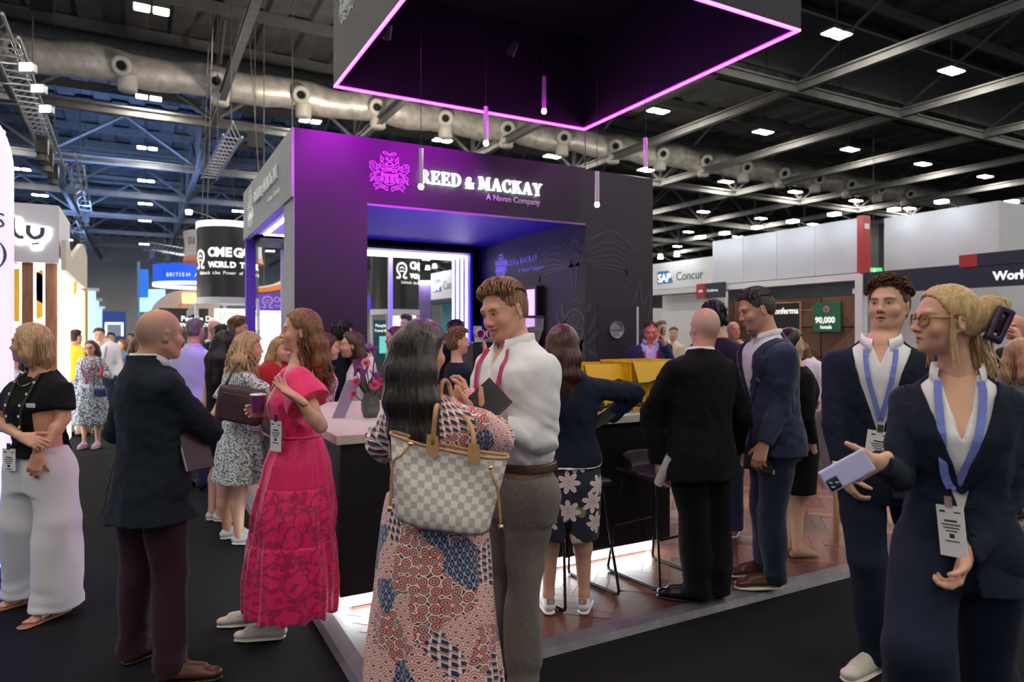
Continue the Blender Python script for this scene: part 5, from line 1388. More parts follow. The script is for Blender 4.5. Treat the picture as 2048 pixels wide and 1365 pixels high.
def notebook(p, label, c, sd, up, w=.13, h=.21, t=.018, m=None, strap=None):
    """closed notebook: cover boards, page block, elastic; c is its centre, sd/up its axes"""
    sd = unit(sd); up = unit(np.array(up) - sd * np.dot(up, sd)); nn = np.cross(sd, up)
    e = p.prop('notebook', label, 'notebook', c); fn = lambda a, b_, t_: sd * a + up * b_ + nn * t_
    q = lambda x0, x1, y0, y1: [(x0, y0), (x1, y0), (x1, y1), (x0, y1)]
    MB().prism(q(-w / 2, w / 2, -h / 2, h / 2), fn, t / 2 - .003, t / 2).build('cover', m or M_cover, e)
    MB().prism(q(-w / 2, w / 2, -h / 2, h / 2), fn, -t / 2, -t / 2 + .003).build('cover', m or M_cover, e)
    MB().prism(q(-w / 2, -w / 2 + .004, -h / 2, h / 2), fn, -t / 2 + .003, t / 2 - .003).build('spine', m or M_cover, e)
    MB().prism(q(-w / 2 + .004, w / 2 - .004, -h / 2 + .004, h / 2 - .004), fn, -t / 2 + .003, t / 2 - .003).build('page_block', M_paper, e)
    if strap: MB().prism(q(w / 2 - .022, w / 2 - .014, -h / 2 - .001, h / 2 + .001), fn, -t / 2 - .001, t / 2 + .001).build('elastic', strap, e)
    return e

# --- curly-haired man, navy suit -------------------------------------------------
p = Person('man with curly hair in navy suit and white shirt, blue lanyard, walking', 1762, 3.25, H=1.86, yaw=-30, hyaw=-48, pitch=6, head=(1777, 612, .05))
p.arm('R', (1672, 850, .02), (1686, 940, -.04)); p.arm('L', (1850, 860, .0), (1850, 975, -.1)); p.leg('R', (1735, 1120, -.03), (1750, 1300, -.0)); p.leg('L', (1850, 1110, .1), (1872, 1245, .3))
p.body(hands={'R': dict(D=(.3, -.2, -1), N=(1, 0, 0), T=(0, -1, 0), curl=.5)}, face=dict(brow=(.08, .045, .03), stubble=((.28, .15, .11), .30), mouth=.003, brow_w=1.3, teeth=False))
p.top('shirt', C_white, ease=.006, hem=.86, sleeve=0, vneck=(1.37, .04), h=.008)
p.collar(C_white, gap=.03)
jk = p.top('jacket', C_navy, hem=.80, hemrow=(.195, .145), vneck=(1.00, .125), open_=(1.0, .004, .05))
p.lapels('jacket', C_navy2, zb=1.02, inner=.115, parent=jk)
p.trousers(C_navy, hem=.035, r=(.098, .082, .080))
p.shoes(M_sneak, M_sole, dirs={'R': -58, 'L': -25}, L=.30, w=.052, m_lace=M_sole)
p.hair(hairmat('hair_auburn', (.15, .062, .032)), 'short', thick=.016, line=.082, wr=.006, wf=52, lift=.008, front=.040, side_k=.35, comb=330, comb_len=.4, comb_curl=.010, comb_w=.0042, quiff=.012)
ly = p.ribbon('lanyard', M_lany_b, ['shirt'], [(-.062, 1.53), (-.06, 1.48), (-.045, 1.38), (-.01, 1.24), (0, 1.20)], .022); p.ribbon('lanyard', M_lany_b, ['shirt'], [(.062, 1.53), (.06, 1.48), (.045, 1.38), (.012, 1.24), (0, 1.20)], .022)
badge(p, p.proj(['shirt'], 0, 1.155) + p.f * .02, .10, .15, tilt=-.12)
p.root['label'] = 'young man with curly auburn hair, navy suit, blue lanyard and cream sneakers'

# --- blonde woman with phone, navy suit ------------------------------------------
p = Person('blonde woman with hair clip and tortoiseshell glasses in navy suit', 1915, 2.3, H=1.76, yaw=-28, fem=True, hyaw=-92, pitch=2, head=(1890, 641, .0), bulk=.95)
p.arm('R', (1797, 955, -.02), (1758, 925, -.22)); p.arm('L', (2012, 1000, -.05), (1932, 1115, -.14)); p.leg('R', (1835, 1300, -.1), (1850, 1540, 0)); p.leg('L', (1960, 1300, .1), (1985, 1500, .25))
HD = {'R': dict(D=(-.95, -.25, -.35), N=(.2, .9, .4), T=(-.2, .2, 1), curl=[.45, .5, .5, .5], thumb=.7, tc=.2), 'L': dict(D=(-.5, -.2, -.85), N=(-.75, .3, .5), T=(-.2, -1, 0), curl=[.55, .7, .75, .8], thumb=.35, tc=.5)}
p.body(hh=.0040, hands=HD, face=dict(brow=(.3, .2, .1), lip=(.58, .22, .2), mouth=.003, teeth=False))
p.top('shirt', C_white, ease=.006, hem=.92, sleeve=0, vneck=(1.24, .055), h=.008)
p.collar(C_white, gap=.06, r=.072, z0=-.03, drop=.07)
jk = p.top('jacket', C_navy, hem=.76, hemrow=(.198, .16, -.01), vneck=(1.06, .12), open_=(1.0, .003, .05), ease=.020, h=.0095, sr=(.050, .048, .040))
p.lapels('jacket', C_navy2, zb=1.08, inner=.112, w=.09, parent=jk)
for z in (1.05, .965):
    c = p.proj(['jacket'], .022, z); MB().lathe([(.0, .004), (.010, .004), (.012, 0), (0, 0)], n=14).build('button', M_black, jk, loc=tuple(c), rot=(pi / 2, 0, p.yaw))
p.trousers(C_navy, hem=.03, wide=(.108, .105, .12), waist=1.0)
p.shoes(M_bshoe, M_black, L=.25, w=.042)
hm = hairmat('hair_blonde', (.62, .42, .20), (.36, .22, .09)); hl = hairmat('hair_blonde_pale', (.72, .52, .28), (.42, .27, .12))
T = p.ht
p.hair(hm, 'updo', thick=.011, line=.086, wr=.0035, wf=70, front=.048, back=-.055, h=.0045, ear=True, extra=[(Cap(T(0, -.10, .0), T(0, -.135, .03), .045, .038), .02), (Ell(T(.0, -.155, .055), (.045, .04, .038)), .015), (Ell(T(.0, -.185, .02), (.04, .036, .045)), .012), (Ell(T(.01, -.20, .062), (.03, .026, .024)), .01)])
L = []
rs = np.random.RandomState(3)
for i in range(46):
    t0 = rs.uniform(-.05, .05); a = T(t0, -.105 + rs.uniform(-.03, .02), -.05); L.append([a, a + V(.008 + rs.uniform(-.004, .012), 0, -.05), a + V(.02 + rs.uniform(-.01, .03), rs.uniform(-.02, .02), -.10), a + V(.026 + rs.uniform(-.015, .04), rs.uniform(-.02, .02), -.135 - rs.uniform(0, .05))])
for s_ in (-1, 1):
    for i in range(12):
        a = T(s_ * .079, .025 - .004 * i % .02, .02 - .004 * i); L.append([a, a + V(.0, -.004 * s_, -.05), a + V(.006, -.006 * s_, -.09), a + V(.004 + rs.uniform(-.008, .008), -.004, -.125 - rs.uniform(0, .03))])
for i in range(60):       # crest of loops in the bun
    an = rs.uniform(0, 6.28); r_ = rs.uniform(.02, .05); cc = T(rs.uniform(-.03, .03), -.165, .045)
    L.append([cc + V(cos(an + k) * r_, rs.uniform(-.004, .004), sin(an + k) * r_) for k in np.linspace(0, 2.4, 7)])
link('hair_locks', np_mesh('hair_locks', *strand_mesh([np.array(x) for x in L], .0028), hl), p.root)['kind'] = 'stuff'
# hair claw and glasses
cl = Solid(.004); Rr = _frame(p.R[:, 1] * -1); c0 = T(-.045, -.125, -.012)
up_ = unit(V(.42, 0, .9)); fr = np.stack([unit(np.cross(up_, V(0, -1, 0))), V(0, -1., 0), up_], 1)
cl.add(RBox(c0 + V(.02, -.02, .0), (.030, .012, .062), fr, .010)); cl.sub(RBox(c0 + V(.02, -.03, .0), (.011, .03, .040), fr, .006))
cl.add(RBox(c0 + V(.05, .02, .01), (.026, .012, .040), fr, .008))
part('hair_claw', cl, mat('claw_plum', (.035, .012, .045), .35), p.root)
M_tort = mat('tortoiseshell', (.30, .12, .03), .25, noise=.7, nscale=120); gl = MB()
def rim(s_): return [T(s_ * .034 + .024 * cos(a), .098 - .010 * abs(cos(a)) * (1 if cos(a) * s_ > 0 else 0), -.004 + .021 * sin(a)) for a in np.linspace(0, 2 * pi, 19)]
for s_ in (-1, 1): gl.tube(rim(s_), .0034, 6)
gl.tube([T(-.011, .1, .004), T(0, .104, .006), T(.011, .1, .004)], .003, 6)
for s_ in (-1, 1): gl.tube([T(s_ * .058, .09, .004), T(s_ * .074, .05, .004), T(s_ * .082, -.004, .008), T(s_ * .08, -.02, -.006)], .0028, 6)
go = gl.build('glasses', M_tort, p.root, smooth=True)
for s_ in (-1, 1):
    mb_ = MB(); r_ = rim(s_)[:-1]; mb_.v = [tuple(x) for x in r_]; mb_.f = [tuple(range(len(r_)))]; mb_.build('lens', mat('lens_brown', (.5, .3, .15), .05, alpha=.25), go)
for q in (-1, 1): p.ribbon('lanyard', M_lany_b, ['shirt', 'jacket'], [(q * .058, 1.445), (q * .062, 1.40), (q * .05 - .006, 1.28), (q * .026 - .022, 1.15), (-.03, 1.10)], .024)
badge(p, p.proj(['shirt', 'jacket'], -.035, 1.05) + p.f * .03, .085, .16, tilt=.10, out=unit(V(-.9, -.45, 0)))
W_ = p.wr['R']; e = p.prop('phone', 'lilac smartphone held by the blonde woman in suit', 'phone', p.J(1693, 943, -.27))
a1_ = unit(V(.86, -.06, .50)); a2_ = unit(np.cross(V(0, -1, .15), a1_)); fr = np.stack([a1_, a2_, np.cross(a1_, a2_)], 1)
S_ = Solid(.0035).add(RBox((0, 0, 0), (.076, .037, .005), fr, .005)); part('case', S_, mat('case_lilac', (.50, .50, .78), .4), e)
S_ = Solid(.003).add(RBox(fr @ V(-.052, -.012, .006), (.019, .019, .003), fr, .003)); cb = part('camera_bump', S_, mat('bump_black', (.01, .01, .015), .15), e)
for a, b_ in ((-.060, -.019), (-.044, -.012), (-.060, -.005)): MB().lathe([(0, .003), (.006, .003), (.0065, 0), (0, 0)], n=12).build('lens', M_chrome, e, loc=tuple(fr @ V(a, b_, .009)))
ring_on(p, 'L', HD['L'], 2, M_chrome)
p.root['label'] = 'blonde woman with hair claw and tortoiseshell glasses, navy suit, holding a phone'
def locks(p, L, m, r=.003, name='hair_locks'):
    o = link(name, np_mesh(name, *strand_mesh([np.array(x) for x in L], r), m), p.root); o['kind'] = 'stuff'; return o
# --- woman with crossed arms, black tee, white wide trousers ----------------------
p = Person('blonde woman in black tee shirt and wide white trousers with crossed arms', 78, 3.87, H=1.66, yaw=-12, fem=True, hyaw=-82, pitch=3, head=(60, 688, .0), bulk=1.04, skin='#d6a284')
p.arm('R', (-8, 842, -.03), (44, 874, -.2)); p.arm('L', (128, 838, -.05), (76, 908, -.17)); p.leg('R', (42, 1040, .05), (60, 1185, .2)); p.leg('L', (118, 1040, -.02), (112, 1212, 0.))
p.body(hb=.010, hh=.0044, thin='l', hands={'R': dict(D=(.9, -.1, -.3), N=(.1, .8, -.6), T=(.1, -.5, .8), curl=[.15, .3, .4, .45]), 'L': dict(D=(-.18, -.1, -1), N=(-.4, .9, 0), T=(.9, -.3, 0), curl=[.3, .4, .45, .5], thumb=.2)}, face=dict(brow=(.2, .12, .07), lip=(.5, .2, .18), mouth=.003, teeth=False))
p.top('tee_shirt', C_blackt, ease=.018, hem=.97, hemrow=(.178, .14), sleeve=.70, sr=(.058, .066, .06), neck_r=.075, wr=.006)
p.trousers(cloth('linen_white', (.74, .72, .76), .8, noise=.05), waist=1.02, hem=.055, wide=(.118, .120, .145), wr=.007, wf=18, hipk=.05)
for q, an, dr in (('L', p.an['L'], -20), ('R', p.an['R'], -35)):
    d = V(sin(radians(dr)), -cos(radians(dr)), 0); S_ = Solid(.005); a = an * V(1, 1, 0)
    S_.add(Cap(a - d * .05 + V(0, 0, .045), a + V(0, 0, .06), .030, .032), .02).add(Cap(a + V(0, 0, .05), a + d * .12 + V(0, 0, .028), .03, .030, (0, 0, 1), .7), .02)
    sd = np.cross(d, (0, 0, 1.))
    for i in range(5): S_.add(Cap(a + d * .13 + sd * (.024 - .012 * i) + V(0, 0, .026), a + d * (.165 - .006 * i) + sd * (.027 - .013 * i) + V(0, 0, .022), .009 - .0006 * i, .0075 - .0006 * i), .004)
    f_ = part('foot', S_, mat('skin_foot', '#d6a284', .5), p.root); sh = Solid(.005); sh.add(Cap(a - d * .05 + V(0, 0, .008), a + d * .17 + V(0, 0, .008), .036, .042, (0, 0, 1), .2)); so = part('sandal', sh, mat('sandal_tan', (.42, .2, .12), .5), p.root)
    for t_ in (.04, .10): MB().tube([a + d * t_ + sd * .042 + V(0, 0, .015), a + d * (t_ + .01) + sd * .026 + V(0, 0, .068 - t_ * .15), a + d * (t_ + .01) - sd * .026 + V(0, 0, .068 - t_ * .15), a + d * t_ - sd * .042 + V(0, 0, .015)], .006, 6).build('strap', mat('strap_tan', (.45, .2, .13), .4), so, smooth=True)
hm = hairmat('hair_ash_blonde', (.60, .40, .22), (.30, .16, .08)); T = p.ht
p.hair(hm, 'bob', thick=.018, line=.082, wr=.004, wf=64, front=.045, ear=False, h=.005, fall=[([(s_ * .066, -.02, .0), (s_ * .074, -.025, -.07), (s_ * .066, -.035, -.125)], [.04, .036, .024]) for s_ in (-1, 1)] + [([(0, -.075, 0), (0, -.085, -.07), (0, -.085, -.14)], [.055, .055, .035])], strands=150, length=.24, width=.092, sw=.0035, seed=4)
M_lk = M_lany_k
for q in (-1, 1): p.ribbon('lanyard', M_lk, ['tee_shirt'], [(q * .065, 1.38), (q * .06, 1.24), (q * .035 - .02, 1.06), (-.03, .99)], .018)
for q in (-1, 1):
    for i in range(5):
        z = 1.33 - .06 * i; c = p.proj(['tee_shirt'], q * (.065 - .012 * i * .6) - (.004 * i if q > 0 else .002 * i), z) + p.f * .004; MB().box(-.006, .006, -.001, .001, -.007, .007).build('lanyard_mark', M_badge, p.root, loc=tuple(c), rot=(0, 0, p.yaw))
badge(p, p.proj(['tee_shirt', 'trousers'], -.045, .97) + p.f * .02, .085, .12)
c = p.proj(['tee_shirt'], .095, 1.21); nb = MB().box(-.03, .03, -.003, .0, -.012, .012).build('name_tag', mat('tag_silver', (.6, .6, .62), .3), p.root, loc=tuple(c), rot=(0, 0, p.yaw))
MB().lathe([(.012, -.0015), (.0135, 0), (.012, .0015), (.0105, 0), (.012, -.0015)], n=16).build('earring', M_gold, p.root, loc=tuple(T(.083, -.004, -.055)), rot=(pi / 2, 0, .4))
for k_, dz in enumerate((0, .012)): MB().lathe([(.031, -.003), (.033, 0), (.031, .003), (.029, 0), (.031, -.003)], n=20).build('bracelet', M_gold, p.root, loc=tuple(p.wr['L'] + V(.004, 0, .022 + dz)), rot=(.2, -.35, 0))
MB().tube([p.proj(['body_'] if 0 else ['tee_shirt'], x_, 1.36 - .05 * (1 - (x_ / .07) ** 2)) for x_ in np.linspace(-.06, .06, 7)], .0018, 5).build('necklace', M_gold, p.root)

# --- bald man in dark blazer, burgundy trousers -----------------------------------
p = Person('bald man in dark blazer and burgundy corduroy trousers with folded arms', 303, 3.2, H=1.75, yaw=142, hyaw=142, pitch=-2, head=(322, 668, .0), bulk=.99, skin='#cf9a82')
p.arm('R', (420, 862, .05), (384, 884, .25)); p.arm('L', (234, 862, .1), (300, 880, .32)); p.leg('L', (272, 1150, .05), (266, 1292, .12)); p.leg('R', (340, 1150, -.02), (338, 1322, -.08))
p.body(hands={'R': dict(D=(-.6, .6, .2), N=(-.4, -.6, 0), T=(0, .2, 1), curl=.7)}, face=dict(scalp=((.22, .17, .15), .55), brow=(.2, .14, .1), jaw=1.05))
p.top('shirt', cloth('shirt_pale', (.62, .66, .80), .7, noise=.03), ease=.004, hem=1.2, sleeve=0, h=.009); p.collar(cloth('shirt_pale', ''), gap=.02)
C_blz = cloth('blazer_charcoal', (.010, .015, .024), sheen=.03); jk = p.top('jacket', C_blz, hem=.74, hemrow=(.222, .188, .0), ease=.022, vneck=(1.05, .11), h=.0095, wr=.006, sr=(.060, .058, .048), extra=[(.86, .200, .162)])
def reg(x, y, z, p=p):
    r_ = np.hypot(x - p.neck[0], y - p.neck[1]); la, fw = p.lf(x - p.neck[0], y - p.neck[1]); return np.maximum(np.maximum(z - p.neck[2] - .055 + .2 * np.maximum(0, fw), p.neck[2] - .02 - z), np.maximum(fw - .05, np.abs(r_ - .079) - .008))
S_ = Solid(.006).add(Cap(p.neck + V(0, 0, -.06), p.neck + V(0, 0, .1), .088, .082)); S_.cut(reg); part('jacket_collar', S_, C_blz, jk)
for q in (-.07, .07): p.ribbon('vent_seam', C_black, ['jacket'], [(q, 1.0), (q * 1.25, .9), (q * 1.5, .76)], .004, back=True, parent=jk)
C_burg = cloth('corduroy_burgundy', (.030, .007, .014), .8, sheen=.12, noise=.2, nscale=60)
p.trousers(C_burg, hem=.06, r=(.100, .080, .070), wr=.006, wf=24)
p.shoes(M_brown, M_black, dirs={'L': 150, 'R': 100}, L=.30, w=.049, m_lace=M_brown, sole=.026)
notebook(p, 'dark notebook with cream pages held under the arm of bald man', p.J(390, 896, .0), V(-.45, -.85, 0), V(-.36, .1, .93), .14, .21, .024, mat('cover_plum', (.06, .03, .05), .5))

# --- woman in fuchsia tiered dress -------------------------------------------------
p = Person('woman in fuchsia tiered dress gesturing and holding a paper cup', 596, 3.62, H=1.72, yaw=-68, fem=True, hyaw=-76, pitch=1, head=(601, 662, .02), bulk=.94, lean=(.02, .0), skin='#dbab92')
p.arm('L', (641, 852, -.22), (599, 800, -.30)); p.arm('R', (575, 848, .1), (541, 824, -.02)); p.leg('L', (565, 1090, .0), (552, 1225, -.04)); p.leg('R', (555, 1090, .08), (515, 1215, .14))
p.body(hb=.010, hh=.0044, thin='', hands={'L': dict(D=(-.85, -.1, .62), N=(-.1, -.2, 1), T=(-.4, -.9, -.2), curl=[.12, .2, .28, .3], thumb=.9, spread=.25, tc=0.), 'R': dict(D=(-.9, -.25, .05), N=(-.1, -.9, 0), T=(0, 0, 1), curl=[.55, .6, .6, .6], thumb=.5)}, face=dict(brow=(.22, .12, .06), lip=(.55, .2, .19), mouth=.005))
fold = lambda a, z: 1 + (.055 * np.sin(a * 13 + 2.2 * np.sin(z * 5)) + .03 * np.sin(a * 29 + 3 * z)) * np.clip((1.02 - z) / .7, .08, 1)
bd = p.top('dress_bodice', M_fuch, ease=.014, hem=.99, sleeve=.50, sr=(.088, .118, .08), neck_r=.085, vneck=(1.27, .085), wr=.005, wf=44, uvs=True, h=.008, shpad=.012)
def tier(z0, z1, a0, b0, a1, b1, dx0, dx1, m, nm, amp=1., hem=None):
    return p.skirt(nm, m, [(z0, a0, b0, dx0, 0), ((z0 + z1) / 2, (a0 + a1) / 2 + .012, (b0 + b1) / 2 + .012, (dx0 + dx1) / 2, 0), (z1, a1, b1, dx1, 0)], fold=lambda a, z: 1 + amp * (.045 * np.sin(a * 11 + 1.8 * np.sin(z * 6)) + .022 * np.sin(a * 27 + 4 * z)), uvs=True, hemfn=hem, h=.009)
t1 = tier(.80, 1.055, .190, .185, .150, .118, .01, .0, M_fuch, 'skirt_tier', .7)
t2 = tier(.515, .81, .222, .212, .192, .186, .03, .01, M_fuchl, 'skirt_tier', 1.)
sc_ = lambda x, y, z: .135 + .028 * np.abs(np.sin(np.arctan2(x, -y + 1e-6) * 7)) - z
t3 = tier(.12, .525, .250, .236, .228, .215, .035, .03, M_fuchl, 'skirt_tier', 1., sc_)
mb = MB()
for i in range(6):
    z = 1.065 - .018 * i; a = np.linspace(0, 2 * pi, 29); w_, d_ = .148 - .002 * i, .116 - .002 * i
    mb.tube([p.at(cos(t) * w_, sin(t) * d_ + .0, z + .002 * sin(t * 9)) for t in a], .0065, 5)
mb.build('smocking', M_fuch, p.root, smooth=True)
M_canv = mat('canvas_ecru', (.66, .60, .52), .8, noise=.06, nscale=60)
p.shoes(M_canv, M_sole, dirs={'L': -82, 'R': -78}, L=.285, w=.044, h=.06, sole=.02, m_lace=M_sole, lace_n=4)
hm = hairmat('hair_copper', (.30, .13, .055), (.10, .04, .02)); T = p.ht
p.hair(hm, 'long', thick=.014, line=.084, wr=.004, wf=60, front=.05, ear=True, h=.005, fall=[([(s_ * .05, -.07, .01), (s_ * .055, -.105, -.08), (s_ * .06, -.12, -.17), (s_ * .06, -.12, -.26)], [.045, .05, .048, .03]) for s_ in (-1, 1)], strands=170, length=.36, curl=.014, width=.09, sw=.0034, seed=8)
L = []; rs = np.random.RandomState(8)
for i in range(150):
    s_ = rs.uniform(-1, 1); a = T(s_ * .075, -.06 - rs.uniform(0, .05), rs.uniform(-.02, .05)); ph = rs.uniform(0, 6.28); fq = rs.uniform(22, 34); ln = rs.uniform(.22, .36); rr_ = rs.uniform(.008, .018)
    L.append([a + V(.02 * t + cos(ph + fq * ln * t) * rr_ * min(1, 3 * t) + (.02 + .05 * rs.rand()) * t, sin(ph + fq * ln * t) * rr_, -ln * t) for t in np.linspace(0, 1, 14)])
locks(p, L, hm, .0038)
for s_ in (-1, 1): MB().lathe([(.009, -.0015), (.0105, 0), (.009, .0015), (.0075, 0), (.009, -.0015)], n=14).build('earring', M_gold, p.root, loc=tuple(T(s_ * .083, -.002, -.05)), rot=(pi / 2, 0, .2))
for q in (-1, 1): p.ribbon('lanyard', M_lany_w, ['dress_bodice'], [(q * .062, 1.40), (q * .075, 1.30), (q * .035, 1.14), (.0, 1.09)], .02)
badge(p, p.J(553, 842, -.18), .078, .155, tilt=-.03, out=V(-.5, -.85, 0))
MB().lathe([(.028, -.003), (.030, 0), (.028, .003), (.026, 0), (.028, -.003)], n=16).build('bracelet', M_black, p.root, loc=tuple(p.wr['L'] + unit(p.el['L'] - p.wr['L']) * .02), rot=(0, .95, .0))
e = p.prop('paper_cup', 'purple paper coffee cup held by the woman in fuchsia', 'cup', p.J(516, 826, -.075))
M_cup = mat('cup_purple', (.16, .02, .14), .5)
MB().lathe([(.026, 0), (.039, .092)], n=24).build('sleeve', M_cup, e, smooth=True); MB().lathe([(0, .001), (.026, .001)], n=24).build('bottom', M_badge, e)
MB().lathe([(.0385, .09), (.041, .094), (.0385, .098), (.036, .094), (.0385, .09)], n=24).build('rim', M_badge, e, smooth=True); MB().lathe([(0, .084), (.036, .084)], n=24).build('coffee', mat('coffee', (.10, .05, .02), .3), e); MB().lathe([(.0262, .006), (.0278, .022)], n=24).build('base_band', M_badge, e)

# --- woman in patchwork maxi dress with checked tote -------------------------------
p = Person('woman with long dark hair in patchwork print maxi dress with checked tote', 868, 2.48, H=1.64, yaw=158, fem=True, hyaw=152, head=(846, 703, .02), bulk=1.06)
p.arm('R', (985, 880, .12), (940, 800, .36)); p.arm('L', (776, 880, .10), (806, 850, .34)); p.leg('L', None, (830, 1500, .0)); p.leg('R', None, (910, 1500, .02))
p.body(hands={'R': dict(D=(-.3, .5, .8), N=(-.9, 0, -.2), T=(0, -1, .3), curl=.5)})
rows = [(.06, .262, .235, .0), (.30, .248, .222), (.55, .230, .208), (.80, .212, .185), (.95, .190, .158), (1.02, .172, .142)]
fold = lambda a, z: 1 + (.035 * np.sin(a * 11 + 2 * np.sin(z * 4)) + .02 * np.sin(a * 23 + 3 * z)) * np.clip((1.0 - z) / .6, .1, 1)
p.top('dress_bodice', M_maxi, ease=.026, hem=.99, neck_r=.07, sr=(.070, .088, .060), wr=.008, wf=22, uvs=True, h=.009)
p.skirt('dress_skirt', M_maxi, rows, fold=fold, uvs=True, h=.010, wr=.006)
hm = hairmat('hair_dark', (.030, .018, .013), (.006, .004, .004), .32); T = p.ht
p.hair(hm, 'long', thick=.02, line=.05, wr=.003, wf=70, ear=False, h=.005, front=.02,
       fall=[([(x_, -.075, .03), (x_ * 1.25 + .012, -.105, -.08), (x_ * 1.35 + .03, -.125, -.2), (x_ * 1.25 + .05, -.13, -.33), (x_ * .9 + .06, -.12, -.43)], [.045, .047, .047, .040, .016]) for x_ in (-.058, -.02, .02, .058)], strands=0)
L = []; rs = np.random.RandomState(5)
for i in range(420):
    x_ = rs.uniform(-1, 1); b0 = rs.uniform(0, 1); z0 = .12 - .05 * b0
    st_ = T(x_ * .05, -.02 - b0 * .06, z0 - abs(x_) * .03 + .002); ex = x_ * .098; off = rs.uniform(-.006, .012); ln = rs.uniform(.44, .58); pts = []
    for t in np.linspace(0, 1, 10):
        px_ = x_ * .05 + (ex - x_ * .05) * min(1, t * 3.2) + .05 * t * t - x_ * .03 * max(0, t - .6); py_ = -.02 - b0 * .06 + (-.125 - off + abs(x_) * .035 + .02 + b0 * .06) * min(1, t * 2.8) - .045 * t
        q_ = T(px_, py_, 0); pts.append(V(q_[0], q_[1], st_[2] - ln * t + .01 * (t == 0)))
    L.append(pts)
locks(p, L, hm, .0030)
# the tote: soft trapezoid body hung from the shoulder
bag = p.prop('tote_bag', 'large cream checked tote bag with tan leather straps on shoulder', 'bag', p.J(892, 1060, -.20)); bc = p.J(892, 1060, -.20)
B_ = lambda u, v, dd: p.J(u, v, dd) - bc
NB = 26; NZ = 16; vs = []; uvs = []; fs = []
top_l, top_r, bot_l, bot_r = B_(781, 866, -.20), B_(1017, 914, -.17), B_(790, 1030, -.20), B_(978, 1058, -.17)
nrm = unit(np.cross(top_r - top_l, V(0, 0, 1.))); nrm = nrm if nrm[1] < 0 else -nrm
for j in range(NZ + 1):
    t = j / NZ; l_ = bot_l + (top_l - bot_l) * t; r_ = bot_r + (top_r - bot_r) * t; cc = (l_ + r_) / 2; hw = (r_ - l_) / 2; hwL = np.linalg.norm(hw)
    dp = (.070 - .018 * t) * (1 if t > .04 else .8); per = 0; prev = None
    for i in range(NB):
        a = 2 * pi * i / NB; ca, sa = cos(a), sin(a); ex = .55
        q_ = cc + hw * (abs(ca) ** .45 * np.sign(ca)) + nrm * (dp * abs(sa) ** .6 * np.sign(sa)) + V(0, 0, -.012 * (1 - abs(ca)) * (1 if t > .9 else 0) - .018 * (1 - ca * ca) * (t < .1)) + nrm * .006 * sin(7 * t + 3 * ca)
        vs.append(q_); uvs.append((hwL * (abs(ca) ** .45 * np.sign(ca)) / hwL * .185 * (1 if True else 1), t * .27 + (0 if sa > 0 else .5), 0))
for j in range(NZ):
    for i in range(NB): a = j * NB + i; b_ = j * NB + (i + 1) % NB; fs.append((a, b_, b_ + NB, a + NB))
nb_ = len(vs); 
vs.append(np.mean(vs[:NB], 0) + V(0, 0, -.004)); uvs.append((0, -.06, 0))
fs += [(nb_, (i + 1) % NB, i, i) for i in range(NB)]
bo = link('bag_body', np_mesh('bag_body', np.array(vs), np.array(fs), M_check, uv=np.array(uvs)), bag)
tr = [vs[NZ * NB + i] for i in range(NB)] + [vs[NZ * NB]]
MB().tube(tr, .0055, 6).build('rim_piping', M_leath, bag, smooth=True)
for f0, sg in ((.36, 1), (.70, 1)):
    tip = top_l + (top_r - top_l) * f0 + nrm * .062
    tb = MB(); tb.prism([(-.018, .03), (.018, .03), (.022, -.01), (.016, -.034), (0, -.044), (-.016, -.034), (-.022, -.01)], lambda a, b_, t_: tip + unit(top_r - top_l) * a + V(0, 0, 1) * b_ + nrm * t_, 0, .005); tb.build('strap_tab', M_leath, bag)
shl = p.sh['R'] + V(-.02, -.035, .075) - bc
h1 = top_l + (top_r - top_l) * .36 + nrm * .062; h2 = top_l + (top_r - top_l) * .70 + nrm * .062
pk_ = B_(885, 775, -.02)
MB().tube(smooth_line([h1, h1 + V(.012, -.0, .12), pk_ + V(-.005, -.05, -.06), pk_ + V(.0, .0, .02), pk_ + V(.02, .06, .0), pk_ + V(.04, .1, -.12)], 5), .008, 7).build('handle', M_leath, bag, smooth=True)
MB().tube(smooth_line([h2, h2 + V(-.012, .05, .08), pk_ + V(.04, .02, -.06), pk_ + V(.02, .05, .0)], 5), .008, 7).build('handle', M_leath, bag, smooth=True)
for u1, v1, u2, v2, u3, v3 in ((822, 888, 786, 930, 780, 1018), (980, 936, 996, 985, 1002, 1055)):
    a, b_, c_ = B_(u1, v1, -.275), B_(u2, v2, -.265), B_(u3, v3, -.25)
    MB().tube(smooth_line([a, (a + b_) / 2 + nrm * .012, b_, c_], 5), .0045, 6).build('side_lace', M_leath, bag, smooth=True)
    S_ = MB().lathe([(.0, -.006), (.009, -.004), (.009, .004), (0, .006)], n=10).build('rivet', M_gold, bag, loc=tuple(a), smooth=True); MB().lathe([(.0, -.01), (.008, -.008), (.008, .008), (0, .01)], n=10).build('rivet', M_gold, bag, loc=tuple(c_), smooth=True)

# --- smiling man in white shirt -----------------------------------------------------
p = Person('smiling fair-haired man in white shirt with pink lanyard', 1036, 2.98, H=1.86, yaw=-52, hyaw=-46, pitch=-14, roll=6, head=(1008, 622, -.02), bulk=1.04, lean=(.03, 0), skin='#d8a48c')
p.arm('L', (1082, 880, -.16), (972, 842, -.26)); p.arm('R', (962, 860, .1), (972, 822, -.16)); p.leg('L', (1048, 1130, -.04), (1042, 1365, -.04)); p.leg('R', (995, 1120, .08), (985, 1330, .12))
p.body(hh=.0042, hands={'L': dict(D=(-.75, -.1, .55), N=(.45, .6, .5), T=(.3, -.6, .6), curl=[.25, .3, .3, .3], thumb=.6)}, face=dict(brow=(.3, .16, .08), mouth=.008, smile=1.3, lip=(.5, .17, .15), stubble=((.42, .22, .13), .3)))
C_sh = cloth('shirt_crisp', (.80, .79, .80), .65, noise=.02, bump=.1)
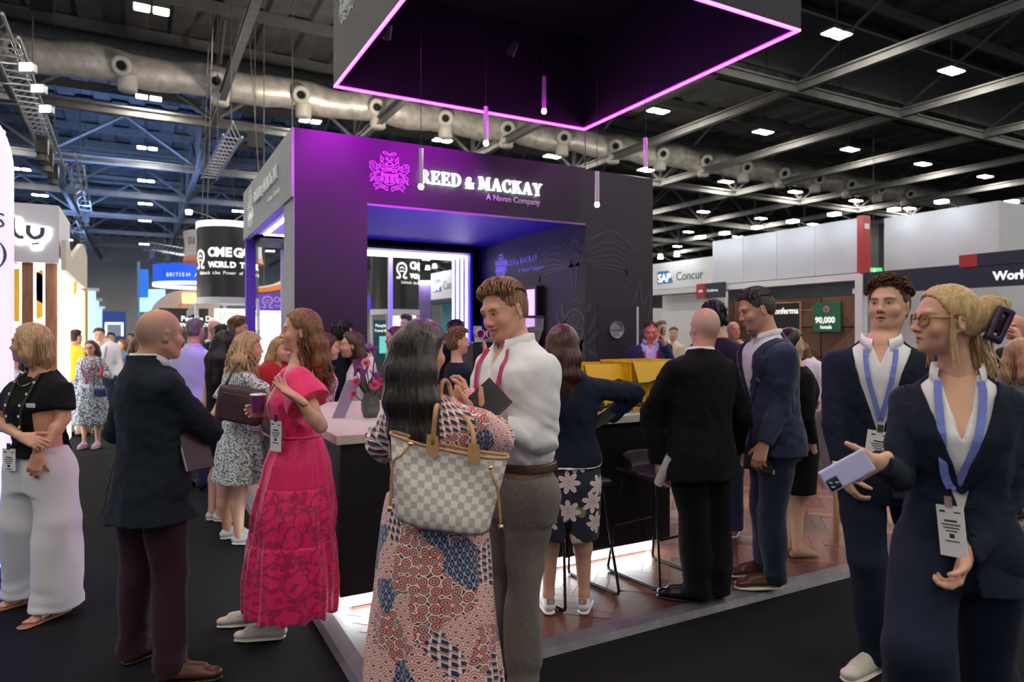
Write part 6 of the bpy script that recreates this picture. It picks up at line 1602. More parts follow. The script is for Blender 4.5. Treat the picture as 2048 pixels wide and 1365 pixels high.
sh_ = p.top('shirt', C_sh, ease=.012, hem=.966, hemrow=(.158, .112), sr=(.068, .064, .044), vneck=(1.36, .045), h=.0095, wr=.007, wf=24)
p.collar(C_sh, gap=.03)
C_tr = cloth('trousers_taupe', (.185, .155, .138), .85, noise=.2, nscale=90)
p.trousers(C_tr, hem=.06, r=(.098, .078, .068), waist=1.0, wr=.006)
S_ = Solid(.006).add(p.loft(.017, z0=.90 * p.k, z1=1.06 * p.k)); S_.cut(lambda x, y, z: np.abs(z - .982 * p.k) - .018 + 0 * x + 0 * y); part('belt', S_, mat('belt_brown', (.05, .025, .015), .4), p.root)
p.shoes(mat('suede_tan', (.33, .15, .06), .7, noise=.15, nscale=40), M_black, dirs={'L': -40, 'R': -60}, L=.29, w=.049, m_lace=M_brown)
hm = hairmat('hair_sandy', (.34, .17, .075), (.13, .06, .03))
p.hair(hm, 'short', thick=.014, line=.082, wr=.006, wf=60, lift=.008, front=.050, back=-.05, h=.0042, side_k=.35, comb=330, comb_len=1.0, comb_sweep=.3, quiff=.016)
for q in (-1, 1): p.ribbon('lanyard', M_lany_p, ['shirt'], [(q * .066, 1.535), (q * .085, 1.49), (q * .08, 1.40), (q * .05, 1.24), (q * .012, 1.10), (0, 1.06)], .024)
notebook(p, 'black notebook with cream pages held by the smiling man', p.J(974, 806, -.30), V(.55, -.35, -.55), V(.5, .1, .62), .135, .15, .022)

# --- woman in navy jacket and magnolia skirt ----------------------------------------
p = Person('woman with red-brown hair in navy jacket and flowered pencil skirt', 1132, 3.80, PZ, H=1.62, yaw=172, fem=True, hyaw=176, head=(1125, 692, .0), bulk=1.16)
p.arm('R', (1268, 788, .06), (1216, 838, .10)); p.arm('L', (1070, 820, .1), (1085, 850, .25)); p.leg('L', None, (1097, 1186, .0)); p.leg('R', None, (1168, 1186, .0))
p.body(hb=.011, thin='a', hands={'R': dict(D=(-.8, .3, -.35), N=(-.2, .7, .5), T=(.2, .5, .8), curl=.55)})
jk = p.top('jacket', C_navy, hem=.90, hemrow=(.205, .165, -.01), ease=.024, sr=(.066, .064, .048), neck_r=.062, wr=.006)
M_pipe = mat('piping_white', (.75, .73, .72), .6); S_ = p.g['jacket']; z_h = .90 * p.k
p.patch('piping', 'jacket', M_pipe, lambda x, y, z: np.abs(z - z_h - .004) - .005 + 0 * x + 0 * y, .003, jk, .005, k='keep')
k_ = p.k
p.skirt('skirt', M_flor, [(.47 * k_, .178, .150), (.60 * k_, .190, .160), (.80 * k_, .198, .160), (.95 * k_, .180, .140), (1.0 * k_, .170, .135)], uvs=True, wr=.003, n=2.3, hemfn=lambda x, y, z: np.minimum(np.minimum(.018 - np.abs(x + .0), -y), .60 * k_ - z))
hm = hairmat('hair_redbrown', (.085, .024, .014), (.02, .007, .006), .35); T = p.ht
p.hair(hm, 'long', thick=.024, line=.05, wr=.003, wf=70, ear=False, h=.005, front=.02, fall=[([(x_, -.07, .03), (x_ * 1.2, -.10, -.08), (x_ * 1.2, -.12, -.19), (x_ * .9, -.12, -.27)], [.05, .055, .05, .02]) for x_ in (-.05, 0, .05)])
L = []; rs = np.random.RandomState(6)
for i in range(300):
    x_ = rs.uniform(-1, 1); b0 = rs.uniform(0, 1); st_ = T(x_ * .06, -.02 - b0 * .06, .122 - .05 * b0 - abs(x_) * .03); ln = rs.uniform(.30, .40); off = rs.uniform(0, .016)
    L.append([V(*(T(x_ * (.06 + .045 * min(1, t * 3) - .02 * t), -.02 - b0 * .06 + (-.115 - off + abs(x_) * .03 + b0 * .06) * min(1, t * 2.6) - .03 * t, 0)[:2]), st_[2] - ln * t) for t in np.linspace(0, 1, 9)])
locks(p, L, hm, .0032)
ss = p.shoes(M_snw, M_solew, dirs={'L': 190, 'R': 165}, L=.26, w=.045, sole=.028, h=.08)
for o_, q, dr in zip(ss, 'LR', (190, 165)):
    d = V(sin(radians(dr)), -cos(radians(dr)), 0); a = p.an[q] * V(1, 1, 0) - d * .052
    MB().box(-.022, .022, -.004, .004, -.014, .014).build('heel_tab', mat('heel_taupe', (.30, .25, .24), .6), o_, loc=tuple(a + V(0, 0, .085)), rot=(-.12, 0, radians(dr) + pi))
    text('heel_mark', 'VEJA', .015, tuple(a - d * .0055 + V(-.019, 0, .080)), (pi / 2, 0, 0), M_badge, o_, .0005)
e = p.prop('phone', 'dark smartphone with lit screen held by the woman in flowered skirt', 'phone', p.J(1205, 838, -.02)); fr = np.stack([unit(V(.75, .2, .62)), unit(V(-.5, .6, .6)), np.cross(unit(V(.75, .2, .62)), unit(V(-.5, .6, .6)))], 1)
part('case', Solid(.004).add(RBox((0, 0, 0), (.068, .034, .005), fr, .004)), M_black, e); part('screen', Solid(.004).add(RBox(fr @ V(0, 0, -.004), (.062, .030, .004), fr, .002)), mat('screen_app', (.1, .2, .25), .2, emit=(.45, .6, .7), es=.7, noise=.6, nscale=90), e)

# --- bald man in black suit -----------------------------------------------------------
p = Person('bald man in black suit with white lanyard and rolled paper', 1398, 3.98, PZ, H=1.72, yaw=-158, hyaw=-165, pitch=-2, head=(1409, 655, .0), bulk=1.08, skin='#d59b86')
p.arm('L', (1303, 830, .05), (1316, 928, .02)); p.arm('R', (1480, 830, .1), (1470, 900, .3)); p.leg('L', (1388, 1040, .0), (1392, 1180, -.02)); p.leg('R', (1432, 1040, .05), (1432, 1184, .04))
p.body(hands={'L': dict(D=(.12, -.05, -1), N=(1, .2, 0), T=(.2, -1, 0), curl=[.5, .6, .7, .7])}, face=dict(scalp=((.45, .38, .36), .5), jaw=1.08))
p.top('shirt', C_white, ease=.004, hem=1.2, sleeve=0); p.collar(C_white, gap=.02)
jk = p.top('jacket', C_black, hem=.74, hemrow=(.215, .17, .0), ease=.030, sr=(.070, .068, .052), vneck=(1.0, .11), wr=.005, neck_r=.07)
S_ = Solid(.006).add(Cap(p.neck + V(0, 0, -.04), p.neck + V(0, 0, .06), .092, .084)); S_.sub(Cap(p.neck + V(0, 0, -.1), p.neck + V(0, 0, .2), .082, .076)); S_.cut(lambda x, y, z: np.maximum(np.abs(z - p.neck[2] - .012) - .011, p.lf(x - p.neck[0], y - p.neck[1])[1] - .05)); part('lanyard', S_, M_lany_w, p.root)
text('lanyard_print', 'acds', .022, tuple(p.J(1394, 700, -.118)), (pi / 2, 0, .05), M_ink, p.root, .0005)
p.trousers(C_black, hem=.035, r=(.112, .096, .090), wr=.005)
p.shoes(M_bshoe, M_black, dirs={'L': -108, 'R': -165}, L=.30, w=.049, m_lace=M_bshoe)
e = p.prop('rolled_paper', 'rolled white papers held by the bald man in black suit', 'paper', p.J(1330, 940, -.03))
for i in range(3): MB().lathe([(.030 - .006 * i, -.11), (.030 - .006 * i, .11)], n=20, a0=.3 * i, a1=5.6 + .2 * i).build('sheet', M_badge, e, smooth=True, rot=(.55, .25, 0))

# --- man in blue suit ------------------------------------------------------------------
p = Person('grey-haired man in blue suit looking down with a notebook', 1548, 4.22, PZ, H=1.84, yaw=-82, hyaw=-88, pitch=-17, head=(1512, 619, .0), bulk=1.06, lean=(.055, 0), skin='#cf9880')
p.arm('L', (1566, 806, -.16), (1528, 888, -.20)); p.arm('R', (1530, 800, .2), (1500, 890, .14)); p.leg('L', (1543, 1020, -.02), (1548, 1148, -.06)); p.leg('R', (1530, 1020, .10), (1532, 1136, .16))
p.body(hands={'L': dict(D=(-.35, -.1, -.95), N=(.6, .7, -.2), T=(-.7, -.5, .3), curl=[.45, .5, .55, .6]), 'R': dict(D=(-.3, -.3, -1), N=(0, -1, 0), T=(-1, 0, 0), curl=.4)}, face=dict(brow=(.06, .045, .04), stubble=((.25, .2, .18), .45), jaw=1.05))
C_chk = cloth('shirt_check', (.70, .70, .74), .7, noise=.25, nscale=120); p.top('shirt', C_chk, ease=.005, hem=1.0, sleeve=0, vneck=(1.40, .04)); p.collar(C_chk, gap=.03)
C_blue = cloth('suit_blue', (.028, .038, .085)); C_bl2 = cloth('suit_blue_fine', (.022, .030, .070))
jk = p.top('jacket', C_blue, hem=.78, hemrow=(.19, .175, .0), ease=.020, vneck=(1.02, .12), open_=(1.0, .004, .06), sr=(.066, .064, .047), wr=.005)
p.lapels('jacket', C_bl2, zb=1.04, inner=.115, parent=jk)
sq_ = p.proj(['jacket'], .115, 1.27); S_ = Solid(.004).add(Ell(sq_ + V(0, 0, .004) - p.f * .008, (.012, .008, .016)), 0).add(Ell(sq_ + V(-.008, 0, .014) - p.f * .008, (.007, .006, .010)), .004); part('pocket_square', S_, mat('square_spotted', (.10, .10, .14), .7, noise=.9, nscale=200), jk)
p.trousers(cloth('trousers_blue', (.016, .024, .055)), hem=.04, r=(.102, .084, .070), wr=.005)
p.shoes(M_brown, M_sole, dirs={'L': -88, 'R': -84}, L=.30, w=.050, sole=.026, m_lace=C_navy)
hm = hairmat('hair_greybrown', (.085, .065, .055), (.025, .018, .018)); p.hair(hm, 'short', thick=.012, line=.084, wr=.004, wf=60, lift=.006, front=.048, back=-.06, side_k=.4, comb=300, comb_len=.9, quiff=.012)
notebook(p, 'black notebook with cream elastic held by the man in blue suit', p.J(1523, 922, -.13), V(1, .05, -.22), V(.22, .1, .9), .20, .13, .02, strap=M_paper)

# --- woman behind him ---------------------------------------------------------------------
p = Person('long-haired woman in dark dress standing behind the man in blue suit', 1596, 4.72, PZ, H=1.62, yaw=95, fem=True, head=(1582, 690, 0), lod=1, bulk=.86)
p.leg('L', None, (1594, 1098, 0)); p.leg('R', None, (1580, 1092, .1)); p.body(hb=.013, hh=.008, thin='a')
p.top('dress', C_black, ease=.02, hem=.9, wr=.005); k_ = p.k; p.skirt('dress_skirt', C_black, [(.50 * k_, .115, .11), (.8 * k_, .15, .135), (1.0 * k_, .135, .11)])
p.shoes(mat('flat_tan', (.35, .22, .15), .6), M_brown, L=.24, w=.040, h=.05, sole=.01)
hm = hairmat('hair_dark', '#000000'); p.hair(hm, 'long', thick=.02, ear=False, fall=[([(x_, -.07, .02), (x_ * 1.2, -.11, -.12), (x_, -.12, -.3), (x_ * .8, -.12, -.42)], [.05, .055, .05, .02]) for x_ in (-.05, .05)], strands=80, length=.5, curl=.01)

# --- curly blonde woman, sage dress, plum bag ------------------------------------------------
p = Person('woman with curly blonde hair in sage leaf-print dress with plum shoulder bag', 482, 5.2, H=1.62, yaw=128, fem=True, hyaw=118, head=(500, 697, 0), bulk=1.1)
p.arm('L', (430, 830, .05), (470, 800, .3)); p.arm('R', (548, 800, .0), (560, 850, .2)); p.leg('L', (450, 985, .05), (455, 1055, .12)); p.leg('R', (480, 985, -.02), (478, 1072, -.02))
p.body(hb=.010, hh=.006, thin='', hands={'R': dict(D=(.5, .5, -.6), N=(-.5, .5, 0), T=(0, 0, 1), curl=.4)})
k_ = p.k; p.top('dress', M_sage, ease=.02, hem=.93, sleeve=.62, sr=(.064, .082, .06), wr=.006, uvs=True)
p.skirt('dress_skirt', M_sage, [(.53 * k_, .235, .20), (.75 * k_, .215, .18), (.95 * k_, .18, .145), (1.02 * k_, .165, .13)], uvs=True, fold=lambda a, z: 1 + .05 * np.sin(a * 12 + 3 * z) * np.clip((.95 * k_ - z) / .4, 0, 1))
p.shoes(M_snw, M_solew, dirs={'L': 120, 'R': 92}, L=.26, w=.044, m_lace=M_solew)
hm = hairmat('hair_curly_blonde', (.66, .47, .26), (.36, .22, .10)); T = p.ht
p.hair(hm, 'long', thick=.03, wr=.012, wf=40, ear=False, fall=[([(x_, -.06, .02), (x_ * 1.3, -.09, -.10), (x_ * 1.2, -.11, -.22)], [.055, .06, .04]) for x_ in (-.055, 0, .055)])
L = []; rs = np.random.RandomState(12)
for i in range(230):
    an = rs.uniform(0, 6.28); b0 = rs.uniform(.3, 1.1); a = T(sin(an) * .085 * b0, -.03 + cos(an) * .09 * b0 - .02, .13 - .09 * b0 * b0); ph = rs.uniform(0, 6.28); ln = rs.uniform(.22, .36); rr_ = rs.uniform(.010, .02); o_ = p.R @ V(sin(an), min(.2, cos(an)), 0)
    L.append([a + o_ * (.035 * min(1, 2 * t)) + V(cos(ph + 11 * t) * rr_, sin(ph + 11 * t) * rr_, -ln * t ** 1.2) for t in np.linspace(0, 1, 13)])
locks(p, L, hm, .0042)
e = p.prop('shoulder_bag', 'plum leather shoulder bag on the curly blonde woman', 'bag', p.J(480, 862, -.25)); z_ = lambda u, v, dd=-.25: p.J(u, v, dd) - p.J(480, 862, -.25)
S_ = Solid(.008); fr = _frame(V(0, 1, 0)); a_, b_ = z_(440, 800), z_(522, 825)
S_.add(RBox((z_(442, 780) + z_(520, 840)) / 2, (.165, .055, .135), Ry(.16), .03)); S_.disp = lambda x, y, z: .006 * wob(x, y, z, 22); part('bag_body', S_, M_bag, e)
MB().tube(smooth_line([z_(452, 770, -.27), z_(470, 735, -.2), z_(487, 726, -.08), z_(500, 760, -.05)], 5), .011, 6).build('strap', M_bag, e, smooth=True); MB().tube(smooth_line([z_(448, 786, -.31), z_(480, 792, -.315), z_(520, 806, -.31)], 4), .004, 5).build('zip', M_brown, e)

# --- dark-haired woman in black beyond her ---------------------------------------------------
p = Person('woman with long dark curls in black dress and white sneakers', 443, 5.85, H=1.66, yaw=140, fem=True, head=(452, 690, 0), lod=1)
p.leg('L', None, (425, 1022, 0)); p.leg('R', None, (440, 1028, -.04)); p.body(hb=.013, hh=.008, thin='')
p.top('dress', C_black, ease=.015, hem=.9, sleeve=.0, wr=.004); k_ = p.k; p.skirt('dress_skirt', C_black, [(.55 * k_, .18, .17), (.8 * k_, .18, .16), (1.0 * k_, .15, .12)])
p.shoes(M_snw, M_solew, dirs={'L': 100, 'R': 90}, L=.26, w=.044); hm = hairmat('hair_black_curl', (.02, .014, .012), (.004, .003, .003))
p.hair(hm, 'long', thick=.025, wr=.01, wf=40, ear=False, fall=[([(x_, -.06, .02), (x_ * 1.2, -.1, -.14), (x_ * 1.1, -.12, -.36)], [.055, .065, .04]) for x_ in (-.05, .05)], strands=110, length=.5, curl=.016, sw=.005)
# ================================================================ people further off
def bg(label, u, d, yaw, H, fem, head, top, bottom, hair, hstyle='short', z0=0., sleeve=1., hyaw=None, pitch=0., bulk=1., arms=None, hands=None, face=None, skirt=False, collar=None, lany=None, skin=SKIN, jacket=None, shoes=None, legs=None, uv=False, hairkw=None):
    p = Person(label, u, d, z0, H, yaw, fem, bulk, head=head + (0,) if head else None, hyaw=hyaw, pitch=pitch, lod=1, skin=skin)
    for k, v in (arms or {}).items(): p.arm(k, *v)
    for k, v in (legs or {}).items(): p.leg(k, None, v)
    hd = {}
    for q, s_ in (('L', 1), ('R', -1)): hd[q] = dict(D=unit(p.wr[q] - p.el[q]), N=-p.l * s_ if not arms or q not in arms else p.f * -1, T=p.f, curl=.45)
    hd.update(hands or {})
    p.body(hb=.022, hh=.0075, thin=('a' if sleeve > .99 else '') + ('' if skirt else 'l'), hands=hd if sleeve > 0 else None, face=dict({'brow': (.08, .05, .04)}, **(face or {})))
    if jacket:
        p.top('shirt', top, ease=.005, hem=.9, sleeve=0, vneck=(1.38, .04), h=.008); p.top('jacket', jacket, hem=.80, hemrow=(.20, .15), vneck=(1.02, .12), h=.009, wr=.005); p.lapels('jacket', jacket, zb=1.04)
    else: p.top('shirt' if not skirt else 'dress', top, ease=.018, hem=.90, hemrow=(.185, .145), sleeve=sleeve, sr=None if sleeve > .99 else ((.058, .07, .05) if fem else (.066, .074, .05)), neck_r=.07, vneck=(1.37, .05), wr=.006, uvs=uv)
    if collar: p.collar(collar, gap=.035)
    k = p.k
    if skirt: p.skirt('dress_skirt', bottom, [(.38 * k, .23, .2), (.7 * k, .21, .18), (1.0 * k, .16, .13)], uvs=uv, fold=lambda a, z: 1 + .05 * np.sin(a * 11))
    else: p.trousers(bottom, hem=.05)
    p.shoes(*(shoes or (M_bshoe, M_black)))
    if hair is not None:
        kw = dict(thick=.013, lift=.006, side_k=.5, comb=70, comb_w=.006) if hstyle == 'short' else dict(thick=.020, ear=False, front=.045, line=.08, fall=[([(x_, -.06, .02), (x_ * 1.25, -.09, -.10), (x_ * 1.2, -.10, -.22), (x_, -.10, -.30)], [.05, .052, .046, .02]) for x_ in (-.055, .055)], strands=45, length=.36, sw=.006, curl=.006)
        kw.update(hairkw or {}); p.hair(hair, hstyle, wr=.006, **kw)
    if lany is not None:
        for q in (-1, 1): p.ribbon('lanyard', lany, ['jacket', 'shirt'] if jacket else ['shirt' if not skirt else 'dress'], [(q * .07, 1.38 * k), (q * .05, 1.22 * k), (0, 1.06 * k)], .018)
        badge(p, p.proj(['shirt' if not skirt else 'dress'], 0, 1.03 * k) + p.f * .015, lines=False)
    return p
HB = hairmat('hair_brown', (.09, .045, .025)); HK = hairmat('hair_black', (.015, .012, .012), (.004, .004, .004)); HG = hairmat('hair_grey', (.22, .2, .19), (.1, .09, .09)); HL = hairmat('hair_lightbrown', (.25, .13, .06)); HBL = hairmat('hair_fair', (.5, .32, .16), (.3, .17, .08))
J_blue = cloth('jeans_blue', (.02, .03, .07)); C_sky = cloth('shirt_sky', (.48, .52, .80), .75, noise=.03); C_grey = cloth('trousers_grey', (.10, .10, .11)); C_yel = cloth('jacket_yellow', (.75, .55, .04)); C_dkn = cloth('sweater_ink', (.020, .012, .035))
C_lil = cloth('blouse_lilac', (.72, .62, .74), .75, noise=.03); C_beige = cloth('chino', (.42, .33, .24)); C_crm = cloth('jacket_cream', (.6, .52, .40)); C_redt = cloth('top_red', (.45, .02, .03)); C_mag = cloth('top_magenta', (.75, .02, .45))
p = bg('woman with glasses and dark hair in meadow-print dress carrying a phone', 182, 9.54, 8, 1.55, True, (182, 697), M_meadow, M_meadow, HB, 'long', skirt=True, uv=True, face=dict(smile=.2), lany=M_lany_p, shoes=(mat('sneaker_pink', (.7, .45, .6), .5), M_solew), arms={'L': ((222, 755, 0), (205, 752, -.2))})
gl = MB()
for s_ in (-1, 1): gl.tube([p.ht(s_ * .034 + .024 * cos(a), .1, .018 * sin(a)) for a in np.linspace(0, 2 * pi, 13)], .003, 5)
gl.build('glasses', M_black, p.root)
e = p.prop('phone', 'red phone held by the woman in meadow-print dress', 'phone', p.J(204, 742, -.24)); part('case', Solid(.008).add(RBox((0, 0, 0), (.022, .014, .07), Ry(.1), .004)), mat('case_red', (.7, .05, .08), .4), e)
e = p.prop('handbag', 'small navy bag worn by the woman in meadow-print dress', 'bag', p.J(200, 785, -.2)); part('bag_body', Solid(.01).add(RBox((0, 0, 0), (.09, .03, .06), None, .02)), mat('bag_navy', (.03, .03, .12), .4), e); MB().tube(smooth_line([V(-.08, 0, .05), p.J(192, 730, -.16) - p.J(200, 785, -.2), V(.08, 0, .05)], 5), .006, 5).build('strap', mat('bag_navy', ''), e)
bg('man seen from behind in yellow and grey jacket', 150, 10.6, 165, 1.70, False, (152, 676), C_yel, C_beige, HB, bulk=1.05)
bg('man in white open shirt talking beside the yellow jacket', 207, 11.2, 20, 1.78, False, (199, 672), C_white, J_blue, HB, collar=C_white, lany=M_lany_b)
bg('smiling woman with long light brown hair in blue top', 243, 12.4, -10, 1.56, True, (244, 692), cloth('top_denim', (.12, .2, .38)), J_blue, HL, 'long', face=dict(smile=1., mouth=.005))
bg('woman with ponytail seen from behind near bald man', 283, 9.2, 170, 1.62, True, (279, 688), cloth('top_blush', (.6, .4, .38)), C_grey, HL, 'long')
bg('grey-haired man in sky blue shirt seen from behind', 388, 7.0, 172, 1.74, False, (391, 662), C_sky, J_blue, HG, collar=C_sky, bulk=1.05, hairkw=dict(thick=.010, lift=0))
bg('bald man in navy jacket beyond the sky blue shirt', 425, 9.4, 150, 1.76, False, (432, 658), C_navy, C_navy, None, collar=C_white, skin='#d08f8a')
bg('dark-haired man in pale shirt seen from behind', 446, 8.5, 176, 1.68, False, (443, 669), C_sky, J_blue, HK, collar=C_sky)
bg('man with swept brown hair and dark sweater by the lit panel', 478, 7.6, 110, 1.78, False, (478, 659), C_black, J_blue, HL, hairkw=dict(lift=.02))
bg('woman with round glasses in white blouse smiling at the counter', 726, 5.85, -72, 1.64, True, (703, 691), cloth('blouse_white', (.76, .72, .78), .7), C_grey, HB, 'long', face=dict(smile=1.2, mouth=.006), z0=PZ, hairkw=dict(ear=True, front=.05))
bg('dark-haired man in navy suit before the column', 668, 6.1, 140, 1.70, False, (686, 669), C_white, C_navy, HK, jacket=C_navy, z0=PZ, collar=C_white)
bg('woman in pink lace blouse beside the counter', 640, 5.62, 120, 1.60, True, (656, 696), M_lacep, C_grey, HB, 'long', uv=True, z0=PZ)
bg('woman in red top behind the fuchsia dress', 552, 5.85, 60, 1.60, True, (564, 700), C_redt, C_grey, HBL, 'long', z0=PZ)
bg('dark-haired woman in lilac blouse beneath the stand canopy', 800, 6.75, -78, 1.70, True, (791, 678), C_lil, C_grey, HB, 'long', face=dict(smile=.8, mouth=.003), z0=PZ, hairkw=dict(ear=True, front=.05))
bg('person with purple-lit hair and magenta top outside the stand', 808, 10.4, -30, 1.78, False, (812, 648), C_mag, C_grey, HK, hairkw=dict(thick=.028))
p = bg('barista with clipped brown hair in navy shirt at the coffee machine', 918, 5.62, 112, 1.60, True, (916, 684), C_navy, C_black, HL, 'short', z0=PZ, arms={'R': ((962, 760, .0), (968, 712, .1))}, hairkw=dict(thick=.022, back=-.08))
for a_, b_, c_ in ((.03, -.09, .09), (-.05, -.09, .03), (.05, -.06, -.01)): MB().lathe([(0, -.007), (.007, -.004), (.007, .004), (0, .007)], n=10).build('hair_clip', mat('clip_blue', (.4, .45, .8), .2), p.root, loc=tuple(p.ht(a_, b_ - .03, c_)), smooth=True)
bg('dark-haired man behind the barista', 905, 7.3, 150, 1.74, False, (912, 664), C_black, C_black, HK, z0=PZ)
p = bg('man in blue suit and violet shirt talking on the phone by tower', 1300, 7.75, -8, 1.74, False, (1301, 664), C_sky, C_navy, HB, jacket=cloth('suit_royal', (.020, .032, .10)), z0=PZ, pitch=-12, lany=M_lany_p, collar=C_sky, face=dict(brow=(.2, .1, .06)), arms={'L': ((1352, 745, -.05), (1330, 690, -.12))}, hands={'L': dict(D=(-.3, .1, .9), N=(-.9, .2, 0), T=(0, 1, 0), curl=.5)}, hairkw=dict(thick=.004, line=.08, lift=0), skin='#d98d78')
e = p.prop('phone', 'black phone held to the ear of the man in blue suit by tower', 'phone', p.J(1322, 668, -.10)); part('case', Solid(.006).add(RBox((0, 0, 0), (.006, .035, .07), Ry(.2), .004)), M_black, e)
p = bg('dark-haired man in ink sweater wearing a headset', 1440, 5.25, 155, 1.80, False, (1428, 638), C_dkn, J_blue, HK, z0=PZ, bulk=1.08, legs={'L': (1420, 1050, 0), 'R': (1466, 1052, -.03)}, shoes=(mat('trainer_grey', (.2, .17, .18), .6), M_solew), lany=None, hairkw=dict(thick=.024))
M_green = mat('led_green', (.1, 1, .2), .4, emit=(.05, 1, .12), es=3.)
hp = Solid(.006)
for s_ in (-1, 1): hp.add(Ell(p.ht(s_ * .092, -.012, -.02), (.022, .035, .04), p.R), .004)
for a in np.linspace(-1.45, 1.45, 9)[:-1]: hp.add(Cap(p.ht(.1 * sin(a), -.02, -.0 + .135 * cos(a)), p.ht(.1 * sin(a + .3625), -.02, -.0 + .135 * cos(a + .3625)), .010), .004)
ho = part('headset', hp, M_black, p.root); MB().lathe([(.014, 0), (.018, .002), (.014, .004), (.010, .002), (.014, 0)], n=14).build('ring_light', M_green, ho, loc=tuple(p.ht(-.118, -.012, -.02)), rot=(pi / 2, 0, p.yaw + pi / 2))
bg('bald man with glasses facing the headset wearer', 1470, 9., 10, 1.74, False, (1467, 661), C_crm, C_grey, None, skin='#cc8a78', z0=PZ)
bg('distant man in cream jacket near the blue logo wall', 1345, 12.6, -20, 1.72, False, (1347, 668), C_crm, C_beige, HG, collar=C_white)
bg('distant man in black jacket beside the cream jacket', 1322, 11.6, 30, 1.76, False, (1322, 657), C_black, C_black, HG)
bg('distant man in dark green jacket by the passage', 1372, 17, 150, 1.74, False, (1371, 662), cloth('jacket_moss', (.06, .08, .05)), C_grey, HB)
bg('woman with long fair hair and white top near the wood wall', 1612, 7.6, -60, 1.56, True, (1598, 702), C_white, C_grey, HL, 'long', z0=PZ)
p = bg('bald man in black jacket on the phone by the display', 2040, 6.6, -70, 1.74, False, (2030, 655), C_black, C_black, None, skin='#d49a86', arms={'L': ((2062, 730, -.1), (2040, 680, -.16))}, hands={'L': dict(D=(-.2, .2, .9), N=(-.3, .9, 0), T=(-.8, 0, .3), curl=.5)}, z0=PZ)
bg('woman with fair hair in grey tee shirt with backpack', 2052, 5.6, 120, 1.60, True, (2040, 705), cloth('tee_grey', (.25, .25, .3)), C_dkn, HBL, 'long', sleeve=.6, z0=PZ)
bg('woman in green print top behind the blonde in white trousers', 22, 5.3, -20, 1.60, True, (34, 698), M_greenp, J_blue, HK, 'long', uv=True)
for i, (u, v, d, yw, fm, tp, hr, lb) in enumerate(((128, 668, 16, 150, False, C_navy, HB, 'distant man in navy by the wave canopy'), (222, 677, 15, 20, False, C_grey, HK, 'distant man in grey jacket along the aisle'), (262, 676, 17, -20, True, C_black, HB, 'distant woman in black along the aisle'), (310, 668, 13, 170, False, C_sky, HG, 'distant man in blue shirt beyond the bald head'), (104, 672, 13, 20, False, C_white, HK, 'distant man in white shirt under the wood pillars'), (360, 668, 12, 170, True, C_redt, HB, 'distant woman in red top beyond the bald head'))):
    bg(lb, u, d, yw, 1.72 if not fm else 1.62, fm, (u, v), tp, C_grey, hr, 'long' if fm else 'short')
QS[0] = 1.2
# ================================================================ neighbouring stands
def ring_text(name, s_, r, z, c, a0, size, m, parent, out=.004, dirn=1, gap=.72, ext=.003, off=.0):
    """letters standing on a cylinder wall; a0 = angle of the first letter, running to the viewer's right"""
    a = a0
    for ch in s_:
        if ch != ' ':
            o = text(name, ch, size, (c[0] + (r + out) * cos(a), c[1] + (r + out) * sin(a), z), (pi / 2, 0, a + pi / 2), m, parent, ext, off)
        a += size * gap * (.62 if ch in 'Iil1\'' else 1.25 if ch in 'MW' else 1.) / r
FACE = lambda c: math.atan2(-c[1], -c[0])          # angle of the wall point nearest the camera's side
M_lb = mat('lightbox_white', (.9, .9, .9), .5, emit=(1, .97, .98), es=.9); M_lbl = mat('lightbox_lavender', (.8, .78, .95), .5, emit=(.66, .60, 1.), es=.45)
M_omg = mat('omega_charcoal', (.035, .038, .036), .35, metal=.3); M_txt = mat('text_white', (.85, .85, .85), .5, emit=(1, 1, 1), es=.35); M_dgr = mat('text_slate', (.08, .11, .13), .5)
# tall rounded totem
c = PX(19, 500, d=4.7); t = empty('totem_sign', (c[0], c[1], 0), -TH * .0, 'tall white rounded totem sign glowing lavender', 'sign')
prof = [(-1.3, 0), (0, 0), (0, 2.75)] + [(-.32 + .32 * cos(a), 2.75 + .5 * sin(a)) for a in np.linspace(0.15, pi / 2, 9)] + [(-1.3, 3.25)]
MB().prism(prof, lambda a, b, h: (a, h, b), 0, .2).build('panel', M_lbl, t); 
text('lettering', 'ES', .14, (-.155, -.006, 2.33), FRONT, M_dgr, t, .002); text('lettering', ')', .18, (-.06, -.006, 2.1), FRONT, M_dgr, t, .002)
MB().prism([(-.9, 0), (-.09, 0), (-.075, 1.2), (-.2, 1.75), (-.9, 1.9)], lambda a, b, h: (a, h, b), -.004, 0).build('dark_arch', mat('arch_plum', (.05, .03, .09), .5), t)
Box('base_light', -1.3, -.02, -.03, -.004, .02, .10, mat('led_blue', (.2, .3, 1), .4, emit=(.08, .12, 1.), es=14), t)
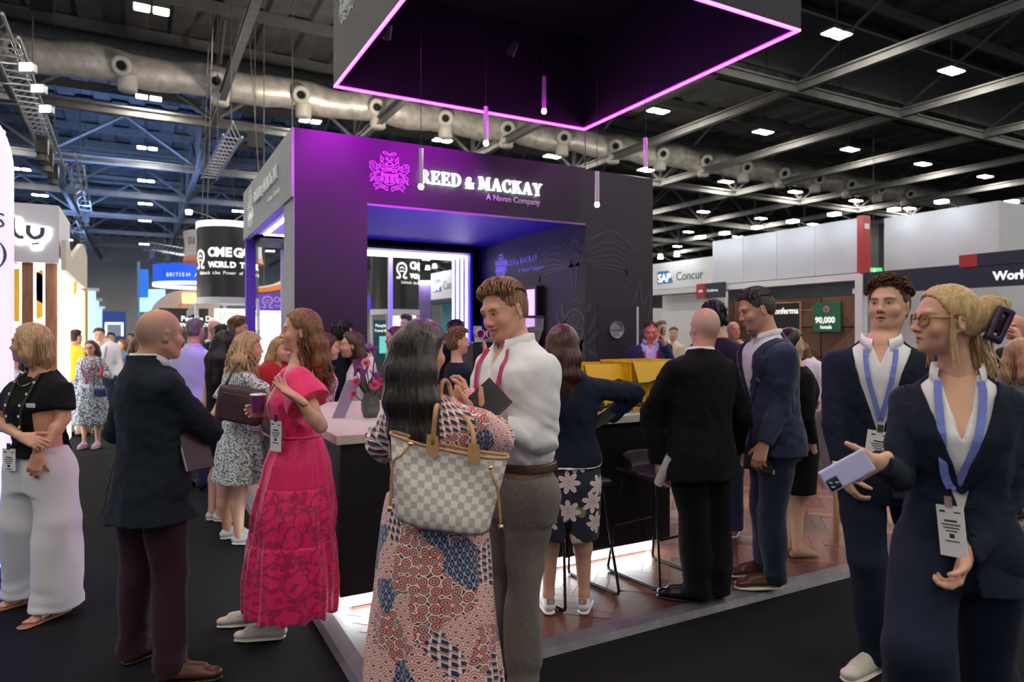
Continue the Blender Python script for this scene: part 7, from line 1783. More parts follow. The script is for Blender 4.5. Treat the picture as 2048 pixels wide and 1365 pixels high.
# white stand with halo-lit letters
Y0 = 10.9; e0 = PX(22, 470, y=Y0); x1 = PX(118, 470, y=Y0)[0]; z0, z1 = PX(70, 525, y=Y0)[2], PX(70, 408, y=Y0)[2]; xx = lambda u: PX(u, 500, y=Y0)[0] - x1
t = empty('white_stand', (x1, Y0, 0), 0, 'white stand with halo-lit letters above timber pillars', 'stand')
Box('fascia', -1.9, 0, 0, .5, z0, z1, M_white, t); Box('side_fascia', -.06, 0, .5, 1.6, z0 - .25, z1 - .0, M_white, t)
M_halo = mat('letter_halo', (1, 1, 1), .5, emit=(1, 1, 1), es=3.0)
def halo(poly_lines, w, m, dy, nm): strokes(poly_lines, lambda a, b, h: (a, dy - h, b), .01).build(nm, m, t)
zz = lambda v: PX(70, v, y=Y0)[2]
let = [([(xx(27), zz(439)), (xx(28), zz(465)), (xx(38), zz(476)), (xx(49), zz(476))], .055), ([(xx(58), zz(452)), (xx(58), zz(468)), (xx(70), zz(477)), (xx(84), zz(470)), (xx(86), zz(455))], .055)]
sw_ = [([(xx(64), zz(489)), (xx(73), zz(488)), (xx(80), zz(486))], .03), ([(xx(41), zz(451)), (xx(44), zz(451))], .02)]
halo([(a, w + .13) for a, w in let + sw_], 0, M_halo, -.004, 'halo_light'); halo(let, 0, M_dgr, -.03, 'letter'); halo(sw_, 0, M_dgr, -.03, 'letter_accent')
for a, b in ((41, 65), (88, 114)):
    pl = Box('pillar', xx(a), xx(b), .1, .35, 0, z0, M_wood, t)
    for q in (a - 4, b): Box('pillar_light', xx(q), xx(q + 4), .12, .16, 0, z0, mat('led_warm', (1, 1, 1), .4, emit=(1, .9, .62), es=5), t)
Box('rear_wall', -1.9, -.06, 2.2, 2.3, 0, z1, M_lb, t)
M_yel = mat('panel_yellow', (.75, .48, .02), .5)
MB().prism([(xx(20) - .15 + .45 * cos(a), 2.2 + .42 * sin(a)) for a in np.linspace(-pi, pi, 24)], lambda a, b, h: (a, h, b), 2.12, 2.18).build('yellow_disc', M_yel, t)
MB().prism([(xx(92) - .12 + .32 * cos(a), 2.35 + .3 * sin(a)) for a in np.linspace(-pi, pi, 24)], lambda a, b, h: (a, h, b), 2.12, 2.18).build('yellow_disc', M_yel, t)
Box('low_cabinet', -1.9, -.1, 1.6, 1.9, 0, 1.5, M_wood, t)
# wave canopy and white interior beyond it
xw = x1 + .02; t = empty('wave_canopy', (xw, 13.2, 0), 0, 'cream fabric wave canopy over a bright white stand', 'stand')
yw = lambda u: PX(u, 500, x=xw)[1] - 13.2; zw = lambda u, v: PX(u, v, x=xw)[2]
top = smooth_line([(yw(122), zw(122, 480)), (yw(133), zw(133, 514)), (yw(146), zw(146, 500)), (yw(158), zw(158, 488)), (yw(167), zw(167, 512))], 5)
MB().prism([tuple(q) for q in top] + [(yw(167), zw(167, 580)), (yw(150), zw(150, 566)), (yw(122), zw(122, 540))], lambda a, b, h: (h, a, b), 0, .06).build('fabric', mat('fabric_cream', (.72, .66, .56), .7), t)
Box('inner_wall', -.03, -.01, yw(122), yw(163), 0, 2.6, M_lb, t); Box('timber_post', -.0, .06, yw(164), yw(168), 0, zw(166, 582), mat('timber_amber', (.55, .25, .05), .5), t); Box('post_light', .0, .05, yw(158), yw(162), 0, zw(160, 582), mat('led_amber', (1, 1, 1), .4, emit=(1, .75, .25), es=4), t)
Box('orange_panel', -.06, -.04, yw(130), yw(150), 2.2, zw(140, 490), mat('panel_orange', (.75, .3, .08), .5), t)
# pale blue lit columns along the aisle
for i, u in enumerate((178, 186, 194)):
    c = PX(u, 640, d=24 + 3 * i); o = empty('lit_column', (c[0], c[1], 0), 0, 'pale blue lit column standing along the aisle', 'column', 'lit columns along the aisle')
    Box('shaft', -.2, .2, -.2, .2, 0, 3.1 - .2 * i, mat('column_blue', (.5, .65, .8), .5, emit=(.35, .6, .9), es=.7), o); Box('cap', -.3, .3, -.3, .3, 3.1 - .2 * i, 3.2 - .2 * i, M_white, o)
c = PX(205, 640, d=30); o = empty('aisle_stand', (c[0], c[1], 0), 0, 'blue stand with white glowing door frame at aisle end', 'stand'); Box('wall', -.5, .9, 0, .3, 0, 2.6, mat('stand_navyblue', (.02, .05, .2), .5), o); Box('glow_frame', .1, .8, -.05, 0, 1.5, 2.1, M_lb, o); Box('glow_inset', .18, .72, -.06, -.05, 1.5, 2.02, M_greyp, o)
# flag banner, cyan screen
c = PX(277, 560, d=18); o = empty('flag_banner', (c[0], c[1], 0), -TH, 'tall blue flag banner on a slim pole', 'banner'); MB().tube([(0, 0, 0), (0, 0, 3.5)], .035, 8).build('pole', mat('pole_blue', (.15, .3, .6), .4), o); Box('flag', .04, .26, -.01, .01, 2.55, 3.3, mat('flag_blue', (.02, .14, .55), .5, emit=(.02, .14, .55), es=.5), o)
c = PX(303, 600, d=20); o = empty('display_screen', (c[0], c[1], 0), -TH, 'large cyan screen beside the flag banner', 'screen'); Box('screen', -.35, .35, 0, .1, 2.25, 2.9, mat('screen_cyan', (.1, .6, .7), .3, emit=(.25, .85, 1.), es=1.2), o); Box('stand_post', -.05, .05, .02, .1, 0, 2.25, M_steel_d, o)
# British Airways ring
c = PX(398, 555, d=25); r = 1.5; t = empty('ring_sign', (c[0], c[1], 3.3), 0, 'hanging blue ring sign with airline lettering', 'sign'); za, zb = 3.28, 4.03
MB().lathe([(r, .12), (r, zb - za)], n=48).build('band', mat('ring_blue', (.01, .06, .42), .4, emit=(.01, .08, .6), es=.6), t, smooth=True); MB().lathe([(r - .02, 0), (r + .01, 0), (r + .01, .12), (r - .02, .12)], n=48).build('lower_rim', M_lb, t)
f = FACE(c); ring_text('lettering', 'BRITISH AIRWAYS', r, .28, (0, 0), f - .75, .19, M_txt, t)
MB().prism([(0, 0), (.25, .05), (.1, .12)], lambda a, b, h: (r * cos(f - .85) + a * .2, r * sin(f - .85) - a - h, .4 + b), 0, .01).build('ribbon_mark', M_red, t)
for a in (0, 2.1, 4.2): MB().tube([(r * cos(a), r * sin(a), .7), (r * cos(a) * .5, r * sin(a) * .5, 7.5)], .01, 4).build('wire', M_steel_d, t)
# DIRE... round sign
c = PX(448, 500, d=16.5); r = .90; t = empty('drum_sign', (c[0], c[1], 3.3), 0, 'hanging white drum sign with coral lower band', 'sign')
MB().lathe([(r * 1.0, 0), (r * .97, .12)], n=40).build('lower_band', mat('band_coral', (.75, .25, .2), .5), t, smooth=True); MB().lathe([(r * .97, .12), (r * .95, .35), (r * 1.0, .7)], n=40).build('drum', M_whitel, t, smooth=True)
f = FACE(c); ring_text('lettering', 'DIRECT', r * .97, .38, (0, 0), f - 1.05, .24, M_dgr, t); ring_text('lettering', 'GLOBAL TRAVEL', r * .96, .2, (0, 0), f - 1.05, .13, M_print, t)
for a in (0, 2.1, 4.2): MB().tube([(r * cos(a), r * sin(a), .7), (r * cos(a) * .5, r * sin(a) * .5, 7.5)], .01, 4).build('wire', M_steel_d, t)
# Omega drums
def omega_mark(fn, w=.16):
    return strokes([([(-.5, -.5), (-.2, -.5), (-.2, -.3), (-.42, .0), (-.36, .36), (0, .52), (.36, .36), (.42, 0), (.2, -.3), (.2, -.5), (.5, -.5)], w), ([(-.2, .1), (.0, .25), (.2, .1)], w * .6), ([(-.22, -.05), (.22, -.05)], w * .6)], fn, .004)
def omega_drum(u, d, label, shift=0., r=.46, za=2.07, zb=3.36):
    c = PX(u, 530, d=d); t = empty('drum_tower', (c[0], c[1], 0), 0, label, 'sign'); f = FACE(c) + shift
    MB().lathe([(r, za + .1), (r, zb - .09)], n=48).build('drum', M_omg, t, smooth=True); MB().lathe([(0, zb), (r + .012, zb), (r + .012, zb - .09), (r, zb - .09)], n=48).build('top_rim', M_lb, t); MB().lathe([(r, za + .1), (r + .012, za + .1), (r + .012, za), (0, za)], n=48).build('lower_rim', M_whitel, t)
    ring_text('lettering', 'OMEGA', r, 2.80, (0, 0), f - .66, .19, M_txt, t, off=.010, gap=.62); ring_text('lettering', 'WORLD TRAVEL', r, 2.63, (0, 0), f - .64, .12, M_txt, t, off=.008, gap=.63); ring_text('lettering', "Unlock the Power of Omega's Technology", r, 2.52, (0, 0), f - 1.05, .075, M_txt, t, gap=.52)
    omega_mark(lambda a, b, h: ((r + .004 + h) * cos(f - 1.02 + a * .2 / r), (r + .004 + h) * sin(f - 1.02 + a * .2 / r), 2.76 + b * .26)).build('horseshoe_mark', M_txt, t)
    for a in (-.9, .5):
        MB().tube([(0, 0, zb), (r * .9 * cos(f + a), r * .9 * sin(f + a), zb + .1), ((r + .22) * cos(f + a), (r + .22) * sin(f + a), zb + .12)], .008, 5).build('lamp_arm', M_steel_d, t); MB().lathe([(.0, .0), (.04, 0), (.05, .06), (.0, .07)], n=10).build('lamp_head', M_spot, t, loc=((r + .24) * cos(f + a), (r + .24) * sin(f + a), zb + .06))
    for x_, y_ in ((-r, 0), (r, 0), (0, r)): MB().tube([(x_, y_, 0), (x_, y_, za)], .03, 8).build('leg', M_whitel, t)
    return t
omega_drum(456, 11., 'charcoal drum tower with white lettering beside grey flank'); omega_drum(790, 12.9, 'charcoal drum tower with white lettering seen through the canopy', 1.30, .45, 1.95, 3.4)
# purple-banded stand behind the canopy
Yb = 13.6; xq = lambda u: PX(u, 600, y=Yb)[0]; zq = lambda u, v: PX(u, v, y=Yb)[2]
t = empty('purple_stand', (xq(510), Yb, 0), 0, 'bright white stand with purple lettered band', 'stand'); X_ = xq(510)
Box('band', xq(505) - X_, xq(784) - X_, -.05, .1, 2.04, 2.36, mat('band_purple', (.09, .03, .36), .5, emit=(.09, .03, .36), es=.5, noise=.4, nscale=4), t)
for u in (528, 745): text('lettering', 'OMEGA', .15, (xq(u + 18) - X_, -.058, 2.2), FRONT, M_lilac, t, .003, .006); text('lettering', 'WORLD TRAVEL', .075, (xq(u + 20) - X_, -.058, 2.1), FRONT, M_lilac, t, .002, .003); omega_mark(lambda a, b, h: (xq(u + 6) - X_ + a * .2, -.055 - h, 2.2 + b * .2), .15).build('horseshoe_mark', M_lilac, t)
Box('lit_wall', xq(505) - X_, xq(600) - X_, .1, .2, 0, 2.04, M_lb, t); Box('lit_wall', xq(836) - X_, xq(790) - X_, .1, .2, 0, 2.0, mat('lightbox_warm', (.9, .8, .6), .5, emit=(1, .85, .6), es=.9), t)
Box('teal_poster', xq(746) - X_, xq(784) - X_, -.02, .02, 1.05, 1.88, mat('poster_teal', (.02, .10, .13), .5), t)
text('lettering', 'People Driven', .085, (xq(750) - X_, -.026, 1.74), FRONT, M_txt, t, .001, .002); text('lettering', 'Travel Management', .075, (xq(748) - X_, -.026, 1.64), FRONT, M_txt, t, .001, .002); Box('poster_screen', xq(758) - X_, xq(782) - X_, -.026, -.02, 1.2, 1.55, mat('screen_aqua', (.1, .45, .45), .4, emit=(.12, .5, .5), es=.5), t)
# lightbox poster "Unlock the Power of Omega" and dark stand beside it
Yc = 11.6; xp = lambda u: PX(u, 640, y=Yc)[0]; zp = lambda u, v: PX(u, v, y=Yc)[2]
t = empty('lightbox_poster', (xp(430), Yc, 0), 0, 'white lightbox poster with grey writing under the drum', 'poster'); Box('box', 0, xp(496) - xp(430), 0, .1, 0, zp(460, 618), M_lb, t)
for i, s_ in enumerate(('Unlock the', 'Power of', "Omega's", 'Technology')): text('writing', s_, .13, (.06, -.004, zp(440, 632 + 12 * i)), FRONT, mat('ink_grey', (.25, .24, .2), .6), t, .001)
t = empty('dark_stand', (xp(322), Yc + 1.2, 0), 0, 'dark stand wall with white bold writing', 'stand'); Box('wall', 0, xp(430) - xp(322), 0, .1, 0, zp(380, 612), mat('stand_umber', (.035, .030, .026), .6), t)
text('writing', 'People Driven', .125, (xp(367) - xp(322) + .02, -.004, zp(380, 640)), FRONT, M_txt, t, .001, .003); text('writing', 'Travel Management', .125, (xp(345) - xp(322) + .02, -.004, zp(380, 652)), FRONT, M_txt, t, .001, .003)
MB().quadbox([(xp(382) - xp(322), -.4, zp(380, 632)), (xp(402) - xp(322), -.4, zp(380, 622)), (xp(402) - xp(322), .2, zp(380, 622)), (xp(382) - xp(322), .2, zp(380, 632)), (xp(382) - xp(322), -.4, zp(380, 618)), (xp(402) - xp(322), -.4, zp(380, 600)), (xp(402) - xp(322), .2, zp(380, 600)), (xp(382) - xp(322), .2, zp(380, 618))]).build('canopy_edge', M_greyp, t)
# pale dome stand with orange line, and its sweeping canopy
Yd = 21.; xd = lambda u: PX(u, 600, y=Yd)[0]; zd = lambda v: PX(350, v, y=Yd)[2]; t = empty('dome_stand', (xd(296), Yd, 0), 0, 'pale blush rounded stand with orange line', 'stand'); w_ = xd(440) - xd(296)
MB().prism([(0, 0), (w_, 0), (w_, zd(580))] + [(.95 + .95 * cos(a), zd(580) - .9 + .9 * sin(a)) for a in np.linspace(pi / 2, pi, 10)], lambda a, b, h: (a, h, b), 0, .5).build('wall', mat('wall_blush', (.55, .42, .40), .6), t)
M_or = mat('paint_orange', (.85, .25, .06), .5); strokes([([(.75, zd(615)), (.9, zd(601)), (1.05, zd(597)), (1.75, zd(597))], .06)], lambda a, b, h: (a, -.004 - h, b), .004).build('orange_line', M_or, t)
Box('amber_screen', xd(364) - xd(296), xd(400) - xd(296), -.05, -.01, zd(607), zd(586), mat('screen_amber', (.8, .4, .1), .4, emit=(1, .6, .22), es=1.), t)
Ye = 18.; xe = lambda u: PX(u, 575, y=Ye)[0]; ze = lambda u, v: PX(u, v, y=Ye)[2]; t = empty('sweep_canopy', (xe(515), Ye, 0), 0, 'sweeping white canopy with orange underside', 'canopy')
lo = smooth_line([(xe(510), ze(510, 586)), (xe(548), ze(548, 582)), (xe(592), ze(592, 572))], 6); mi = smooth_line([(xe(510), ze(510, 578)), (xe(548), ze(548, 572)), (xe(592), ze(592, 560))], 6); hi = smooth_line([(xe(510), ze(510, 575)), (xe(548), ze(548, 568)), (xe(592), ze(592, 548))], 6); x0_ = xe(515)
MB().prism([(a - x0_, b) for a, b in lo] + [(a - x0_, b) for a, b in mi[::-1]], lambda a, b, h: (a, h, b), 0, .6).build('underside', M_or, t); MB().prism([(a - x0_, b) for a, b in mi] + [(a - x0_, b) for a, b in hi[::-1]], lambda a, b, h: (a, h, b), 0, .6).build('edge', M_white, t)
for x_ in (.2, .9): MB().tube([(x_, .3, ze(540, 570)), (x_, .3, 10.75)], .012, 5).build('wire', M_steel_d, t)
# airline-style sap stands: faces looking to -x
def sap(xw, y0, y1, z0_, z1_, zt, label, size, under):
    t = empty('logo_stand', (xw, y1, 0), 0, label, 'stand'); Box('sign_panel', 0, .15, y0 - y1, 0, z0_, z1_, M_white, t); Box('header_band', -.02, .15, y0 - y1, 0, z0_ - .12, z0_, mat('band_slate', (.03, .05, .10), .5), t); Box('wall', .3, .4, y0 - y1, 0, 0, z0_ - .12, under, t)
    L_ = y1 - y0
    MB().prism([(.12 * L_ * 0 + .18, 0), (.18 + size * 2.0, 0), (.18 + size * 1.45, size * 1.05), (.18, size * 1.05)], lambda a, b, h: (-.004 - h, -a, zt - .03 + b), 0, .004).build('logo_block', mat('sap_blue', (.01, .22, .55), .5), t)
    text('logo_letters', 'SAP', size, (-.010, -.2, zt), LEFTW, M_txt, t, .002, .008); text('lettering', 'Concur', size * 1.05, (-.006, -.28 - size * 2.0, zt), LEFTW, M_dgr, t, .002)
    for a in (.35, .62): 
        MB().tube([(0, -L_ * a, z1_), (-.35, -L_ * a, z1_ + .12)], .012, 5).build('lamp_arm', M_steel_d, t); MB().lathe([(0, 0), (.06, 0), (.04, .1), (0, .1)], n=10).build('lamp_head', M_spot, t, loc=(-.35, -L_ * a, z1_ + .05))
    return t
a = PX(1305, 540, x=10.5); b_ = PX(1428, 540, x=10.5); sap(10.5, b_[1], a[1], PX(1365, 576, x=10.5)[2], PX(1365, 521, x=10.5)[2], PX(1360, 561, x=10.5)[2], 'white sign wall with blue logo beyond the tower', .26, M_white)
a = PX(862, 560, x=7.); b_ = PX(916, 560, x=7.); sap(7., b_[1], a[1], PX(886, 598, x=7.)[2], PX(886, 543, x=7.)[2], PX(886, 580, x=7.)[2], 'white sign wall with blue logo above teal wall, seen through the canopy', .30, mat('wall_teal', (.10, .36, .42), .5, noise=.3, nscale=1.5))
c = PX(849, 590, d=19); t = empty('violet_sign', (c[0], c[1], 0), -TH, 'violet sign lit by a row of small lamps', 'sign'); Box('panel', -.2, .2, 0, .1, 0, 3.0, mat('panel_violet', (.10, .06, .22), .5), t)
for i in range(4): MB().lathe([(0, 0), (.05, 0), (.05, .06), (0, .06)], n=10).build('lamp', M_spot, t, loc=(-.15 + .1 * i, -.12, 3.0))
# right-hand display walls
xR = 9.4; M_wallw = mat('wall_white_cloth', (.60, .62, .66), .7, noise=.04, nscale=3)
ya, yb_ = 6.5, PX(1425, 480, x=xR)[1]
t = empty('white_wall_display', (xR, ya, 0), 0, 'long white display wall with red end post', 'display'); 
for i in range(4): Box('panel', .0, .06, (yb_ - ya) * i / 4 + .003, (yb_ - ya) * (i + 1) / 4 - .003, 2.52, 3.33, M_wallw, t)
Box('red_post', -.01, .16, -.10, 0, 2.48, 3.36, M_red, t); Box('post_band', .02, .13, -.103, -.1, 3.16, 3.24, M_white, t)
Box('beam', -.05, .06, -.05, yb_ - ya + 2.5, 2.40, 2.50, M_white, t); Box('upright', -.06, .06, -.12, .0, 0, 2.48, M_white, t); Box('upright', -.05, .05, yb_ - ya, yb_ - ya + .1, 0, 2.4, M_white, t); Box('inner_beam', .0, 1.9, .0, .08, 2.2, 2.28, M_white, t)
def clip_lamps(parent, pts):
    for x_, y_, z_ in pts:
        MB().tube([(x_, y_, z_), (x_ - .3, y_ + .05, z_ + .06)], .010, 5).build('lamp_arm', M_steel_d, parent); MB().box(x_ - .40, x_ - .28, y_ - .02, y_ + .12, z_ + .03, z_ + .07).build('lamp_head', M_spot, parent)
clip_lamps(t, [(0, (yb_ - ya) * f_, 3.33) for f_ in (.03, .28, .52, .77, .97)])
t = empty('grey_wall_display', (10.4, 5.15, 0), 0, 'pale grey display wall behind the navy name band', 'display'); Box('long_panel', 0, .08, 0, 1.58, 0, 3.44, M_wallw, t); Box('return_panel', 0, 3.5, -.08, 0, 0, 3.44, M_wallw, t); clip_lamps(t, [(0, f_, 3.44) for f_ in (.45, 1.15)]); clip_lamps(t, [(.9, -.02, 3.44)])
t = empty('name_band', (xR, 6.38, 0), 0, 'navy name band with white lettering on white frame', 'sign'); M_bandn = mat('band_navy', (.022, .030, .055), .5)
Box('band', -.04, .04, -4.2, 0, 2.19, 2.5, M_bandn, t); text('lettering', 'l...', .17, (-.045, PX(1806, 560, x=xR)[1] - 6.38, 2.27), LEFTW, M_txt, t, .002, .004); text('lettering', 'World', .15, (-.045, PX(1990, 552, x=xR)[1] - 6.38, 2.27), LEFTW, M_txt, t, .002, .006)
Box('post', -.03, .03, -4.2, -4.14, 0, 2.19, M_white, t); y_ = PX(1922, 530, x=xR)[1] - 6.38; y2 = PX(1958, 530, x=xR)[1] - 6.38
Box('red_tab', -.05, -.03, y2, y_, 2.46, 2.62, M_red, t, .0); Box('black_tab', -.05, -.03, y2 - .75, y2, 2.46, 2.62, M_bandn, t)
t = empty('booth_partition', (11.6, .4, 0), 0, 'lilac grey partition below the name band', 'partition'); Box('sheet', 0, .06, 0, 4.6, 0, 2.15, mat('sheet_lilac', (.36, .34, .40), .6), t)
# timber wall with the black and green boards
t = empty('timber_wall', (11.3, 7.85, 0), 0, 'timber-clad wall with black and green boards', 'wall panel'); M_tm = [mat('cladding_%d' % i, c_, .5, noise=.25, nscale=4, stretch=(1, 6, 1)) for i, c_ in enumerate(('#6b4a36', '#7b5740', '#5d3f2e'))]
Box('backing', .03, .08, 0, 3.6, 0, 2.3, M_blackm, t)
for i in range(5):
    for j in range(4):
        ya_, za_ = i * .72, j * .575; s_ = (i + j) % 2; g_ = .008
        quad = [(ya_ + g_, za_ + g_), (ya_ + .72 - g_, za_ + g_), (ya_ + .72 - g_, za_ + .575 - g_), (ya_ + g_, za_ + .575 - g_)]
        for k_, tri in enumerate(((quad[0], quad[1], quad[2 if s_ else 3]), (quad[2], quad[3], quad[0 if s_ else 1]))):
            cy_ = sum(q_[0] for q_ in tri) / 3; cz_ = sum(q_[1] for q_ in tri) / 3
            MB().prism([(cy_ + (a_ - cy_) * .985, cz_ + (b2 - cz_) * .985) for a_, b2 in tri], lambda a_, b2, h: (.03 - h, a_, b2), 0, .02).build('panel', M_tm[(i + 2 * j + k_) % 3], t)
def board(u0, v0, u1, v1, m, nm, dx=-.03, x=11.3):
    a = PX(u0, v0, x=x); b2 = PX(u1, v1, x=x); za_ = PX((u0 + u1) / 2, v1, x=x)[2]; zb_ = PX((u0 + u1) / 2, v0, x=x)[2]
    return Box(nm, dx, dx + .03, b2[1] - 7.85, a[1] - 7.85, za_, zb_, m, t), a, b2, za_, zb_
board(1496, 606, 1602, 668, mat('board_pink', (.62, .33, .30), .5), 'board_border', -.02); _, a, b2, za_, zb_ = board(1498, 608, 1600, 666, M_black, 'black_board', -.03)
text('lettering', 'conferma', .17, (-.034, PX(1545, 625, x=11.3)[1] - 7.85, PX(1570, 628, x=11.3)[2]), LEFTW, M_txt, t, .002, .004)
_, a, b2, za_, zb_ = board(1628, 605, 1683, 664, mat('board_green', (.02, .17, .09), .5), 'green_board', -.035)
text('lettering', '90,000', .155, (-.04, PX(1633, 645, x=11.3)[1] - 7.85, PX(1655, 646, x=11.3)[2]), LEFTW, M_txt, t, .002, .005); text('lettering', 'hotels', .10, (-.04, PX(1643, 656, x=11.3)[1] - 7.85, PX(1655, 658, x=11.3)[2]), LEFTW, M_txt, t, .002, .002)
c = PX(1655, 619, x=11.3); MB().lathe([(0, 0), (.065, 0), (.065, .01), (0, .01)], n=20).build('pink_disc', mat('board_pink', ''), t, loc=(-.045, c[1] - 7.85, c[2]), rot=(0, pi / 2, 0)); MB().lathe([(0, 0), (.02, .005), (.012, .03), (0, .045)], n=10).build('flame_mark', M_ink, t, loc=(-.05, c[1] - 7.85, c[2] - .02)); a = PX(1600, 620, x=11.3)[1] - 7.85; Box('pink_line', -.032, -.028, c[1] - 7.85, a, c[2] - .006, c[2] + .006, mat('board_pink', ''), t)
c = PX(1430, 582, x=xR); t = empty('tab_sign', (xR, c[1], 0), 0, 'small red and black tab sign on the white frame', 'sign'); h_ = PX(1430, 567, x=xR)[2]; l_ = PX(1430, 597, x=xR)[2]; ya_ = PX(1402, 580, x=xR)[1] - c[1]; ym = PX(1419, 580, x=xR)[1] - c[1]; yb2 = PX(1458, 580, x=xR)[1] - c[1]
Box('red_end', -.12, -.08, ym, ya_, l_, h_, M_red, t); Box('black_end', -.12, -.08, yb2, ym, l_, h_, M_bandn, t); text('lettering', 'Conferma', .07, (-.125, ym - .05, (h_ + l_) / 2 - .02), LEFTW, M_txt, t, .001); text('lettering', 'L90', .07, (-.125, ya_ - .06, (h_ + l_) / 2 - .02), LEFTW, M_txt, t, .001); Box('bracket', -.08, 0, -.03, .03, 2.0, h_, M_white, t); Box('pole', -.02, .02, -.02, .02, 0, h_, M_white, t)
c = PX(1748, 543, d=24); t = empty('exit_sign', (c[0], c[1], c[2]), -TH, 'small green lit emergency exit sign', 'sign'); Box('box', -.28, .28, 0, .08, -.12, .12, mat('exit_green', (.05, .4, .1), .4, emit=(.08, .7, .18), es=.7), t); MB().prism([(-.05, -.08), (.03, -.08), (.06, .06), (-.02, .08)], lambda a_, b2, h: (a_, -h, b2), 0, .01).build('running_figure', M_txt, t); MB().tube([(0, .04, .12), (0, .04, 10.75 - c[2])], .01, 5).build('rod', M_steel_d, t)
c = PX(1752, 600, d=46); tag(Box('hall_column', c[0] - .5, c[0] + .5, c[1] - .5, c[1] + .5, 0, 9.2, mat('column_pale', (.45, .45, .42), .7)), 'pale square hall column between the white display walls', 'column')
# blue stands and pale partitions under the sap sign
c = PX(1340, 640, d=19); t = empty('pale_partition', (c[0], c[1], 0), 0, 'pale partition with round blue poster in the passage', 'partition'); Box('wall', -2., 3., 0, .1, 0, 2.3, M_whitel, t); Box('blue_poster', .3, .8, -.02, 0, 1.5, 2.2, mat('poster_blue', (.02, .08, .25), .5), t)
MB().lathe([(0, 0), (.16, 0), (.16, .01), (0, .01)], n=20).build('round_mark', M_print, t, loc=(.55, -.03, 1.85), rot=(pi / 2, 0, 0))

# ================================================================ furniture and small things
# tub armchair
def armchair(u, v, d, yaw, label):
    b = PX(u, v, d=d); t = empty('armchair', (b[0], b[1], PZ), -TH, label, 'chair', None); f = Rz(radians(yaw)); S_ = Solid(.014)
    S_.add(RBox((0, 0, .42), (.27, .27, .07), f, .05)); 
    for a in np.linspace(-.4, pi + .4, 13): S_.add(Cap(f @ V(.28 * cos(a), .27 * sin(a), .40), f @ V(.31 * cos(a), .30 * sin(a), .66 + .08 * max(0, sin(a))), .055, .045), .05)
    part('shell', S_, cloth('chair_grey', (.26, .22, .24), .9), t)
    for x_, y_ in ((-.2, -.2), (.2, -.2), (-.2, .2), (.2, .2)): p0 = f @ V(x_, y_, .36); p1 = f @ V(x_ * 1.2, y_ * 1.2, 0); MB().tube([p0, p1], [.026, .016], 10).build('leg', mat('leg_oak', (.40, .22, .10), .5), t, smooth=True)
    return t
armchair(1672, 900, 5.4, 200, 'grey tub armchair with oak legs behind the curly-haired man').scale = (1, 1, 1.36); armchair(1694, 800, 8.7, 150, 'sage-shaded tub armchair near the timber wall')
# bar stools with sled frames
def stool(x, y, rz, label):
    t = empty('bar_stool', (x, y, PZ), rz, label, 'stool'); S_ = Solid(.009); S_.add(RBox((0, 0, .67), (.20, .19, .018), None, .018)); 
    for a in np.linspace(.25, pi - .25, 22): S_.add(Cap((.19 * cos(a), .16 * sin(a), .68), (.21 * cos(a), .20 * sin(a), .77), .014, .012), .02)
    part('seat', S_, mat('stool_plum', (.012, .008, .014), .5), t)
    for s_ in (-1, 1):
        pts = smooth_line([V(s_ * .15, -.14, .66), V(s_ * .20, -.22, .10), V(s_ * .205, -.225, .025), V(s_ * .205, -.18, .010), V(s_ * .205, .18, .010), V(s_ * .205, .225, .025), V(s_ * .20, .22, .10), V(s_ * .15, .14, .66)], 5); MB().tube(pts, .009, 7).build('sled_frame', M_black, t, smooth=True)
        for y_ in (-.19, .19): MB().lathe([(0, -.0), (.014, 0), (.014, .012), (0, .014)], n=8).build('foot_pad', M_blackm, t, loc=(s_ * .205, y_, 0))
    MB().tube([(-.187, -.2, .30), (.187, -.2, .30)], .008, 6).build('foot_rest', M_black, t); MB().tube([(-.187, .2, .30), (.187, .2, .30)], .008, 6).build('foot_rest', M_black, t)
    return t
a = PX(1150, 1150, z=PZ); stool(2.25, 3.45, .12, 'black sled bar stool behind the woman in flowered skirt'); stool(2.92, 3.43, .10, 'black sled bar stool beside the bald man in black')
# yellow crates
M_crate = mat('crate_yellow', (.80, .50, .01), .4)
def crate(x, y, z, rz, L, w, h, label):
    t = empty('storage_crate', (x, y, z), rz, label, 'crate'); tp = .04; q = lambda s_, z_: s_ * (1 if z_ else .9)
    for nm, (x0, y0, x1_, y1_) in (('wall', (-1, -1, 1, -1)), ('wall', (1, -1, 1, 1)), ('wall', (1, 1, -1, 1)), ('wall', (-1, 1, -1, -1))):
        A = V(x0 * L * .9, y0 * w * .9, 0); B2 = V(x1_ * L * .9, y1_ * w * .9, 0); Cc_ = V(x1_ * L, y1_ * w, h); D2 = V(x0 * L, y0 * w, h); nn = V(-(x0 + x1_) * .003, -(y0 + y1_) * .003, 0)
        MB().quadbox([A, B2, B2 + nn, A + nn, D2, Cc_, Cc_ + nn, D2 + nn]).build(nm, M_crate, t)
        for f_ in (.12, .3, .5, .7, .88): a_ = A + (B2 - A) * f_; b2 = D2 + (Cc_ - D2) * f_; MB().bar(a_ - nn, b2 - nn, .010, .010).build('rib', M_crate, t)
        MB().bar(D2, Cc_, .022, .014).build('rim', M_crate, t); MB().bar(A + (D2 - A) * .62, B2 + (Cc_ - B2) * .62, .010, .008).build('band', M_crate, t)
    Box('bottom', -L * .9, L * .9, -w * .9, w * .9, 0, .005, M_crate, t)
    for s_ in (-1, 1):
        fl = [(-L, 0), (L, 0), (L * .98, .9 * w)] + [(L * (.98 - .392 * i), w * (.9 - .14 * (i % 2))) for i in range(1, 5)] + [(-L * .98, .9 * w)]
        MB().prism(fl, lambda a_, b2, hh: (a_, s_ * (w + .012 + b2 * .35 + hh), h - b2 * .93), 0, .004).build('lid_flap', M_crate, t)
    return t
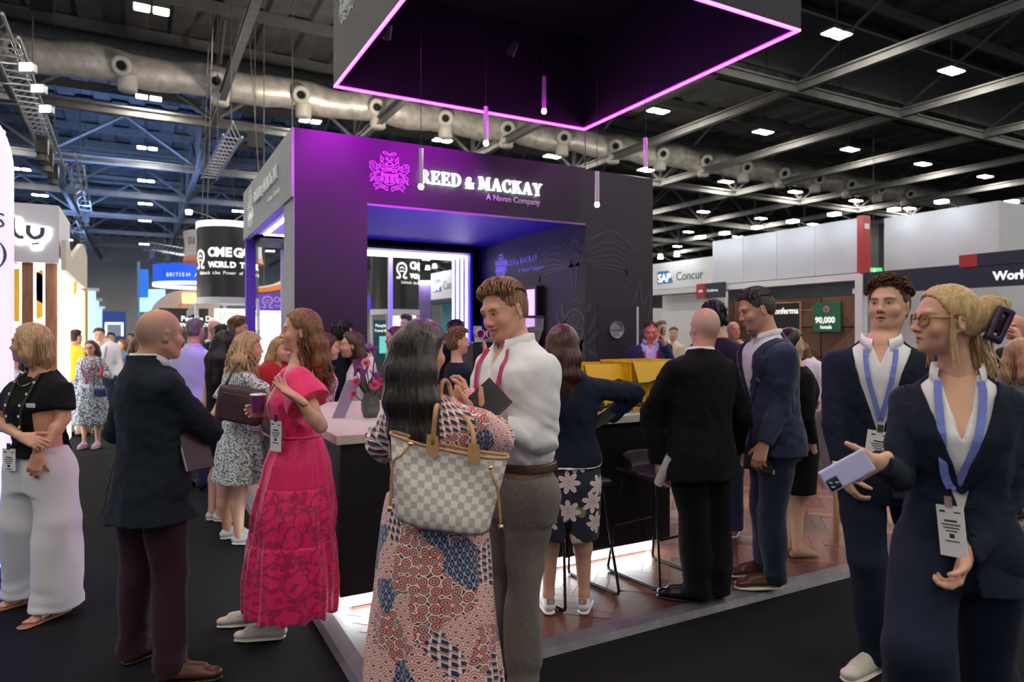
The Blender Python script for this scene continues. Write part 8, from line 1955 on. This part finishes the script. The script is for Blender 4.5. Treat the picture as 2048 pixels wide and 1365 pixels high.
a = PX(1283, 795, y=4.0); crate(a[0] + .02, 4.03, CZ, .05, .24, .17, .35, 'open yellow storage crate standing at the end of the counter'); a = PX(1205, 795, y=4.15); crate(a[0] - .11, 4.12, CZ, -.06, .16, .14, .33, 'open yellow storage crate behind the woman in flowered skirt')
# headsets with green rings
def headset(x, y, z, rz, label):
    t = empty('headset', (x, y, z), rz, label, 'headset', 'headsets on the counter'); S_ = Solid(.006)
    for s_ in (-1, 1): S_.add(Ell((s_ * .07, 0, .042), (.022, .040, .040)), .004)
    for a in np.linspace(0, pi, 9)[:-1]: S_.add(Cap((.075 * cos(a), .02 + .085 * sin(a), .05), (.075 * cos(a + pi / 8), .02 + .085 * sin(a + pi / 8), .05), .010), .005)
    part('band', S_, M_black, t)
    for s_ in (-1, 1): MB().lathe([(.010, 0), (.016, .002), (.010, .004)], n=14).build('ring_light', M_green, t, loc=(s_ * .093, 0, .042), rot=(0, s_ * pi / 2, 0))
    return t
for i, (u, y_, rz, l) in enumerate(((1278, 3.82, 1.9, 'black headset with green ring in front of the yellow crate'), (1262, 3.86, .6, 'black headset tucked between crate and jacket sleeve'), (1214, 3.84, 1.7, 'black headset with green ring by the phone'), (1300, 3.88, 2.6, 'black headset at the worktop end'), (1246, 3.80, 1.2, 'black headset lying flat before the smaller crate'))):
    a = PX(u, 820, y=y_); headset(a[0], y_, CZ + .002, rz, l)
# leaflet holder
a = PX(676, 838, z=CZ); t = empty('leaflet_holder', (a[0], a[1], CZ), -TH, 'clear acrylic leaflet holder with purple leaflet on worktop', 'holder')
pl_ = lambda x0, x1_, z0_, z1_, y_: [(x0, y_ + z0_ * .12, z0_), (x1_, y_ + z0_ * .12, z0_), (x1_, y_ + .002 + z0_ * .12, z0_), (x0, y_ + .002 + z0_ * .12, z0_), (x0 + .10, y_ + z1_ * .12, z1_), (x1_ + .10, y_ + z1_ * .12, z1_), (x1_ + .10, y_ + .002 + z1_ * .12, z1_), (x0 + .10, y_ + .002 + z1_ * .12, z1_)]
MB().quadbox(pl_(-.045, .045, .0, .27, 0)).build('front_sheet', M_acryl, t); MB().quadbox(pl_(-.045, .045, .0, .29, .012)).build('back_sheet', M_acryl, t); MB().quadbox(pl_(-.04, .04, .005, .25, .005)).build('leaflet', mat('leaflet_purple', (.22, .08, .30), .5), t); Box('foot', -.045, .05, 0, .1, 0, .003, M_acryl, t)
# vase of flowers
a = PX(741, 835, z=CZ); t = empty('flower_vase', (a[0], a[1], CZ), -TH, 'grey glass vase with purple calla lilies and pink gerberas', 'vase')
MB().lathe([(0, 0), (.045, 0), (.062, .05), (.06, .1), (.04, .15), (.045, .165)], n=24).build('vase', mat('glass_smoke', (.12, .13, .12), .1, metal=.3), t, smooth=True)
rs = np.random.RandomState(2); M_leaf = mat('leaf_green', (.03, .09, .03), .5); M_call = mat('calla_purple', (.22, .05, .25), .45); M_gerb = mat('gerbera_pink', (.75, .06, .22), .6); M_coral = mat('bloom_coral', (.8, .25, .2), .6)
def stem(tip): MB().tube(smooth_line([V(0, 0, .12), V(*tip) * V(.5, .5, .7), V(*tip)], 4), .004, 5).build('stem', M_leaf, t, smooth=True)
for i in range(16):
    an = rs.uniform(0, 6.28); r_ = rs.uniform(.05, .12); z_ = rs.uniform(.2, .32); d_ = V(cos(an), sin(an), 0); q_ = V(-sin(an), cos(an), 0); b2 = d_ * .03 + V(0, 0, .15); e_ = d_ * r_ + V(0, 0, z_); m_ = (b2 + e_) / 2 + d_ * .02 + V(0, 0, .02)
    mb_ = MB(); mb_.v = [tuple(x_) for x_ in (b2, m_ + q_ * .022, e_, m_ - q_ * .022, m_ + V(0, 0, -.006))]; mb_.f = [(0, 1, 4), (1, 2, 4), (2, 3, 4), (3, 0, 4)]; mb_.build('leaf', M_leaf, t, smooth=True)
for tip in ((-.10, -.03, .30), (.09, -.02, .31), (.03, .0, .42), (-.03, -.06, .27), (-.06, .02, .34), (.06, -.06, .25)):
    stem(tip); mb_ = MB(); mb_.lathe([(.004, 0), (.012, .03), (.022, .055), (.036, .072)], n=16); mb_.v = [(x_ * (1 + .3 * (z_ > .06) * (x_ > 0)), y_, z_ + (.03 if z_ > .06 and x_ > .015 else 0)) for x_, y_, z_ in mb_.v]; mb_.build('calla_bloom', M_call, t, smooth=True, loc=tuple(V(*tip) - V(0, 0, .03)), rot=(rs.uniform(-.5, .3), tip[0] * 4, rs.uniform(0, 3)))
def gerb(tip, m, R_=.042):
    stem(tip); o = empty_part = MB().lathe([(0, .006), (.012, .005), (.014, 0), (0, -.004)], n=12).build('gerbera_heart', mat('heart_dark', (.15, .02, .05), .7), t, loc=tip, rot=(1.1, 0, rs.uniform(-.5, .5)))
    for k_ in range(16):
        an = 2 * pi * k_ / 16; d_ = V(cos(an), sin(an), 0); q_ = V(-sin(an), cos(an), 0); mb_ = MB(); mb_.v = [tuple(d_ * .010), tuple(d_ * R_ * .6 + q_ * .008 + V(0, 0, .006)), tuple(d_ * R_), tuple(d_ * R_ * .6 - q_ * .008 + V(0, 0, .006))]; mb_.f = [(0, 1, 2, 3)]; mb_.build('petal', m, o)
gerb((.045, -.09, .22), M_gerb); gerb((-.075, -.08, .24), M_gerb, .03); gerb((-.02, -.05, .36), M_coral, .036); gerb((-.10, -.06, .16), M_gerb, .03); gerb((.09, -.06, .24), M_gerb, .03)
# back bar: cabinet, coffee machine, grinder, cups
t = empty('back_bar', (2.55, 5.35, PZ), 0, 'dark back bar cabinet behind the counter', 'cabinet'); Box('carcass', 0, 1.6, 0, .6, 0, .87, M_navy, t); Box('top', -.02, 1.62, -.02, .62, .87, .91, M_black, t)
for i in range(3): d_ = Box('door', .02 + .53 * i, .52 + .53 * i, -.02, 0, .05, .85, M_dark, t); Box('handle', .26 + .53 * i, .28 + .53 * i, -.035, -.02, .6, .75, M_chrome, d_)
BZ = PZ + .91
t = empty('coffee_machine', (2.62, 5.42, BZ), 0, 'black espresso machine with chrome fittings', 'coffee machine'); Box('body', 0, .52, .12, .48, .30, .57, M_black, t, .02); Box('base', 0, .52, .0, .48, 0, .09, M_black, t, .01); Box('back', 0, .52, .34, .48, .09, .30, M_black, t); Box('drip_tray', .03, .49, .01, .3, .09, .1, M_chrome, t); Box('rail', 0, .52, .1, .12, .57, .60, M_chrome, t)
for x_ in (.14, .38): g_ = MB().lathe([(0, 0), (.035, 0), (.035, .06), (0, .06)], n=16).build('group_head', M_chrome, t, loc=(x_, .2, .22)); MB().tube([(x_, .17, .22), (x_, .02, .21)], .012, 8).build('portafilter', M_black, t)
MB().tube([(.50, .1, .3), (.53, .05, .2), (.52, .04, .14)], .006, 6).build('steam_wand', M_chrome, t)
M_cupp = mat('cup_pinkside', (.62, .06, .36), .5)
for i in range(3):
    e = empty('paper_cup', (2.70 + .10 * i, 5.62, BZ + .60), 0, 'paper cup lying on its side on the espresso machine', 'cup', 'cups lying on the espresso machine'); MB().lathe([(.028, 0), (.040, .09)], n=18).build('wall', M_cupp, e, loc=(0, .04, .042), rot=(pi / 2, 0, 0), smooth=True); MB().lathe([(.04, 0), (.044, .003), (.04, .006), (.037, .003), (.04, 0)], n=18).build('rim', M_badge, e, loc=(0, -.05, .042), rot=(pi / 2, 0, 0)); MB().lathe([(0, 0), (.028, 0)], n=18).build('bottom', M_badge, e, loc=(0, .04, .042), rot=(pi / 2, 0, 0))
for i in range(2):
    e = empty('cup_stack', (2.78 + .17 * i, 5.80, BZ + .57), 0, 'stack of white paper cups on the espresso machine', 'cup', 'cup stacks on the espresso machine')
    for k_ in range(5): MB().lathe([(.028, 0), (.040, .09), (.042, .092)], n=16).build('cup', M_badge, e, loc=(0, 0, .014 * k_), smooth=True)
a = PX(1066, 690, y=5.62); t = empty('coffee_grinder', (a[0], 5.62, BZ), 0, 'coffee grinder with clear bean hopper', 'grinder'); Box('body', -.09, .09, -.1, .12, .06, .50, M_black, t, .02); Box('base', -.1, .1, -.16, .14, 0, .06, M_black, t, .01); hz_ = .50
MB().lathe([(.03, 0), (.045, .04), (.10, .19), (.105, .30)], n=28).build('hopper', mat('hopper_clear', (.8, .8, .9), .05, alpha=.22), t, smooth=True, loc=(0, 0, hz_)); MB().lathe([(0, .0), (.028, 0), (.042, .04), (.088, .17), (.09, .20), (0, .215)], n=20).build('beans', mat('beans_brown', (.035, .018, .010), .5, noise=.8, nscale=90, bump=1., bscale=90), t, smooth=True, loc=(0, 0, hz_)); MB().lathe([(0, .32), (.09, .318), (.112, .30), (.112, .295), (0, .295)], n=28).build('lid', M_black, t, smooth=False, loc=(0, 0, hz_)); MB().tube([(0, -.1, .3), (0, -.17, .27)], .02, 8).build('spout', M_chrome, t)
a = PX(1178, 712, y=5.2); t = empty('card_box', (a[0], 4.1, CZ), .2, 'small pale cardboard box on the counter', 'box'); Box('carton', -.04, .04, -.03, .03, 0, .30, mat('card_tan', (.6, .42, .32), .7), t); Box('flap', -.04, .04, -.06, -.03, .298, .302, mat('card_tan', ''), t)
# round table with pedestal in the lounge
c = PX(1433, 845, z=PZ); t = empty('pedestal_table', (c[0], c[1], PZ), 0, 'small black pedestal table in the lounge', 'table'); MB().lathe([(0, 0), (.22, 0), (.2, .015), (.03, .03), (.03, .70), (0, .70)], n=24).build('pedestal', M_black, t, smooth=False); MB().lathe([(0, .70), (.3, .70), (.3, .725), (0, .725)], n=32).build('table_top', M_white, t)
